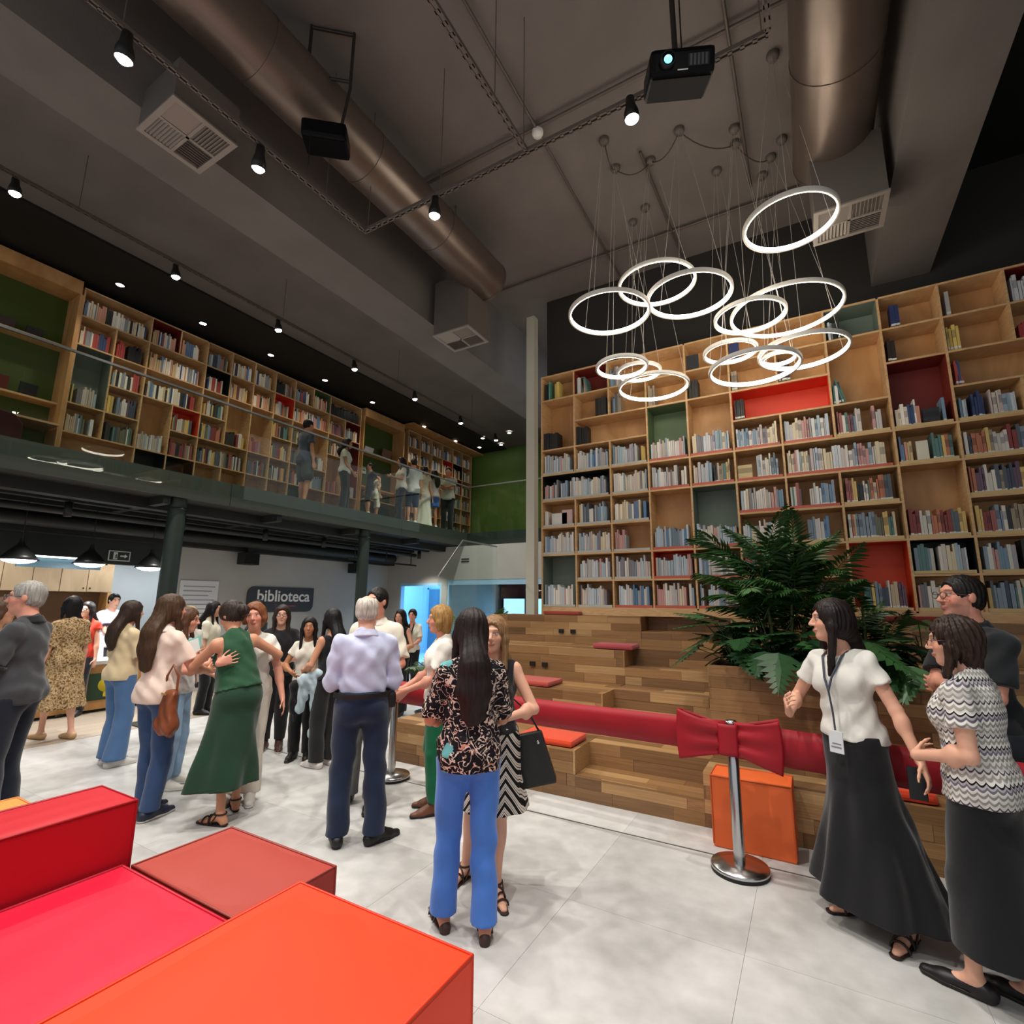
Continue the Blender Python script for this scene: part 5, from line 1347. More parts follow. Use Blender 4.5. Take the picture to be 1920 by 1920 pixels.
        d = np.array([-math.sin(toe[k]), math.cos(toe[k]), 0]); base = an[k].copy(); g = base[2]-.075*s
        heel = base-d*.035*s; heel[2] = g+.032*s; ball = base+d*.12*s; ball[2] = g+.022*s; tip = base+d*.175*s; tip[2] = g+.016*s
        B.cone(base, heel, .036*s, .030*s, .015); B.cone(base-np.array([0, 0, .01*s]), ball, .034*s, .024*s, .015, (np.array([0, 0, 1]), 1.1)); B.cone(ball, tip, .030*s, .02*s, .01, (np.array([0, 0, 1]), 1.5))
    me, V = B.mesh('body')
    sk = np.array(rgb(SKIN.get(skin, skin))[:3], np.float32)
    C = np.tile(sk, (len(V), 1))
    L = (V-hc)@HM/s
    ax_ = np.abs(L[:, 0]); inh = (L[:, 1] > .055)
    lipm = inh & (np.hypot(L[:, 0]/.024, (L[:, 2]+.059)/.011) < 1) & (L[:, 1] > .078)
    lc = np.array(rgb(mouth)[:3]); C[lipm] = lc*.75+C[lipm]*.25
    hcl = np.array(rgb(hair[1])[:3])
    br = inh & (np.hypot((ax_-.033)/.02, (L[:, 2]-.035-.05*(.033-ax_)*0)/.0058) < 1); C[br] = hcl*.7+C[br]*.3
    e = inh & (np.hypot((ax_-.031)/.0140, (L[:, 2]-.010)/.0056) < 1); C[e] = (.50, .46, .43)
    e2 = inh & (np.hypot((ax_-.031)/.0070, (L[:, 2]-.010)/.0062) < 1); C[e2] = (.03, .02, .015)
    e3 = inh & (np.hypot((ax_-.031)/.018, (L[:, 2]-.0175)/.003) < 1); C[e3] = C[e3]*.25
    ch = inh & (np.hypot((ax_-.04)/.022, (L[:, 2]+.02)/.02) < 1); C[ch] = C[ch]*np.array([1.05, .9, .88])
    if 'stubble' in (extra or ()):
        sm = (L[:, 1] > .0) & (L[:, 2] < -.04) & (L[:, 2] > -.125) & ~lipm; C[sm] = C[sm]*.72+np.array([.02, .02, .022])
    C = np.concatenate([np.clip(C, 0, 1), np.ones((len(V), 1))], 1).astype(np.float32)
    ca = me.color_attributes.new('Col', 'FLOAT_COLOR', 'POINT'); ca.data.foreach_set('color', C.ravel())
    link('body', me, skin_mat(), root)
    # ---- hair
    hair_mesh(hair, hairline, hc, HM, hp, s, vox, root, seed, nb, up, b, (top or {}).get('ease', .014))
    # ---- clothes
    ctx = dict(s=s, b=b, fem=fem, up=up, T=T, fx=fx, sh=sh, el=el, wr=wr, hip=hip, kn=kn, an=an, toe=toe, lo=lo, hi=hi, vox=vox*1.12, root=root, seed=seed, belly=belly, nb=nb, hc=hc, hp=hp, HM=HM, ab=ab, pel=pel)
    if bottom and top and top.get('hem', .9) < 1.0 and 'waist' not in bottom: bottom = dict(bottom, waist=min(1.03, top.get('hem', .9)+.06))
    if bottom: make_bottom(ctx, **bottom)
    if top: make_top(ctx, **top)
    if shoes: make_shoes(ctx, **shoes)
    if glasses:
        m = mat('spectacle_'+glasses, glasses, .4); g = MB()
        for q in (-1, 1):
            g.tube([hp((q*.033+.024*math.cos(t)*1.0, .108, .006+.018*math.sin(t))) for t in np.linspace(0, 2*math.pi, 15)[:-1]], .0014*s+.00025*dist, 6, closed=True)
            g.tube([hp((q*.057, .106, .012)), hp((q*.075, .06, .014)), hp((q*.080, .0, .01))], .0012*s+.0002*dist, 6)
        g.tube([hp((-.010, .11, .012)), hp((.010, .11, .012))], .0022*s, 6)
        g.build('glasses', m, root, recalc=False)
    ctx['rz'] = rz; ctx['loc'] = (x0, y0, z0)
    return ctx
def to_world(ctx, p):
    """local point of a person -> room"""
    c, s = math.cos(ctx['rz']), math.sin(ctx['rz']); x0, y0, z0 = ctx['loc']
    return np.array([x0+c*p[0]-s*p[1], y0+s*p[0]+c*p[1], z0+p[2]])

def hand(B, w, d, pn, curl, spread, sg, s, fore, vox):
    d = unit(d)
    if pn is None:
        pn = np.array([-sg, 0, .15])
        if abs(d@unit(pn)) > .8: pn = np.array([0, 0, -1.])
    pn = unit(np.array(pn, float)-d*(np.array(pn, float)@d))
    th = np.cross(d, pn)*sg     # towards the thumb for a relaxed hand
    th = unit(th)
    r0 = max(.0078*s, vox*.62)
    palm = w+d*.048*s
    B.cone(w, w+d*.03*s, .026*s, .026*s, .012, (pn, 1.5))
    B.cone(w+d*.025*s+th*.014*s, w+d*.082*s+th*.026*s, .020*s, .016*s, .012, (pn, 1.5)); B.cone(w+d*.025*s-th*.014*s, w+d*.078*s-th*.026*s, .020*s, .015*s, .012, (pn, 1.5))
    B.cone(w+d*.03*s, w+d*.08*s, .022*s, .018*s, .012, (pn, 1.6))
    for i, (o, L) in enumerate([(.030, .070), (.0105, .079), (-.0095, .074), (-.0285, .058)]):
        q = w+d*.082*s+th*o*s*(1+.12*spread); fd = unit(d+th*(o*6*spread)); c = curl*(1+.12*i)
        for j, fr in enumerate((.44, .32, .26)):
            a = c*(.45+.75*j); dd = unit(fd*math.cos(a)+pn*math.sin(a)); q2 = q+dd*L*fr*s
            B.cone(q, q2, r0*(1-.1*j), r0*(.92-.1*j), .004*s); q = q2
    q = w+d*.022*s+th*.026*s
    for j, (L, a) in enumerate([(.038, .75), (.032, .5), (.026, .3)]):
        dd = unit(d*math.cos(a)+th*math.sin(a)+pn*(.25+.3*curl)); q2 = q+dd*L*s; B.cone(q, q2, r0*(1.25-.15*j), r0*(1.12-.15*j), .006*s); q = q2

def hair_mesh(hair, hairline, hc, HM, hp, s, vox, root, seed, nb, up, b, ease):
    style, col = hair[0], hair[1]; Lh = hair[2] if len(hair) > 2 else .3
    if style == 'none': return
    lo = hc-np.array([.2, .27, .2])*s; hi = hc+np.array([.2, .2, .17])*s
    if style in ('long', 'wavy', 'bob'): lo[2] = hc[2]-(Lh+.12)*s
    hv = max(.0052, vox*.95)
    Fh = Field(lo, hi, hv)
    def he(c, r, k=.02, sub=False): Fh.ell(hp(c), np.array(r)*s, k*s, HM, sub)
    back = HM@np.array([0, -1, 0]); down = np.array([0, 0, -1.])
    th = .007 if style in ('short', 'bald') else .015
    he((0, -.014, .034), (.076+th, .094+th, .088+th), .01)
    if style == 'short':
        he((0, -.035, -.02), (.073, .068, .062), .02)
        for q in (-1, 1): he((q*.088, .02, -.03), (.03, .042, .045), .01, True)
        Fh.cut(HM@np.array([0, .35, -1]), hp((0, -.05, -.062)))
    elif style == 'bald':
        he((0, -.04, -.02), (.076, .066, .05), .02)
        Fh.cut(HM@np.array([0, .35, -1]), hp((0, -.05, -.062)))
        he((0, .03, .125), (.06, .11, .055), .03, True)
    elif style == 'bun':
        he((0, -.04, -.015), (.077, .07, .07), .02); he((0, -.130, -.005), (.052, .042, .050), .012)
        Fh.cut(HM@np.array([0, .45, -1]), hp((0, -.05, -.075)))
    elif style in ('long', 'wavy', 'bob'):
        r1 = .072 if style != 'bob' else .088
        he((0, -.03, -.03), (.088, .082, .085), .03)
        if Lh > .17:
            m1 = up((0, -.105-.03*b, 1.40)); zz = (hc[2]/s-Lh); m2 = up((0, -.095*b-ease-.030, zz)); m15 = up((0, -.10*b-ease-.034, (1.40+zz)/2))
            Fh.cone(hp((0, -.045, .0)), m1, (r1+.008)*s, .082*s, .03, ((0, 1, 0), 1.35)); Fh.cone(m1, m15, .086*s, .094*s, .03, ((0, 1, 0), 2.3)); Fh.cone(m15, m2, .094*s, .07*s, .03, ((0, 1, 0), 2.8))
        else:
            end = hc+back*(.055*s)+down*Lh*s
            Fh.cone(hp((0, -.045, .0)), end, r1*s, (.058 if style != 'bob' else .07)*s, .03, (back, 1.45))
        for q in (-1, 1):
            e2 = hp((q*.082, .015, -.02))+down*(min(Lh, .30)-.02)*s+HM@np.array([q*.004, .03 if style != 'bob' else .0, 0])*s
            Fh.cone(hp((q*.068, .0, .045)), hp((q*.079, .012, -.03)), .026*s, .026*s, .02); Fh.cone(hp((q*.079, .012, -.03)), e2, .027*s, .017*s, .02)
        if style == 'wavy':
            pass
    # face opening
    if style in ('short', 'bald'): he((0, .16, .0), (.088, .118, .100), .008, True)
    he((0, .150, -.012-hairline), (.073, .120, .106), .010, True)
    he((0, .115, -.12), (.10, .085, .07), .02, True)
    if style in ('long', 'wavy', 'bob'): pass
    x, y, z = Fh.ax[0][:, None, None]-hc[0], Fh.ax[1][:, ][None, :, None]-hc[1], Fh.ax[2][None, None, :]-hc[2]
    th_ = np.arctan2(x, -y+.02); w = np.sin(th_*(26)+2.2*np.sin(z*(14 if style != 'wavy' else 26)+seed))+.6*np.sin(th_*47+z*20+seed*1.7)
    am = (.0026 if style != 'wavy' else .0055)*s
    Fh.f = np.where(np.abs(Fh.f) < .04, Fh.f+am*w, Fh.f).astype(np.float32)
    me, V = Fh.mesh('hair')
    if me: link('hair', me, hair_mat(col), root)

def _emit(F, name, m, ctx):
    me, V = F.mesh(name)
    if me: return link(name, me, m, ctx['root'])

def make_top(c, kind='tee', col='e4e1da', m=None, ease=.014, hem=.90, sleeve=.55, flare=.02, neck='round', fold=.006, name=None, tuck=False, collar=None, ncut=1.0, hemtilt=None, blouse=0.0, ffr=(40, 40, 19), cuff=None):
    s, b, up, T, fx, sh, el, wr = (c[k] for k in ('s', 'b', 'up', 'T', 'fx', 'sh', 'el', 'wr'))
    F = Field(c['lo'], c['hi'], c['vox']); e = ease
    hz = up((0, 0, hem))
    F.cone(up((0, 0, 1.05)), up((0, .0, 1.25)), (.122*b+e+blouse)*s, (.134*b+e)*s, .04, (fx, 1.28))
    F.ell(up((0, .0, 1.265)), np.array([.144*(.6+.4*b)+e, .102*b+e, .14+e])*s, .03, T)
    if hem < 1.0:
        F.cone(up((0, -.008, hem-.04)), up((0, -.002, 1.08)), (.150*b+e+flare)*s, (.126*b+e+blouse)*s, .04, (fx, 1.25))
        F.ell(up((0, -.014, .95)), np.array([.158*b+e+.008, .114*b+e+.008, .14])*s, .03, T)
        for q in (-1, 1): F.ell(up((q*.07*b, -.058*b, .915)), np.array([.083, .070, .09])*s*b+e*.5, .04, T)
    if c['belly']: F.ell(up((0, .05+c['belly']*.4, 1.06)), np.array([.135*b+e, .092+e+c['belly']*.5, .15])*s, .06, T)
    if c['fem']:
        for q in (-1, 1): F.ell(up((q*.066, .074*b, 1.24)), np.array([.062+e, .052+e*.8, .062+e])*s*b, .05, T)
    for k in 'RL':
        F.cone(up((0, -.02, 1.388)), sh[k], (.050+e*.7)*s, (.040+e*.8)*s, .025); F.cone(up((0, -.012, 1.30)), sh[k]+T@np.array([0, 0, -.03])*s, (.075+e)*s, (.046+e)*s, .03)
    F.cone(up((0, -.018, 1.35)), up((0, -.016, 1.428)), (.074+e)*s, (.056+e*.5)*s, .03)
    for k in 'RL':
        sg = 1 if k == 'R' else -1
        if sleeve > 0:
            a, bb = sh[k], el[k]
            if sleeve <= 1:
                q = a+(bb-a)*sleeve; F.cone(a, q, (.040+e*.85)*s*c['ab'], (.045+e*1.35)*s*c['ab'], .010, endcut=True)
            else:
                F.cone(a, bb, (.040+e)*s*c['ab'], (.037+e)*s*c['ab'], .012); q = bb+(wr[k]-bb)*(sleeve-1); F.cone(bb, q, (.039+e)*s*c['ab'], (.029+e)*s, .015, endcut=True)
    if fold: F.folds(fold*s, (ffr[0]/s, ffr[1]/s, ffr[2]/s), c['seed'])
    nrm = T@np.array([0, 0, -1.])
    if hemtilt: nrm = T@unit(np.array([hemtilt[0], hemtilt[1], -1.]))
    F.cut(nrm, hz)
    if sleeve <= 0:
        for k in 'RL':
            sg = 1 if k == 'R' else -1
            F.ell(sh[k]+T@np.array([sg*.052, 0, -.035])*s, np.array([.062, .09, .105])*s, .01, T, True)
    if neck == 'round': F.ell(up((0, .045, 1.465)), np.array([.082, .085, .062*ncut])*s, .008, T, True)
    elif neck == 'v': F.ell(up((0, .085, 1.43)), np.array([.058, .07, .13*ncut])*s, .008, T, True); F.ell(up((0, .02, 1.475)), np.array([.075, .075, .06])*s, .008, T, True)
    elif neck == 'halter':
        for q in (-1, 1): F.ell(up((q*.175, -.02, 1.36)), np.array([.078, .12, .15])*s, .01, T, True)
        F.ell(up((0, .03, 1.485)), np.array([.07, .075, .06])*s, .008, T, True)
    elif neck == 'scoop': F.ell(up((0, .0, 1.455)), np.array([.084, .13, .085*ncut])*s, .01, T, True)
    elif neck == 'collar': F.ell(up((0, .06, 1.46)), np.array([.045, .06, .07*ncut])*s, .006, T, True)
    mm = m or cloth_mat(col+'_'+kind, col)
    nm = name or {'tee': 't_shirt', 'shirt': 'shirt', 'polo': 'polo_shirt', 'blouse': 'blouse', 'sleeveless': 'sleeveless_top', 'dress': 'dress_top'}.get(kind, 'top')
    o = _emit(F, nm, mm, c)
    if collar:
        G = Field(up((-.14, -.14, 1.33)).clip(c['lo']), up((.14, .14, 1.52)), c['vox']*.8)
        for t in np.linspace(.35, 2*math.pi-.35, 44):
            p = up((.068*math.sin(t), -.012+.066*math.cos(t), 1.445-.014*math.cos(t))); p2 = up((.090*math.sin(t), -.012+.086*math.cos(t), 1.408-.014*math.cos(t)))
            G.cone(p, p2, .009*s, .011*s, .004)
        _emit(G, 'collar', cloth_mat('collar_'+collar, collar), c)
    if cuff:
        for k in 'RL':
            q = sh[k]+(el[k]-sh[k])*(sleeve+.045); n = unit(el[k]-sh[k]); G = Field(q-.11*s, q+.11*s, c['vox']*.8)
            G.cone(q-n*.004*s, q+n*.004*s, (.056+ease*1.35)*s*c['ab'], (.056+ease*1.35)*s*c['ab'], 0); G.cut(n, q+n*.012*s); G.cut(-n, q-n*.008*s); _emit(G, 'sleeve_band', cloth_mat('collar_'+cuff, cuff), c)
    return o

def make_bottom(c, kind='trousers', col='2c3a52', m=None, ease=.010, waist=1.03, hem=.07, thigh=None, kneer=None, hemr=None, fold=.0035, flare=.30, waves=8, wave=.02, name=None, fwd=0.0, asp=.8, hemslope=0.0, hipr=None, ctr=(0, 0)):
    s, b, hip, kn, an, T, up = (c[k] for k in ('s', 'b', 'hip', 'kn', 'an', 'T', 'up'))
    lo, hi = c['lo'].copy(), c['hi'].copy()
    if kind in ('skirt', 'dress_skirt'):
        R = max(flare, .2)*s+.06; lo[:2] = np.minimum(lo[:2], -R); hi[:2] = np.maximum(hi[:2], R)
    hi[2] = (waist+.1)*s; F = Field(lo, hi, c['vox']); e = ease
    I = np.eye(3)
    if kind in ('skirt', 'dress_skirt'):
        x, y, z = F.ax[0][:, None, None], F.ax[1][None, :, None], F.ax[2][None, None, :]
        t = np.clip((waist*s-z)/((waist-hem)*s), 0, 1)
        hr = (hipr or (.165*b+e))*s; w0 = (.138*b+e)*s
        th_ = np.clip(t/.28, 0, 1); th_ = th_*th_*(3-2*th_)
        rad = w0+(hr-w0)*th_+(flare*s-hr)*np.clip((t-.25)/.75, 0, 1)**1.05
        cx, cy = ctr[0]*s*t, (ctr[1]*s+fwd*s)*t
        X, Y = x-cx, (y-cy)/asp
        an_ = np.arctan2(X, Y); rr = np.sqrt(X*X+Y*Y)+1e-6
        wv = wave*s*np.clip((t-.15)/.85, 0, 1)*(np.sin(an_*waves+c['seed']+1.5*np.sin(z*5))+.5*np.sin(an_*(waves*2-3)+2*c['seed']+z*4))
        d = (rr-rad-wv)*asp*.95
        d = np.maximum(d, z-waist*s); d = np.maximum(d, hem*s+hemslope*x-z)
        F.f = np.minimum(F.f, np.minimum(d, _BIG)).astype(np.float32)
        for k in 'RL': F.cone(hip[k], kn[k], (.083*b+e)*s, (.058+e)*s, .06); F.cone(kn[k], an[k], (.055+e)*s, (.05+e)*s, .06)
        F.ell(np.array([0, -.012, .95])*s, np.array([.158*b+e, .114*b+e, .12])*s, .04)
        for q in (-1, 1): F.ell(np.array([q*.07*b, -.07*b, .91])*s, np.array([.08, .068, .085])*s*b, .05)
        if fold: F.folds(fold*s, (18, 18, 4), c['seed'])
        F.cut((0, 0, 1), (0, 0, waist*s)); F.cut((0, 0, -1), (0, 0, hem*s))
        o = _emit(F, name or 'skirt', m or cloth_mat(col+'_skirt', col), c)
        return o
    e0 = e-.008 if waist < 1.0 else e
    th = thigh or (.088*b); kr = kneer or .062; hr = hemr or .058
    F.ell(np.array([0, -.012, .95])*s, np.array([.158*b+e0, .110*b+e0+c['belly']*.2, .13])*s, .03)
    F.cone(np.array([0, -.004, .98])*s, np.array([0, 0, 1.06])*s, (.146*b+e0)*s, (.132*b+e0+c['belly']*.3)*s, .03, ((0, 1, 0), 1.3))
    for q in (-1, 1): F.ell(np.array([q*.07*b, -.060*b, .90])*s, np.array([.08, .066, .085])*s*b, .04)
    for k in 'RL':
        F.cone(hip[k], kn[k], (th+e)*s, (kr+e)*s, .035)
        end = an[k]+(kn[k]-an[k])*np.clip((hem*s-an[k][2])/(kn[k][2]-an[k][2]+1e-6), -.2, 1) if hem < .5 else kn[k]+(hip[k]-kn[k])*np.clip((hem*s-kn[k][2])/(hip[k][2]-kn[k][2]), 0, 1)
        if hem < .5: F.cone(kn[k], end+np.array([0, 0, -.02]), (kr+e)*s, (hr+e)*s, .012)
        else: F.cone(kn[k]+(hip[k]-kn[k])*.3, kn[k]+(hip[k]-kn[k])*.6, (hr+e)*s, (hr+e)*s, .03)
    if fold: F.folds(fold*s, (20, 20, 13), c['seed'], lambda z: .5+np.clip(1-np.abs(z-.45*s)/(.35*s), 0, 1)+1.2*np.clip(1-z/(.2*s), 0, 1))
    F.cut((0, 0, 1), (0, 0, waist*s)); F.cut((0, 0, -1), (0, 0, hem*s))
    return _emit(F, name or ('shorts' if hem > .4 else 'trousers'), m or cloth_mat(col+'_trousers', col, .9), c)

def make_shoes(c, kind='shoe', col='1d1d1f', sole='1a1a1a', heel=.0, strap='2a1d18'):
    s, an, toe, kn = c['s'], c['an'], c['toe'], c['kn']
    for k in 'RL':
        d = np.array([-math.sin(toe[k]), math.cos(toe[k]), 0]); r = np.array([d[1], -d[0], 0]); p = an[k]; g = p[2]-.075*s
        lo, hi = p-np.array([.26, .26, .1])*s, p+np.array([.26, .26, .14])*s; lo[2] = max(lo[2], g-.012); v = min(c['vox']*.8, .011)
        F = Field(lo, hi, v)
        he, ba, ti = p-d*.042*s, p+d*.115*s, p+d*.185*s
        he = np.array([he[0], he[1], g+.034*s]); ba = np.array([ba[0], ba[1], g+.026*s]); ti = np.array([ti[0], ti[1], g+.022*s])
        if kind in ('shoe', 'sneaker', 'pump'):
            w = 1.12 if kind == 'sneaker' else 1.0
            F.cone(he, he+d*.03*s, .037*s*w, .037*s*w, .01); F.cone(he+np.array([0, 0, .012])*s, ba, .037*s*w, .036*s*w, .02, (np.array([0, 0, 1]), 1.15)); F.cone(ba, ti, .038*s*w, .027*s*w, .02, (np.array([0, 0, 1]), 1.35))
            if kind != 'pump':
                F.cone(p+np.array([0, 0, -.02])*s, p+np.array([0, 0, .018 if kind == 'shoe' else .03])*s, .040*s*w, .042*s*w, .02); F.cone(p+d*.03*s, ba+d*.01*s+np.array([0, 0, .006])*s, .035*s*w, .03*s*w, .02)
            else: F.cone(p+d*.055*s+np.array([0, 0, .02])*s, p+d*.0*s+np.array([0, 0, .06])*s, .040*s, .06*s, .006, sub=True)
            F.cut((0, 0, -1), (0, 0, g+.008*s))
            o = _emit(F, {'shoe': 'shoe', 'sneaker': 'sneaker', 'pump': 'pump'}[kind], mat('shoe_'+col, col, .45), c)
            G = Field(lo, hi, v)
            G.cone(he, ba, .041*s*w, .042*s*w, .01, (np.array([0, 0, 1]), 1.0)); G.cone(ba, ti, .042*s*w, .031*s*w, .01); G.cut((0, 0, 1), (0, 0, g+.021*s)); G.cut((0, 0, -1), (0, 0, g-.001))
            _emit(G, 'sole', mat('sole_'+sole, sole, .6), dict(root=o or c['root']))
        else:   # sandals
            G = Field(lo, hi, v)
            G.cone(he, ba, .038*s, .041*s, .01); G.cone(ba, ti, .041*s, .032*s, .01); G.cut((0, 0, 1), (0, 0, g+.012*s)); G.cut((0, 0, -1), (0, 0, g-.002))
            if heel:
                G.cone(he+np.array([0, 0, -.03*s]), he+np.array([0, 0, -.005*s]), .028*s, .030*s, 0); G.cut((0, 0, -1), (0, 0, g-.002))
            so = _emit(G, 'sandal', mat('sole_'+strap, strap, .6), c)
            m = mat('strap_'+strap, strap, .5); mb = MB()
            def arch(a, w, h, tilt=0, th=.006):
                pts = []
                for t in np.linspace(0, math.pi, 9):
                    q = p+d*(a+tilt*math.cos(t))*s+r*(w*math.cos(t))*s; pts.append((q[0], q[1], g+.012*s+h*math.sin(t)*s))
                mb.tube(pts, th*s, 6)
            arch(.13, .042, .040); arch(.09, .041, .055, .02); arch(.05, .039, .070, -.02)
            pts = [p+np.array([0.04*math.cos(t)*r[0]+.045*math.sin(t)*d[0], .04*math.cos(t)*r[1]+.045*math.sin(t)*d[1], .012])*s for t in np.linspace(0, 2*math.pi, 13)[:-1]]
            mb.tube(pts, .006*s, 6, closed=True)
            for q in (-1, 1): mb.tube([p+(d*.05*s+r*q*.039*s)+np.array([0, 0, -.06*s]), p+(r*q*.04*s)+np.array([0, 0, .01*s])], .005*s, 6)
            mb.build('straps', m, so or c['root'], recalc=False)
# ------------------------------------------------------------------ printed fabrics
def _nodes(name):
    m = bpy.data.materials.new(name); m.use_nodes = True; nt = m.node_tree
    b = nt.nodes['Principled BSDF']; b.inputs['Roughness'].default_value = .85; b.inputs['Specular IOR Level'].default_value = .2
    tc = nt.nodes.new('ShaderNodeTexCoord')
    def N(t, **k):
        n = nt.nodes.new(t)
        for a, v in k.items():
            if a in ('operation', 'feature', 'blend_type', 'wave_type'): setattr(n, a, v)
            else: n.inputs[a].default_value = v
        return n
    return m, nt, b, tc, N, nt.links.new
def mathn(nt, op, a, b=None):
    n = nt.nodes.new('ShaderNodeMath'); n.operation = op
    for i, v in enumerate((a, b)):
        if v is None: continue
        if hasattr(v, 'is_linked') or hasattr(v, 'links'): nt.links.new(v, n.inputs[i])
        else: n.inputs[i].default_value = v
    return n.outputs[0]
def floral_dark():
    m, nt, b, tc, N, LK = _nodes('black_floral_print')
    n = N('ShaderNodeTexNoise', Scale=14.0, Detail=1.5, Distortion=2.2); LK(tc.outputs['Object'], n.inputs['Vector'])
    band = mathn(nt, 'LESS_THAN', mathn(nt, 'ABSOLUTE', mathn(nt, 'SUBTRACT', n.outputs[0], .5)), .020)
    n2 = N('ShaderNodeTexNoise', Scale=26.0, Detail=1.0, Distortion=1.5); LK(tc.outputs['Object'], n2.inputs['Vector'])
    blob = mathn(nt, 'GREATER_THAN', n2.outputs[0], .64)
    v = N('ShaderNodeTexVoronoi', Scale=8.5); LK(tc.outputs['Object'], v.inputs['Vector'])
    sep = nt.nodes.new('ShaderNodeSeparateColor'); LK(v.outputs['Color'], sep.inputs[0])
    fl_ = mathn(nt, 'MULTIPLY', mathn(nt, 'LESS_THAN', mathn(nt, 'ADD', v.outputs['Distance'], mathn(nt, 'MULTIPLY', n2.outputs[0], .35)), .46), mathn(nt, 'GREATER_THAN', sep.outputs[0], .80))
    mx = N('ShaderNodeMixRGB', Color1=rgb('17141a'), Color2=rgb('d9c0b0')); LK(mathn(nt, 'MAXIMUM', band, blob), mx.inputs[0])
    pk = N('ShaderNodeMixRGB', Color2=rgb('c98a78')); LK(mx.outputs[0], pk.inputs[1]); LK(mathn(nt, 'MULTIPLY', blob, mathn(nt, 'GREATER_THAN', sep.outputs[1], .6)), pk.inputs[0])
    tl = N('ShaderNodeMixRGB', Color2=rgb('5f9fa0')); LK(pk.outputs[0], tl.inputs[1]); LK(fl_, tl.inputs[0])
    LK(tl.outputs[0], b.inputs['Base Color']); return m
def floral_brown():
    m, nt, b, tc, N, LK = _nodes('brown_floral_print')
    v = N('ShaderNodeTexVoronoi', Scale=34.0); n = N('ShaderNodeTexNoise', Scale=34.0, Detail=3.0, Distortion=1.0)
    LK(tc.outputs['Object'], v.inputs['Vector']); LK(tc.outputs['Object'], n.inputs['Vector'])
    r = N('ShaderNodeValToRGB'); r.color_ramp.interpolation = 'CONSTANT'
    e = r.color_ramp.elements; e[0].color = rgb('5a452c'); e[0].position = 0; e[1].position = .42; e[1].color = rgb('8a6d45')
    for p, c in ((.5, 'a08058'), (.56, 'c4ad88'), (.63, '86694a'), (.7, '6a543a')):
        q = e.new(p); q.color = rgb(c)
    LK(mathn(nt, 'ADD', mathn(nt, 'MULTIPLY', v.outputs['Distance'], .35), mathn(nt, 'MULTIPLY', n.outputs[0], .72)), r.inputs[0])
    LK(r.outputs[0], b.inputs['Base Color']); return m
def chevron():
    m, nt, b, tc, N, LK = _nodes('black_cream_chevron')
    sp = nt.nodes.new('ShaderNodeSeparateXYZ'); LK(tc.outputs['Object'], sp.inputs[0])
    u = mathn(nt, 'ABSOLUTE', mathn(nt, 'SUBTRACT', mathn(nt, 'FRACT', mathn(nt, 'ADD', mathn(nt, 'MULTIPLY', sp.outputs[0], 5.0), .5)), .5))
    q = mathn(nt, 'FRACT', mathn(nt, 'MULTIPLY', mathn(nt, 'SUBTRACT', sp.outputs[2], mathn(nt, 'MULTIPLY', u, .30)), 17.0))
    r = N('ShaderNodeValToRGB'); r.color_ramp.interpolation = 'CONSTANT'; e = r.color_ramp.elements
    e[0].color = rgb('181617'); e[1].position = .42; e[1].color = rgb('d8ccc0')
    for p, c in ((.56, '2a2626'), (.64, 'cfc4b8'), (.82, '8f8480'), (.88, 'd8ccc0')): x = e.new(p); x.color = rgb(c)
    LK(q, r.inputs[0]); LK(r.outputs[0], b.inputs['Base Color']); return m
def wavy_knit():
    m, nt, b, tc, N, LK = _nodes('wavy_striped_knit')
    sp = nt.nodes.new('ShaderNodeSeparateXYZ'); LK(tc.outputs['Object'], sp.inputs[0])
    ang = mathn(nt, 'MULTIPLY', mathn(nt, 'ARCTAN2', sp.outputs[0], sp.outputs[1]), 17.0)
    sc = mathn(nt, 'MULTIPLY', mathn(nt, 'ABSOLUTE', mathn(nt, 'SINE', ang)), .014)
    q = mathn(nt, 'FRACT', mathn(nt, 'MULTIPLY', mathn(nt, 'ADD', sp.outputs[2], sc), 7.2))
    r = N('ShaderNodeValToRGB'); r.color_ramp.interpolation = 'CONSTANT'; e = r.color_ramp.elements
    e[0].color = rgb('d6d2ca'); e[1].position = .10; e[1].color = rgb('8f8b88')
    for p, c in ((.18, 'dcd8d0'), (.27, '6d6876'), (.35, 'b3aeb0'), (.42, '1d1b1f'), (.48, 'e0dcd6'), (.58, 'a39e96'), (.68, 'd9d5cd'), (.76, '55505a'), (.82, 'cfcac4'), (.92, '9a9590')): x = e.new(p); x.color = rgb(c)
    LK(q, r.inputs[0]); LK(r.outputs[0], b.inputs['Base Color'])
    w = mathn(nt, 'SINE', mathn(nt, 'MULTIPLY', mathn(nt, 'ADD', sp.outputs[2], sc), 190.0)); bp = N('ShaderNodeBump', Strength=.35, Distance=.004); LK(w, bp.inputs['Height']); LK(bp.outputs[0], b.inputs['Normal'])
    return m
# ------------------------------------------------------------------ the people
def G(px, py): return tuple(at(px, py, z=0)[:2])
def GD(px, d): p = at(px, 1200, d=d); return (p[0], p[1])
BLK = '19191b'
CTX = {}
rest = {}
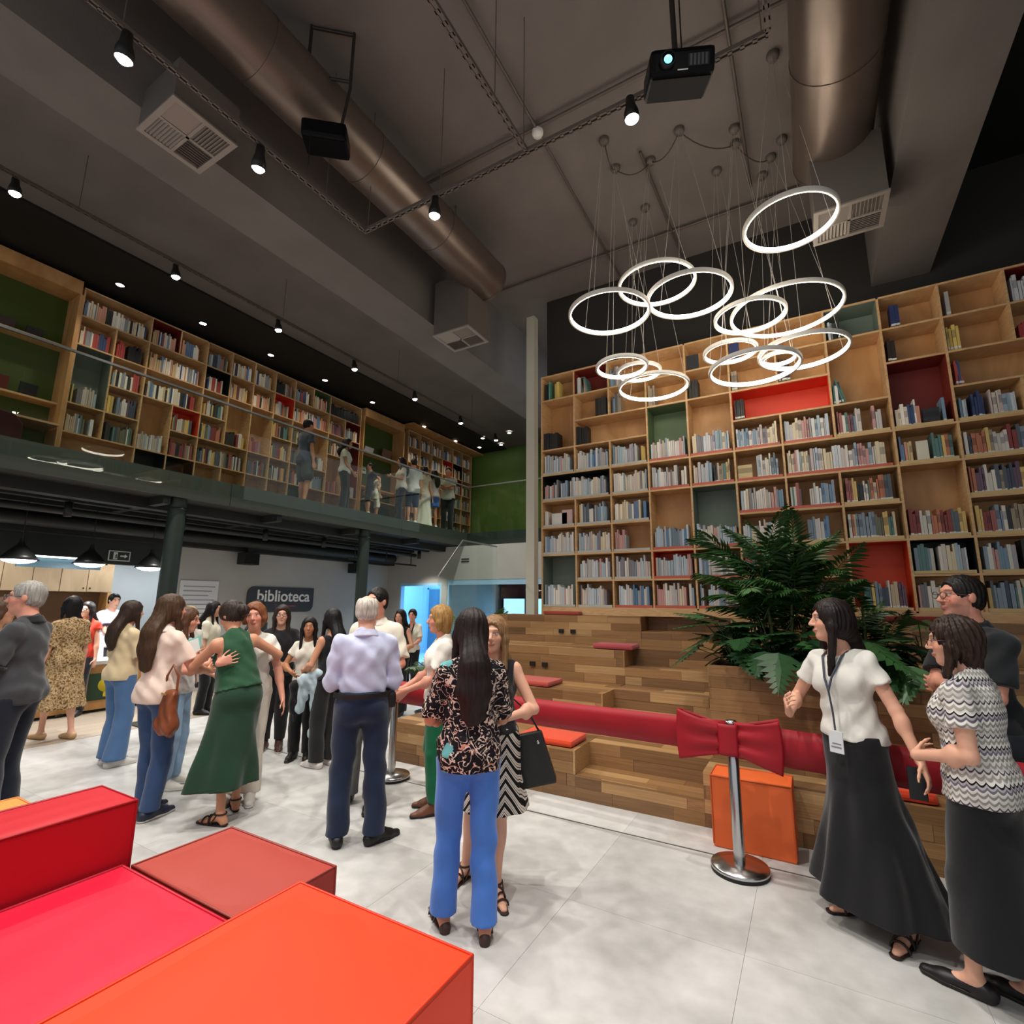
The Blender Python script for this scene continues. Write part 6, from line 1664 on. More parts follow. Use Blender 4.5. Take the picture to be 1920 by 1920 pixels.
# near the viewer
CTX['lilac'] = person(G(664, 1583), 4, 1.66, 'white haired man in lilac shirt and navy jeans seen from behind', 'fair', False, 1.14, feet={'R': (.13, -.03, 0, -62), 'L': (-.12, .02, 0, 5)}, hair=('bald', 'cdc6bb'), head=(-12, 0, 0),
    arms={'R': dict(t=(.13, .24, 1.05), pole=(.45, -.6, -1)), 'L': dict(t=(-.13, .25, 1.05), pole=(-.45, -.6, -1))},
    top=dict(kind='shirt', col='bfc4de', sleeve=1.08, neck='collar', hem=1.0, ease=.022, collar='bcbed6', fold=.007, blouse=.012), bottom=dict(col='1d2840', thigh=.088, kneer=.066, hemr=.064, waist=1.03, ease=.012, fold=.006), shoes=dict(col='17181a'))
CTX['blue'] = person(G(872, 1757), 8, 1.575, 'woman with long dark hair, dark floral blouse and bright blue trousers', 'mid', True, 1.04, feet={'R': (.10, -.04, 0, -10), 'L': (-.11, .10, 0, 12)}, hair=('long', '221817', .43), head=(10, 0, 0),
    arms={'R': dict(t=(.08, .25, 1.06), pole=(.6, -.55, -.9)), 'L': dict(t=(-.08, .25, 1.08), pole=(-.75, -.5, -.9))},
    top=dict(kind='blouse', m=floral_dark(), sleeve=.93, neck='round', hem=.845, ease=.020, flare=.012, fold=.007), bottom=dict(m=cloth_mat('cornflower', '4576c8', .8), thigh=.088, kneer=.060, hemr=.062, hem=.085, fold=.0045, ease=.010), shoes=dict(kind='sandal', heel=.05, strap='3a2a24'))
CTX['chevron'] = person(G(921, 1672), 168, 1.53, 'bare armed woman in chevron skirt and strappy sandals with a black handbag', 'fair', True, .98, feet={'R': (.20, -.12, 0, -25), 'L': (-.04, .05, 0, 28)}, hair=('long', '8d6a48', .22),
    arms={'L': dict(t=(-.12, .22, 1.09), pole=(-1, -.5, -.7)), 'R': dict(t=(.12, .24, 1.08), pole=(1, -.5, -.6))},
    top=dict(kind='sleeveless', col=BLK, sleeve=0, neck='scoop', hem=.96), bottom=dict(kind='skirt', m=chevron(), hem=.50, flare=.235, wave=.008, waist=1.0), shoes=dict(kind='sandal', strap='2e1c16'))
CTX['lanyard'] = person(G(1636, 1728), 152, 1.645, 'smiling woman in white top and long black skirt with lanyard', 'fair', True, .98, side=.07, feet={'R': (.06, -.05, 0, -30), 'L': (-.19, .03, 0, 5)}, hair=('long', '1f1614', .33), head=(-48, 0, 0),
    arms={'R': dict(t=(.235, .20, 1.06), pole=(.8, -1, -.4), hd=(-.2, .5, .55), pn=(-.6, -.4, .2), curl=.75), 'L': dict(t=(-.36, .06, .82), pole=(-.5, -1, 0), curl=.5, pn=(.8, .2, 0))},
    top=dict(kind='tee', col='dcdad2', sleeve=.52, neck='scoop', hem=.93, ease=.014, fold=.006, hemtilt=(.13, .03)), bottom=dict(kind='skirt', m=cloth_mat('matte_black', '17171a', .9), hem=.12, flare=.33, wave=.022, waves=7, fold=.006, asp=.82, hemslope=.16, waist=.965, ctr=(-.05, 0), ease=.004), shoes=dict(kind='sandal', strap='2a1a16'), mouth='b06a62')
CTX['polo'] = person(GD(1822, 2.9), 128, 1.79, 'dark haired man with glasses and folded arms in black polo shirt', 'rosy', False, 1.12, belly=.03, hair=('short', '1b1614'), head=(-5, 4, 0), glasses='5a4a44', extra=('stubble',),
    arms={'R': dict(t=(-.10, .24, 1.14), pole=(1, -.1, -.9), hd=(-1, .1, .1), pn=(0, -1, 0), curl=.2), 'L': dict(t=(.04, .15, 1.10), pole=(-1, -.1, -.9), hd=(1, .1, .1), pn=(0, -1, 0), curl=.3)},
    top=dict(kind='polo', col='1c1f22', sleeve=.78, neck='collar', hem=.86, ease=.02, collar='15171a'), bottom=dict(col='20242c'), shoes=dict(col='17181a'), vox=.0072)
CTX['knit'] = person(G(1898, 1886), 70, 1.56, 'brown haired woman in wavy striped knit top and straight black skirt', 'fair', True, 1.10, feet={'R': (.07, -.06, 0, 0), 'L': (-.07, .10, 0, 8)}, hair=('wavy', '34241c', .16), glasses='4a1714', head=(22, -4, 0),
    arms={'L': dict(t=(-.15, .19, 1.03), pole=(-.3, -1, -.6), hd=(1, .05, 0), pn=(0, -1, 0)), 'R': dict(t=(.22, .02, .82))},
    top=dict(kind='knit', m=wavy_knit(), sleeve=.58, neck='round', hem=.86, ease=.018, name='knit_top', fold=.004), bottom=dict(kind='skirt', m=cloth_mat('matte_black', '17171a', .9), hem=.21, flare=.205, wave=.006, waves=5, fold=.002, asp=.86, ease=-.004, waist=.89), shoes=dict(kind='pump', col='161316', sole='1c1614'))
# middle distance
CTX['white_blouse'] = person(G(818, 1520), 97, 1.585, 'short haired blonde woman in white blouse and green trousers', 'rosy', True, 1.08, hair=('bob', 'a37c46', .09), head=(0, -2, 0),
    arms={'L': dict(t=(-.10, .30, 1.0), pole=(-.3, -1, -.4), hd=(.15, .7, -.6), curl=.5), 'R': dict(t=(.06, .32, .99), pole=(.3, -1, -.4), curl=.5)},
    top=dict(kind='blouse', col='dedad0', sleeve=.70, neck='v', hem=.90, ease=.02, flare=.015), bottom=dict(m=cloth_mat('emerald', '0c6440', .8), thigh=.098, kneer=.07, hemr=.06, hem=.1), shoes=dict(col='6b3f28'))
CTX['white_shirt'] = person(G(688, 1507), 158, 1.735, 'dark haired man in white shirt standing behind the white haired man', 'rosy', False, 1.05, hair=('short', '15120f'), head=(-16, 0, 0), feet={'R': (.17, 0, 0, 0), 'L': (-.06, .05, 0, 8)},
    arms={'L': dict(t=(-.18, .24, 1.02)), 'R': dict(t=(.16, .24, 1.02))}, top=dict(kind='shirt', col='d8d0c0', sleeve=.85, neck='collar', hem=.88, collar='ddd6c8', ease=.02), bottom=dict(col='6b6c68', hemr=.07), shoes=dict(col='201d1b'))
CTX['green'] = person(G(425, 1535), 18, 1.63, 'woman in dark green halter top and wide green skirt hugging someone', 'mid', True, 1.02, lean=.22, side=-.10, feet={'R': (.10, .14, 0, -10), 'L': (-.08, -.10, 0, 30)}, hair=('bun', '2c2019'), head=(28, -12, 0),
    arms={'R': dict(t=(.36, .30, 1.22), pole=(1, .2, -.6), hd=(.1, .95, -.2)), 'L': dict(t=(-.10, .40, 1.2), pole=(-1, .2, -.6), hd=(.6, .8, 0))},
    top=dict(kind='sleeveless', m=cloth_mat('bottle', '20492f', .75), sleeve=0, neck='halter', hem=.98, ease=.02, flare=.02, blouse=.015), bottom=dict(kind='skirt', m=cloth_mat('bottle_dark', '1b3a28', .75), hem=.26, flare=.245, wave=.026, waves=5, waist=1.02, fwd=.0, ctr=(-.07, 0)), shoes=dict(kind='sandal', strap='1f1512'))
gx, gy = G(425, 1535); u = np.array([gx, gy])/math.hypot(gx, gy)
CTX['hug'] = person((gx+u[0]*.40+.085*.85, gy+u[1]*.40+.085*.5), 172, 1.60, 'ginger haired woman in white tee embracing the woman in green', 'rosy', True, 1.12, lean=.06, hair=('bob', '7d4a2c', .05), head=(-4, 2, 8),
    arms={'R': dict(t=(.17, .50, 1.25), pole=(1, .1, -.8), hd=(-.92, -.05, .35), pn=(0, -1, 0), curl=.12, spread=1.1), 'L': dict(t=(-.30, .14, .86), pole=(-.6, -.8, 0))},
    top=dict(kind='tee', col='dcd8ce', sleeve=.62, neck='round', hem=.88), bottom=dict(col='cfc7ba', hemr=.075), shoes=dict(kind='sneaker', col='cfcac2', sole='d8d8d4'))
CTX['pink'] = person(G(268, 1533), -52, 1.655, 'woman with very long brown hair, pale pink shirt and blue jeans', 'rosy', True, 1.0, hair=('long', '46301f', .42), head=(-10, 0, 0), feet={'R': (.08, -.02, 0, 0), 'L': (-.07, .05, 0, 5)},
    arms={'R': dict(t=(.12, .32, 1.12), pole=(.7, -1, -.5)), 'L': dict(t=(-.08, .34, 1.16), pole=(-.7, -1, -.5))}, top=dict(kind='shirt', col='e0cbbd', sleeve=.72, neck='collar', hem=.86, ease=.020, flare=.012, collar='e3d2c6', blouse=.01), bottom=dict(m=cloth_mat('denim', '33496f', .9), kneer=.066, hemr=.058), shoes=dict(kind='sneaker', col='20263a', sole='d0cdc8'))
CTX['beige'] = person(GD(237, 5.25), -62, 1.60, 'dark haired woman in beige top half hidden behind the pink shirt', 'mid', True, 1.05, hair=('long', '35241b', .34),
    arms={'R': dict(t=(.12, .28, 1.0), pole=(.6, -1, -.4))}, top=dict(kind='blouse', col='d3bd98', sleeve=.9, neck='round', hem=.88, ease=.02), bottom=dict(m=cloth_mat('wide_denim', '4d6c96', .9), kneer=.075, hemr=.095, thigh=.09), shoes=dict(kind='sneaker', col='c8c4be', sole='d0cdc8'))
CTX['papers'] = person(G(310, 1476), -108, 1.545, 'brown haired woman in grey tee and light jeans holding papers', 'rosy', True, 1.12, hair=('long', '5a3c28', .24), head=(0, -6, 0),
    arms={'R': dict(t=(.10, .32, 1.10), pole=(.7, -1, -.5)), 'L': dict(t=(-.12, .30, 1.02), pole=(-.7, -1, -.5))}, top=dict(kind='tee', col='cdd0d0', sleeve=.6, neck='round', hem=.88, ease=.022), bottom=dict(m=cloth_mat('light_denim', '86a2c0', .9)), shoes=dict(kind='sneaker', col='cfccc4', sole='d8d6d0'))
CTX['charcoal'] = person(GD(44, 3.75), 66, 1.745, 'grey haired man with glasses in charcoal polo shirt at the photo edge', 'rosy', False, 1.12, belly=.04, hair=('short', '9a9791'), head=(12, 0, 0), glasses='50504e',
    arms={'L': dict(t=(-.16, .30, 1.02), pole=(-.5, -1, -.4)), 'R': dict(t=(.16, .30, 1.02), pole=(.5, -1, -.4))}, top=dict(kind='polo', col='3b3d40', sleeve=.78, neck='collar', hem=.86, ease=.024, collar='1b1c1f', cuff='1b1c1f', flare=.0), bottom=dict(col='1a1f2c', thigh=.10, kneer=.08, hemr=.08), shoes=dict(col='17181a'))
CTX['edge'] = person(GD(-12, 4.6), -110, 1.62, 'brown haired person in pale shirt cut off by the photo edge', 'mid', True, 1.0, hair=('bob', '5a4030', .1), top=dict(kind='tee', col='c9ccc4', sleeve=.6), bottom=dict(col='2a2e38'), shoes=dict(col='2a2a2a'), vox=.012)
CTX['black_tee'] = person(G(508, 1405), 172, 1.565, 'girl with glasses in black printed tee and black joggers', 'fair', True, 1.1, hair=('long', '2e2019', .24), glasses='3a2a26', head=(6, 0, 0),
    arms={'R': dict(t=(.14, .24, 1.0), pole=(1, -.7, -.5)), 'L': dict(t=(-.10, .27, 1.02), pole=(-1, -.7, -.5))}, top=dict(kind='tee', col=BLK, sleeve=.75, neck='round', hem=.86, ease=.026), bottom=dict(col='161618', kneer=.075, hemr=.05, hem=.12), shoes=dict(kind='sneaker', col='4a302a', sole='cfcac4'))
CTX['white_top_girl'] = person(G(562, 1422), 168, 1.44, 'girl with long black hair in white top and black trousers', 'tan', True, .92, hair=('long', '14100f', .30), head=(8, 0, 0),
    arms={'R': dict(t=(.12, .22, 1.05), pole=(1, -.7, -.5)), 'L': dict(t=(-.10, .25, 1.05), pole=(-1, -.7, -.5))}, top=dict(kind='tee', col='d5cec0', sleeve=.5, neck='round', hem=.9), bottom=dict(col=BLK, kneer=.065, hemr=.06), shoes=dict(kind='sneaker', col='1e1d1c', sole='26241f'))
CTX['jacket_arm'] = person(G(606, 1437), 38, 1.535, 'woman with black ponytail hair in black sleeveless outfit carrying a jacket', 'mid', True, .98, hair=('long', '120f0f', .32),
    arms={'L': dict(t=(-.16, .24, 1.02), pole=(-.7, -1, -.4)), 'R': dict(t=(.14, .25, 1.0), pole=(.7, -1, -.4))}, top=dict(kind='sleeveless', col=BLK, sleeve=0, neck='scoop', hem=.94), bottom=dict(col='1f1f1f', kneer=.075, hemr=.07), shoes=dict(kind='sneaker', col='d6cfcc', sole='d8d0d0'))
# further back
CTX['floral_dress'] = person(G(98, 1386), 28, 1.65, 'black haired woman in brown floral dress walking past the counter', 'fair', True, 1.06, hair=('bob', '141012', .15), feet={'R': (.10, -.16, 0, 0), 'L': (-.06, .14, 0, 5)},
    top=dict(kind='dress', m=floral_brown(), sleeve=.9, neck='round', hem=.9, ease=.022), bottom=dict(kind='skirt', m=floral_brown(), hem=.36, flare=.29, wave=.025, waist=1.0), shoes=dict(kind='pump', col='b8946c', sole='a3835e'))
CTX['coral'] = person(GD(157, 7.4), 150, 1.58, 'dark haired woman with glasses in coral top beside the floral dress', 'fair', True, 1.0, hair=('long', '1d1613', .3), glasses='2a2020', top=dict(kind='sleeveless', col='d8442f', sleeve=.3, neck='round', hem=.84, ease=.024), bottom=dict(col='2a2c30'), shoes=dict(col='2a2a2a'))
p = at(197, 1230, x=-10.15)
CTX['server'] = person((p[0], p[1]), -138, 1.72, 'young man in plain white tee standing behind the wooden counter', 'fair', False, 1.0, hair=('short', '15120f'), head=(-16, -6, 0),
    arms={'R': dict(t=(.06, .27, .95), pole=(1, -.7, -.3)), 'L': dict(t=(-.08, .27, .95), pole=(-1, -.7, -.3))}, top=dict(kind='tee', col='dfdde6', sleeve=.62, neck='round', hem=.84, ease=.03, cuff='4a3a50'), bottom=dict(col='2a2c34'), shoes=dict(col='222222'))
CTX['blonde_face'] = person(GD(327, 6.3), 168, 1.62, 'blonde woman facing the room behind the woman with papers', 'mid', True, 1.0, hair=('long', '8a6a42', .2), top=dict(kind='tee', col='cfc8bc', sleeve=.6), bottom=dict(col='33363c'), shoes=dict(col='2a2a2a'))
CTX['pale_hair'] = person(GD(350, 5.9), 40, 1.54, 'woman with pale blonde bob turned away beside the papers', 'fair', True, 1.0, hair=('bob', 'c0aa7a', .13), top=dict(kind='tee', col='d0cdc2', sleeve=.6), bottom=dict(col='3a3c42'), shoes=dict(col='2a2a2a'))
CTX['cream_vest'] = person(G(377, 1338), -112, 1.60, 'dark haired woman in cream shirt and black trousers by the wall notice', 'mid', True, 1.0, hair=('long', '171214', .32), top=dict(kind='shirt', col='d3ccb6', sleeve=.8, neck='collar', hem=.86), bottom=dict(col='161618', kneer=.065, hemr=.058), shoes=dict(col='17171a'))
CTX['far_head'] = person(GD(478, 7.6), 128, 1.63, 'dark haired woman in the distance just left of the sign', 'mid', True, 1.0, hair=('bun', '1d1614'), top=dict(kind='tee', col='22242a', sleeve=.6), bottom=dict(col='26282e'), shoes=dict(col='222222'))
CTX['door_white'] = person(GD(772, 9.0), 165, 1.49, 'smiling woman in white shirt with dark scarf in the blue doorway', 'rosy', True, 1.0, hair=('bun', '1c1512'), arms={'R': dict(t=(.05, .26, 1.0), pole=(1, -.7, -.5)), 'L': dict(t=(-.06, .26, 1.0), pole=(-1, -.7, -.5))}, top=dict(kind='shirt', col='d8d2bf', sleeve=.8, neck='v', hem=.86), bottom=dict(col='151518'), shoes=dict(col='17171a'))
CTX['door_black'] = person(GD(750, 7.6), 150, 1.50, 'dark haired woman in black top before the blue doorway', 'mid', True, 1.0, hair=('long', '171214', .25), arms={'L': dict(t=(-.14, .26, 1.05), pole=(-1, -.7, -.5))}, top=dict(kind='sleeveless', col='17171a', sleeve=0, neck='round', hem=.86), bottom=dict(col='141416', kneer=.08, hemr=.09), shoes=dict(col='17171a'))
# on the mezzanine
def MZ(px, py, x): p = at(px, py, x=x); return (x, p[1])
MG = 'people on the mezzanine'
person(MZ(568, 905, -8.3), -58, 1.76, 'tall man in dark grey tee and shorts on the mezzanine', 'tan', False, 1.05, hair=('short', '1d1512'), top=dict(kind='tee', col='444956', sleeve=.6, hem=.84), bottom=dict(col='3c4542', hem=.5, hemr=.095), shoes=dict(col='2c2c2c'), z0=3.402, group=MG)
person(MZ(643, 935, -8.2), -100, 1.62, 'woman in white tee and black trousers on the mezzanine', 'tan', True, 1.0, hair=('long', '1d1512', .2), arms={'L': dict(t=(-.2, -.05, .85)), 'R': dict(t=(.22, .2, .9))}, top=dict(kind='tee', col='cfcabc', sleeve=.5, hem=.9), bottom=dict(col='17171a', hemr=.075), shoes=dict(col='2c2c2c'), z0=3.402, group=MG)
person(MZ(690, 960, -7.95), 112, 1.16, 'small boy in black clothes by the glass balustrade', 'tan', False, .92, hair=('short', '17110f'), arms={'L': dict(t=(-.3, -.2, .95))}, top=dict(kind='tee', col='1a1a1c', sleeve=.6, hem=.82), bottom=dict(col='1b1b1e', hem=.45, hemr=.08), shoes=dict(kind='sneaker', col='b8a08a', sole='c8c4bc'), z0=3.402, group=MG)
person(MZ(704, 962, -8.0), -60, 1.0, 'toddler in pale clothes beside the small boy upstairs', 'tan', True, .92, hair=('short', '2a1a14'), top=dict(kind='tee', col='cfc8b4', sleeve=.6, hem=.7), bottom=dict(col='c8c0ac', hem=.4, hemr=.08), shoes=dict(kind='sneaker', col='b8a08a', sole='c8c4bc'), z0=3.402, group=MG)
person(MZ(749, 972, -8.1), 108, 1.60, 'long haired woman in white top and dark trousers upstairs', 'tan', True, 1.02, hair=('long', '17110f', .3), arms={'L': dict(t=(-.1, .26, 1.15), pole=(-.6, -1, -.4))}, top=dict(kind='tee', col='cfc9ba', sleeve=.55, hem=.86), bottom=dict(col='1c2230'), shoes=dict(col='2c2c2c'), z0=3.402, group=MG)
person(MZ(772, 975, -8.05), 20, 1.66, 'boy in white tee and navy shorts upstairs among the group', 'mid', False, 1.0, hair=('short', '33231b'), top=dict(kind='tee', col='d3d2c8', sleeve=.65, hem=.82), bottom=dict(col='1f2c48', hem=.48, hemr=.09), shoes=dict(kind='sneaker', col='cfcac2', sole='d8d8d4'), z0=3.402, group=MG)
person(MZ(793, 978, -8.15), -20, 1.60, 'woman in long pale dress upstairs beside navy shorts boy', 'mid', True, .98, hair=('bun', '1d1512'), top=dict(kind='tee', col='c9bba6', sleeve=.3, hem=.95), bottom=dict(kind='skirt', col='cfcab8', hem=.06, flare=.24, waist=1.0), shoes=dict(col='8c8c8c'), z0=3.402, group=MG)
person(MZ(812, 982, -8.05), 40, 1.55, 'girl with long hair and blue denim shorts upstairs', 'tan', True, .95, hair=('long', '17110f', .34), top=dict(kind='tee', col='b5a8a0', sleeve=.3, hem=.92), bottom=dict(col='3a62a0', hem=.66, hemr=.085), shoes=dict(kind='sneaker', col='cfcac2', sole='d8d8d4'), z0=3.402, group=MG)
person(MZ(838, 985, -8.05), 172, 1.76, 'man in pale patterned shirt and black trousers at end of group upstairs', 'tan', False, 1.08, hair=('short', '17110f'), arms={'R': dict(t=(-.1, .25, 1.16), pole=(1, -.2, -.8)), 'L': dict(t=(.1, .22, 1.18), pole=(-1, -.2, -.8))}, top=dict(kind='shirt', col='a9a698', sleeve=.75, neck='round', hem=.84), bottom=dict(col='141618'), shoes=dict(col='2c2c2c'), z0=3.402, group=MG)
# ------------------------------------------------------------------ plants
def leaf_mat(name, c0, c1):
    m = bpy.data.materials.new(name); m.use_nodes = True; nt = m.node_tree; b = nt.nodes['Principled BSDF']
    oi = nt.nodes.new('ShaderNodeObjectInfo'); tc = nt.nodes.new('ShaderNodeTexCoord'); n = nt.nodes.new('ShaderNodeTexNoise'); n.inputs['Scale'].default_value = 7
    nt.links.new(tc.outputs['Object'], n.inputs['Vector'])
    ad = nt.nodes.new('ShaderNodeMath'); ad.operation = 'MULTIPLY_ADD'; ad.inputs[1].default_value = .5; nt.links.new(n.outputs[0], ad.inputs[0])
    sc = nt.nodes.new('ShaderNodeMath'); sc.operation = 'MULTIPLY'; sc.inputs[1].default_value = .5; nt.links.new(oi.outputs['Random'], sc.inputs[0]); nt.links.new(sc.outputs[0], ad.inputs[2])
    r = nt.nodes.new('ShaderNodeValToRGB'); r.color_ramp.elements[0].color = rgb(c0); r.color_ramp.elements[1].color = rgb(c1); r.color_ramp.elements[0].position = .2; r.color_ramp.elements[1].position = .8
    nt.links.new(ad.outputs[0], r.inputs[0]); nt.links.new(r.outputs[0], b.inputs['Base Color'])
    b.inputs['Roughness'].default_value = .38; b.inputs['Specular IOR Level'].default_value = .5
    return m
m_palm = leaf_mat('palm_leaf', '1a3a1c', '3f6a2e'); m_philo = leaf_mat('philodendron_leaf', '12301c', '3a6434'); m_stem = mat('palm_stem', '4d5a2c', .6); m_palm2 = leaf_mat('pale_palm_leaf', '3f6a34', '7c9a52')
PR = random.Random(21)
def frond_mesh(L, n=20, leaf=.26, droop=.5, w=.016):
    """an arching rib with pairs of narrow leaflets; base at origin, grows along +y and up"""
    mb = MB(); rib = []
    for i in range(n+1):
        t = i/n; rib.append(np.array([0, L*(t-.12*droop*t*t), L*(.62*t-droop*.75*t*t)]))
    mb.tube(rib[::2], [.006*(1-.7*i/(len(rib[::2])-1)) for i in range(len(rib[::2]))], 5)
    for i in range(3, n+1):
        t = i/n; d = unit(rib[i]-rib[i-1]); side = np.array([1., 0, 0]); nn = np.cross(side, d)
        ll = leaf*(math.sin(math.pi*min(1, .18+.8*t))**.7)*PR.uniform(.85, 1.1)
        for sg in (-1, 1):
            dr = unit(side*sg*(1-.45*t)+d*(.45+.6*t)+np.array([0, 0, -.18-.25*PR.random()])); pw = unit(np.cross(dr, nn))*w
            a = rib[i]; m1 = a+dr*ll*.45+np.array([0, 0, .01]); tip = a+dr*ll+np.array([0, 0, -.10*ll])
            mb.add([a, m1-pw, tip, m1+pw], [(0, 1, 2), (0, 2, 3)], True)
    return mb.mesh('frond')
def lobed_mesh(L, lobes=7):
    """a deeply cut leaf on a stalk"""
    mb = MB(); st = [np.array([0, L*.75*t, L*(.9*t-.25*t*t)]) for t in np.linspace(0, 1, 6)]; mb.tube(st, .0045, 5)
    o = st[-1]; d = unit([0, 1, -.35]); sd = np.array([1., 0, 0]); W = L*.62
    for i in range(lobes):
        t = i/(lobes-1); c = o+d*W*t*1.1
        for sg in (-1, 1):
            ll = W*(.62-.42*t); dr = unit(sd*sg+d*(.15+.7*t)+np.array([0, 0, -.2])); pw = d*.026*(1.2-.4*t)
            mb.add([c-pw*.7, c+dr*ll*.5-pw, c+dr*ll, c+dr*ll*.5+pw*1.1, c+pw*.7], [(0, 1, 2, 3, 4)], True)
    mb.add([o, o+d*W*.5+sd*.02, o+d*W*1.35, o+d*W*.5-sd*.02], [(0, 1, 2, 3)], True)
    return mb.mesh('leaf')
def blade_mesh(L):
    mb = MB(); V = []
    for i in range(7):
        t = i/6; w = .035*math.sin(math.pi*(.12+.86*t)); p = np.array([0, L*(.55*t+.35*t*t), L*(1.1*t-.75*t*t)]); V += [p+[w, 0, .008], p+[0, 0, 0], p+[-w, 0, .008]]
    mb.add(V, [(i*3+k, i*3+k+1, i*3+k+4, i*3+k+3) for i in range(6) for k in range(2)], True); return mb.mesh('leaf')
FR = [frond_mesh(.78, 22, .26, .55), frond_mesh(.62, 18, .24, .8), frond_mesh(.9, 24, .24, .4)]
for f in FR: f.materials.append(m_palm)
LB = [lobed_mesh(.34), lobed_mesh(.42), lobed_mesh(.28)]
for f in LB: f.materials.append(m_philo)
BL = [blade_mesh(.4), blade_mesh(.3)]
for f in BL: f.materials.append(m_philo)
def put(name, me, parent, loc, az, el, roll=0, sc=1.0, m=None):
    o = link(name, me, None, parent, loc); o.rotation_euler = (el, roll, az); o.scale = (sc,)*3
    return o
def palm(loc, h, n, label, fr=FR, sc=1.0, stems=5, spread=.16):
    t = empty('palm_plant', loc); tag(t, label, 'plant')
    for k in range(stems):
        a = 6.28*k/stems; b = (spread*math.cos(a), spread*.7*math.sin(a)); hh = h*PR.uniform(.55, 1)
        MB().tube([(b[0]*.4, b[1]*.4, 0), (b[0]*.7, b[1]*.7, hh*.5), (b[0], b[1], hh)], [.016, .013, .009], 7).build('stem', m_stem, t)
        for j in range(n//stems):
            put('frond', PR.choice(fr), t, (b[0], b[1], hh*PR.uniform(.45, 1)), PR.uniform(0, 6.28), PR.uniform(-.15, .75), PR.uniform(-.25, .25), sc*PR.uniform(.75, 1.1))
    return t
PZ = .385+PH-.03
palm((-.22, 4.98, PZ), 1.05, 60, 'tall bushy green palm rising from the planter box', sc=.88, stems=6, spread=.24)
palm((.36, 5.02, PZ), .66, 16, 'slim dark palm beside the tall one behind the lanyard woman', sc=.55, stems=4, spread=.14)
def clump(name, loc, n, label, sc=1.0, ms=LB):
    t = empty(name, loc); tag(t, label, 'plant', 'leafy plants in the planter box')
    for k in range(n): put('leaf', PR.choice(ms), t, (PR.uniform(-.06, .06), PR.uniform(-.06, .06), PR.uniform(0, .06)), 6.28*2.618*k/n+PR.uniform(-.3, .3), PR.uniform(-.5, .6), PR.uniform(-.2, .2), sc*PR.uniform(.8, 1.15))
for k, (x, y, n, sc, ms, l) in enumerate([(-.58, 4.86, 24, .95, LB, 'lobed leaf plant at the end of planter nearest the stair lane'), (-.30, 4.80, 25, 1.05, LB, 'lobed leaf plant drooping over the front planks of planter'), (.02, 4.82, 24, 1.0, LB, 'lobed leaf plant at the planter front beside the lanyard woman'),
        (.40, 4.85, 22, 1.0, LB, 'lobed leaf plant in the planter hidden behind lanyard woman'), (.74, 4.88, 20, .95, LB, 'lobed leaf plant at the planter end behind lanyard woman'), (-.55, 5.08, 19, 1.25, BL, 'broad bladed dark plant at the back of planter by stair lane'), (.0, 5.1, 19, 1.2, BL, 'broad bladed dark plant behind the palm stems in planter')]):
    clump('leafy_plant', (x, y, PZ), n, l, sc, ms)
FR2 = [f.copy() for f in FR]
for f in FR2: f.materials.clear(); f.materials.append(m_palm2)
def potted(loc, h, n, label, fr, sc):
    t = palm((loc[0], loc[1], .34), h, n, label, fr, sc, 4, .1); t['category'] = 'potted plant'
    MB().lathe([(0, -.34), (.13, -.34), (.17, -.02), (.18, 0), (.165, 0), (.15, -.05), (0, -.05)], n=24).build('pot', mat('dark_pot', '2b2a28', .6), t)
potted((-4.55, 6.9, 0), 1.05, 16, 'pale green potted palm behind the glass screen', FR2, .75)
potted((-4.05, 5.05, 0), .55, 14, 'dark potted palm by the tier end behind the blonde woman', FR, .6)

# ------------------------------------------------------------------ carried things and small accessories
m_leather = mat('black_leather', '1d201f', .42, bump=(40, .2)); m_tan = mat('tan_leather', '7a3f22', .42, noise=(6, .25), bump=(30, .3))
m_gold = mat('gold_metal', 'c9a45a', .3, 1.0)
def depth_of(c): x, y, z = c['loc']; return float((np.array([x, y, 1.2])-np.array([0, 0, CAM_H]))@_fw)
def soft(name, prims, vox, m, parent, fold=0, seed=1):
    pts = np.array([p for q in prims for p in q[:2]]); r = max(max(q[2], q[3]) for q in prims)
    F = Field(pts.min(0)-r-.02, pts.max(0)+r+.02, vox)
    for q in prims: F.cone(q[0], q[1], q[2], q[3], q[4] if len(q) > 4 else .02, q[5] if len(q) > 5 else None)
    if fold: F.folds(fold, (60, 60, 20), seed)
    me, V = F.mesh(name); return link(name, me, m, parent)
# black handbag on the bare armed woman's shoulder
d = depth_of(CTX['chevron'])-.02; p = at(1003, 1472, d=d); q = at(983, 1285, d=d)
t = empty('handbag', tuple(p), math.radians(25)); t.rotation_euler = (0, -.22, math.radians(25)); tag(t, 'black leather handbag hanging beside the chevron skirt', 'handbag')
W, Hh = .125, .30
mb = MB(); mb.add([(-W*1.1, -.05, 0), (W*1.1, -.05, 0), (W*1.1, .05, 0), (-W*1.1, .05, 0), (-W*.86, -.035, Hh), (W*.86, -.035, Hh), (W*.86, .035, Hh), (-W*.86, .035, Hh)], [(0, 3, 2, 1), (4, 5, 6, 7), (0, 1, 5, 4), (2, 3, 7, 6), (1, 2, 6, 5), (3, 0, 4, 7)])
mb.build('bag_body', m_leather, t, bevel=.014)
wq = np.array(q)-np.array(p); c_, s_ = math.cos(-math.radians(25)), math.sin(-math.radians(25)); lq = (wq[0]*c_-wq[1]*s_, wq[0]*s_+wq[1]*c_, wq[2])
MB().tube([(-W*.75, 0, Hh-.01), (-W*.5, .0, Hh+.09), (0, 0, Hh+.12), (W*.5, 0, Hh+.09), (W*.75, 0, Hh-.01)], .006, 6).build('handle', m_leather, t)
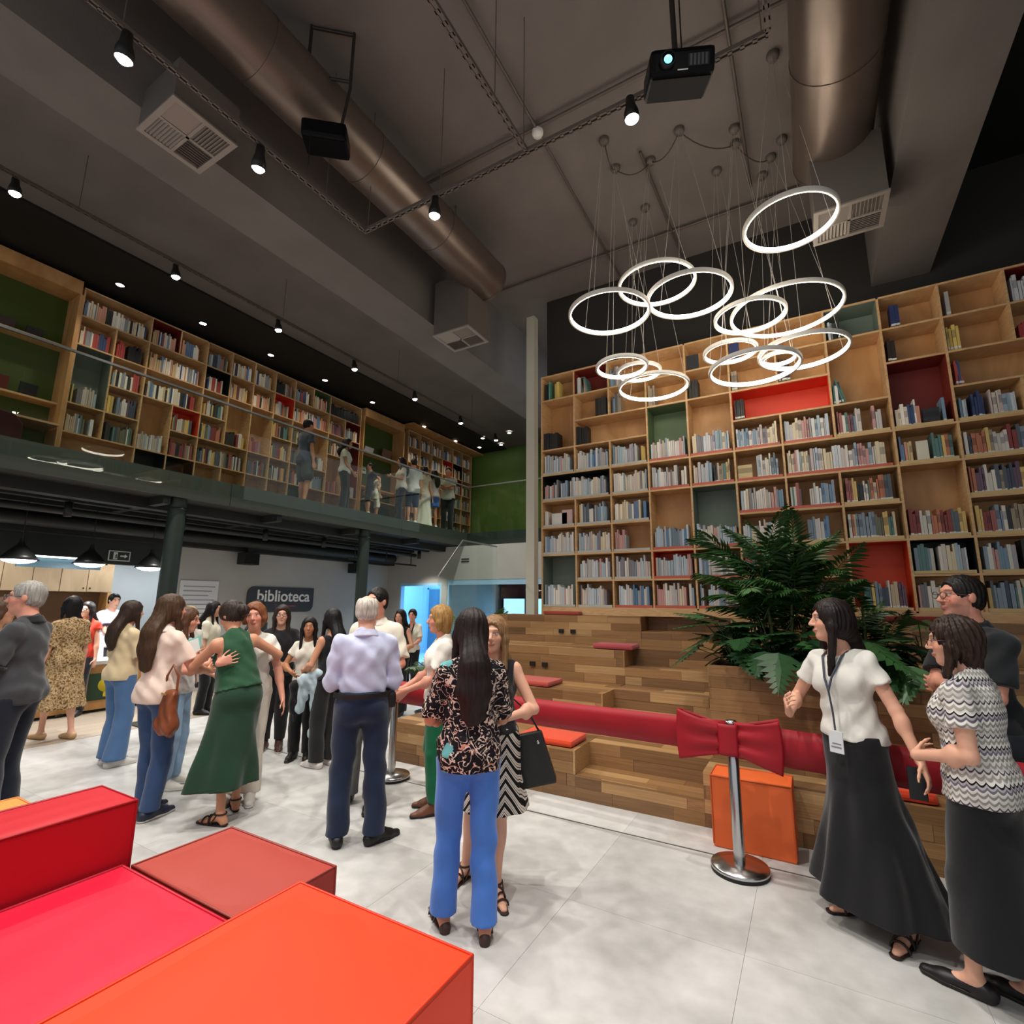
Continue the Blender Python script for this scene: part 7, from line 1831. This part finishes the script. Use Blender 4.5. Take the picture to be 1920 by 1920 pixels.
MB().tube([(-W*.8, .01, Hh-.02), tuple(.5*np.array(lq)+.5*np.array([-W*.8, .01, Hh])), lq, tuple(.45*np.array(lq)+.55*np.array([W*.8, .01, Hh])+np.array([.02, 0, 0])), (W*.8, .01, Hh-.02)], .005, 6).build('shoulder_strap', m_leather, t)
for sx in (-1, 1): MB().lathe([(0, .006), (.011, .005), (.012, 0)], n=12).build('stud', m_chrome, t, (sx*W*.6, -.042, Hh*.82)).rotation_euler = (math.pi/2, 0, 0)
# brown slouchy bag
d = depth_of(CTX['pink'])-.20; p = at(310, 1375, d=d)
t = empty('handbag', tuple(p)); tag(t, 'brown slouchy leather bag on the pink shirt woman', 'handbag')
soft('bag_body', [((-.05, 0, .06), (.05, 0, .06), .075, .075, .03, ((.49, .87, 0), 1.3)), ((-.045, 0, .07), (-.025, 0, .25), .08, .06, .03, ((.49, .87, 0), 1.5)), ((.045, 0, .07), (.03, 0, .27), .08, .055, .03, ((.49, .87, 0), 1.5))], .008, m_tan, t, .006)
MB().tube([(-.05, -.02, .28), (-.03, -.02, .42), (.0, 0, .50), (.05, .02, .42), (.05, .02, .28)], .009, 7).build('strap', m_tan, t); MB().tube([(-.055, -.05, .30), (.05, -.05, .29)], .006, 6).build('buckle_bar', m_gold, t)
# papers
d = depth_of(CTX['papers'])-.12
p = at(345, 1220, d=d); t = empty('paper_sheets', tuple(p), math.radians(30)); tag(t, 'white folded papers with a teal cover held up by brown haired woman', 'papers')
MB().obox((0, 0, 0), (.12, .02, .05), (-.02, .003, .06), (.0, .004, -.001)).build('sheet', mat('paper_white', 'e0e0dc', .7), t); MB().obox((.07, .02, .06), (.05, .01, .02), (-.01, .002, .05), (0, .005, 0)).build('teal_cover', mat('paper_teal', '7fc4b8', .6), t)
# pale blue jacket over the arm
c = CTX['jacket_arm']; d = depth_of(c)-.16
A = lambda px, py, dd=0: np.array(at(px, py, d=d+dd))
o = A(585, 1385); prims = [(A(600, 1262)-o, A(568, 1275)-o, .045, .05, .04), (A(572, 1275)-o, A(562, 1330)-o, .05, .035, .04), (A(562, 1330)-o, A(572, 1300)-o, .03, .03, .03), (A(590, 1280)-o, A(588, 1345)-o, .05, .035, .04), (A(588, 1345)-o, A(581, 1380)-o, .032, .022, .03)]
t = empty('jacket', tuple(o)); tag(t, 'pale blue jacket draped over the arm of woman in black', 'jacket'); soft('jacket_cloth', prims, .010, cloth_mat('pale_blue', 'b4c8d2', .85), t, .006, 3)
o = A(560, 1355, .05); prims = [(A(575, 1275, .05)-o, A(552, 1285, .05)-o, .03, .035, .04), (A(552, 1285, .05)-o, A(545, 1335, .05)-o, .04, .02, .04), (A(565, 1280, .05)-o, A(550, 1352, .05)-o, .04, .012, .04)]
t = empty('jacket', tuple(o)); tag(t, 'black jacket hanging from the arm of girl in white top', 'jacket'); soft('jacket_cloth', prims, .010, cloth_mat('black_jacket', '1a1a1c', .85), t, .005, 4)
# phone in the lanyard woman's hand
c = CTX['lanyard']; w = to_world(c, c['wr']['L']+np.array([0.01, .03, -.10]))
t = empty('smartphone', tuple(w), c['rz']+.5); tag(t, 'black smartphone held in the bracelet hand', 'phone')
MB().box(-.036, .036, -.005, .005, -.075, .075).build('case', mat('phone_black', '121316', .3), t, bevel=.003); MB().box(-.032, .032, -.0056, -.005, -.07, .07).build('screen', mat('phone_glass', '0a0b0e', .08), t)
# lanyard and bracelet are worn
R0 = c['root']; up_ = c['up']; m_lan = mat('lanyard_ribbon', '3c4250', .7)
MB().tube([up_((-.062, -.03, 1.425)), up_((-.055, .075, 1.385)), up_((-.02, .152, 1.27)), up_((0, .168, 1.20))], .006, 6).tube([up_((.062, -.03, 1.425)), up_((.055, .075, 1.385)), up_((.02, .152, 1.27)), up_((0, .168, 1.20))], .006, 6)\
    .tube([up_((0, .168, 1.20)), up_((0, .160, 1.08)), up_((.0, .165, .99))], .005, 6).build('lanyard', m_lan, R0, recalc=False)
pb = up_((0, .172, .93)); MB().box(pb[0]-.036, pb[0]+.036, pb[1]-.002, pb[1]+.004, pb[2]-.055, pb[2]+.055).build('badge', mat('badge_white', 'd3d6d8', .5), R0)
MB().box(pb[0]-.026, pb[0]+.026, pb[1]+.004, pb[1]+.005, pb[2]-.03, pb[2]-.022).box(pb[0]-.026, pb[0]+.02, pb[1]+.004, pb[1]+.005, pb[2]-.012, pb[2]-.005).build('badge_print', mat('badge_ink', '7d8288', .5), R0)
wr_ = c['wr']['L']; ax = unit(c['wr']['L']-c['el']['L']); e1 = unit(np.cross(ax, [0, 1, 0])); e2 = np.cross(ax, e1)
MB().tube([wr_-ax*.02+(e1*math.cos(a)+e2*math.sin(a))*.031 for a in np.linspace(0, 2*math.pi, 17)[:-1]], .006, 6, closed=True).build('bracelet', m_gold, R0, recalc=False)
# belt and pouch of the white haired man
c = CTX['lilac']; s_ = c['s']
MB().lathe([(1, -.02), (1.015, -.018), (1.015, .018), (1, .02)], n=40).build('belt', mat('black_belt', '141415', .5), c['root'], (0, 0, 1.005*s_)).scale = (.176*1.14*s_, .143*1.14*s_, 1)
MB().box(.17*s_, .235*s_, -.06, .04, .90*s_, 1.01*s_).build('belt_pouch', mat('black_belt', '141415', .5), c['root'], bevel=.02)
# dark scarf of the doorway woman
c = CTX['door_white']; up_ = c['up']
MB().tube([up_((-.05, .03, 1.41)), up_((-.03, .14, 1.28)), up_((.01, .165, 1.1)), up_((.03, .16, .98))], .016, 6).tube([up_((.05, .03, 1.41)), up_((.03, .14, 1.28)), up_((.015, .165, 1.15))], .016, 6).build('scarf', mat('dark_scarf', '1f2420', .8), c['root'], recalc=False)
# card on the counter
t = empty('menu_card', (-9.45, 3.75, .732)); tag(t, 'white printed card standing on the counter before young man', 'card')
MB().obox((0, 0, .1), (.01, 0, -.0), (0, .07, 0), (-.02, 0, .1)).build('card', mat('paper_white', 'e0e0dc', .7), t); MB().obox((.012, 0, .07), (.001, 0, 0), (0, .05, 0), (-.004, 0, .012)).build('print_line', mat('notice_ink', '8d9093', .6), t)
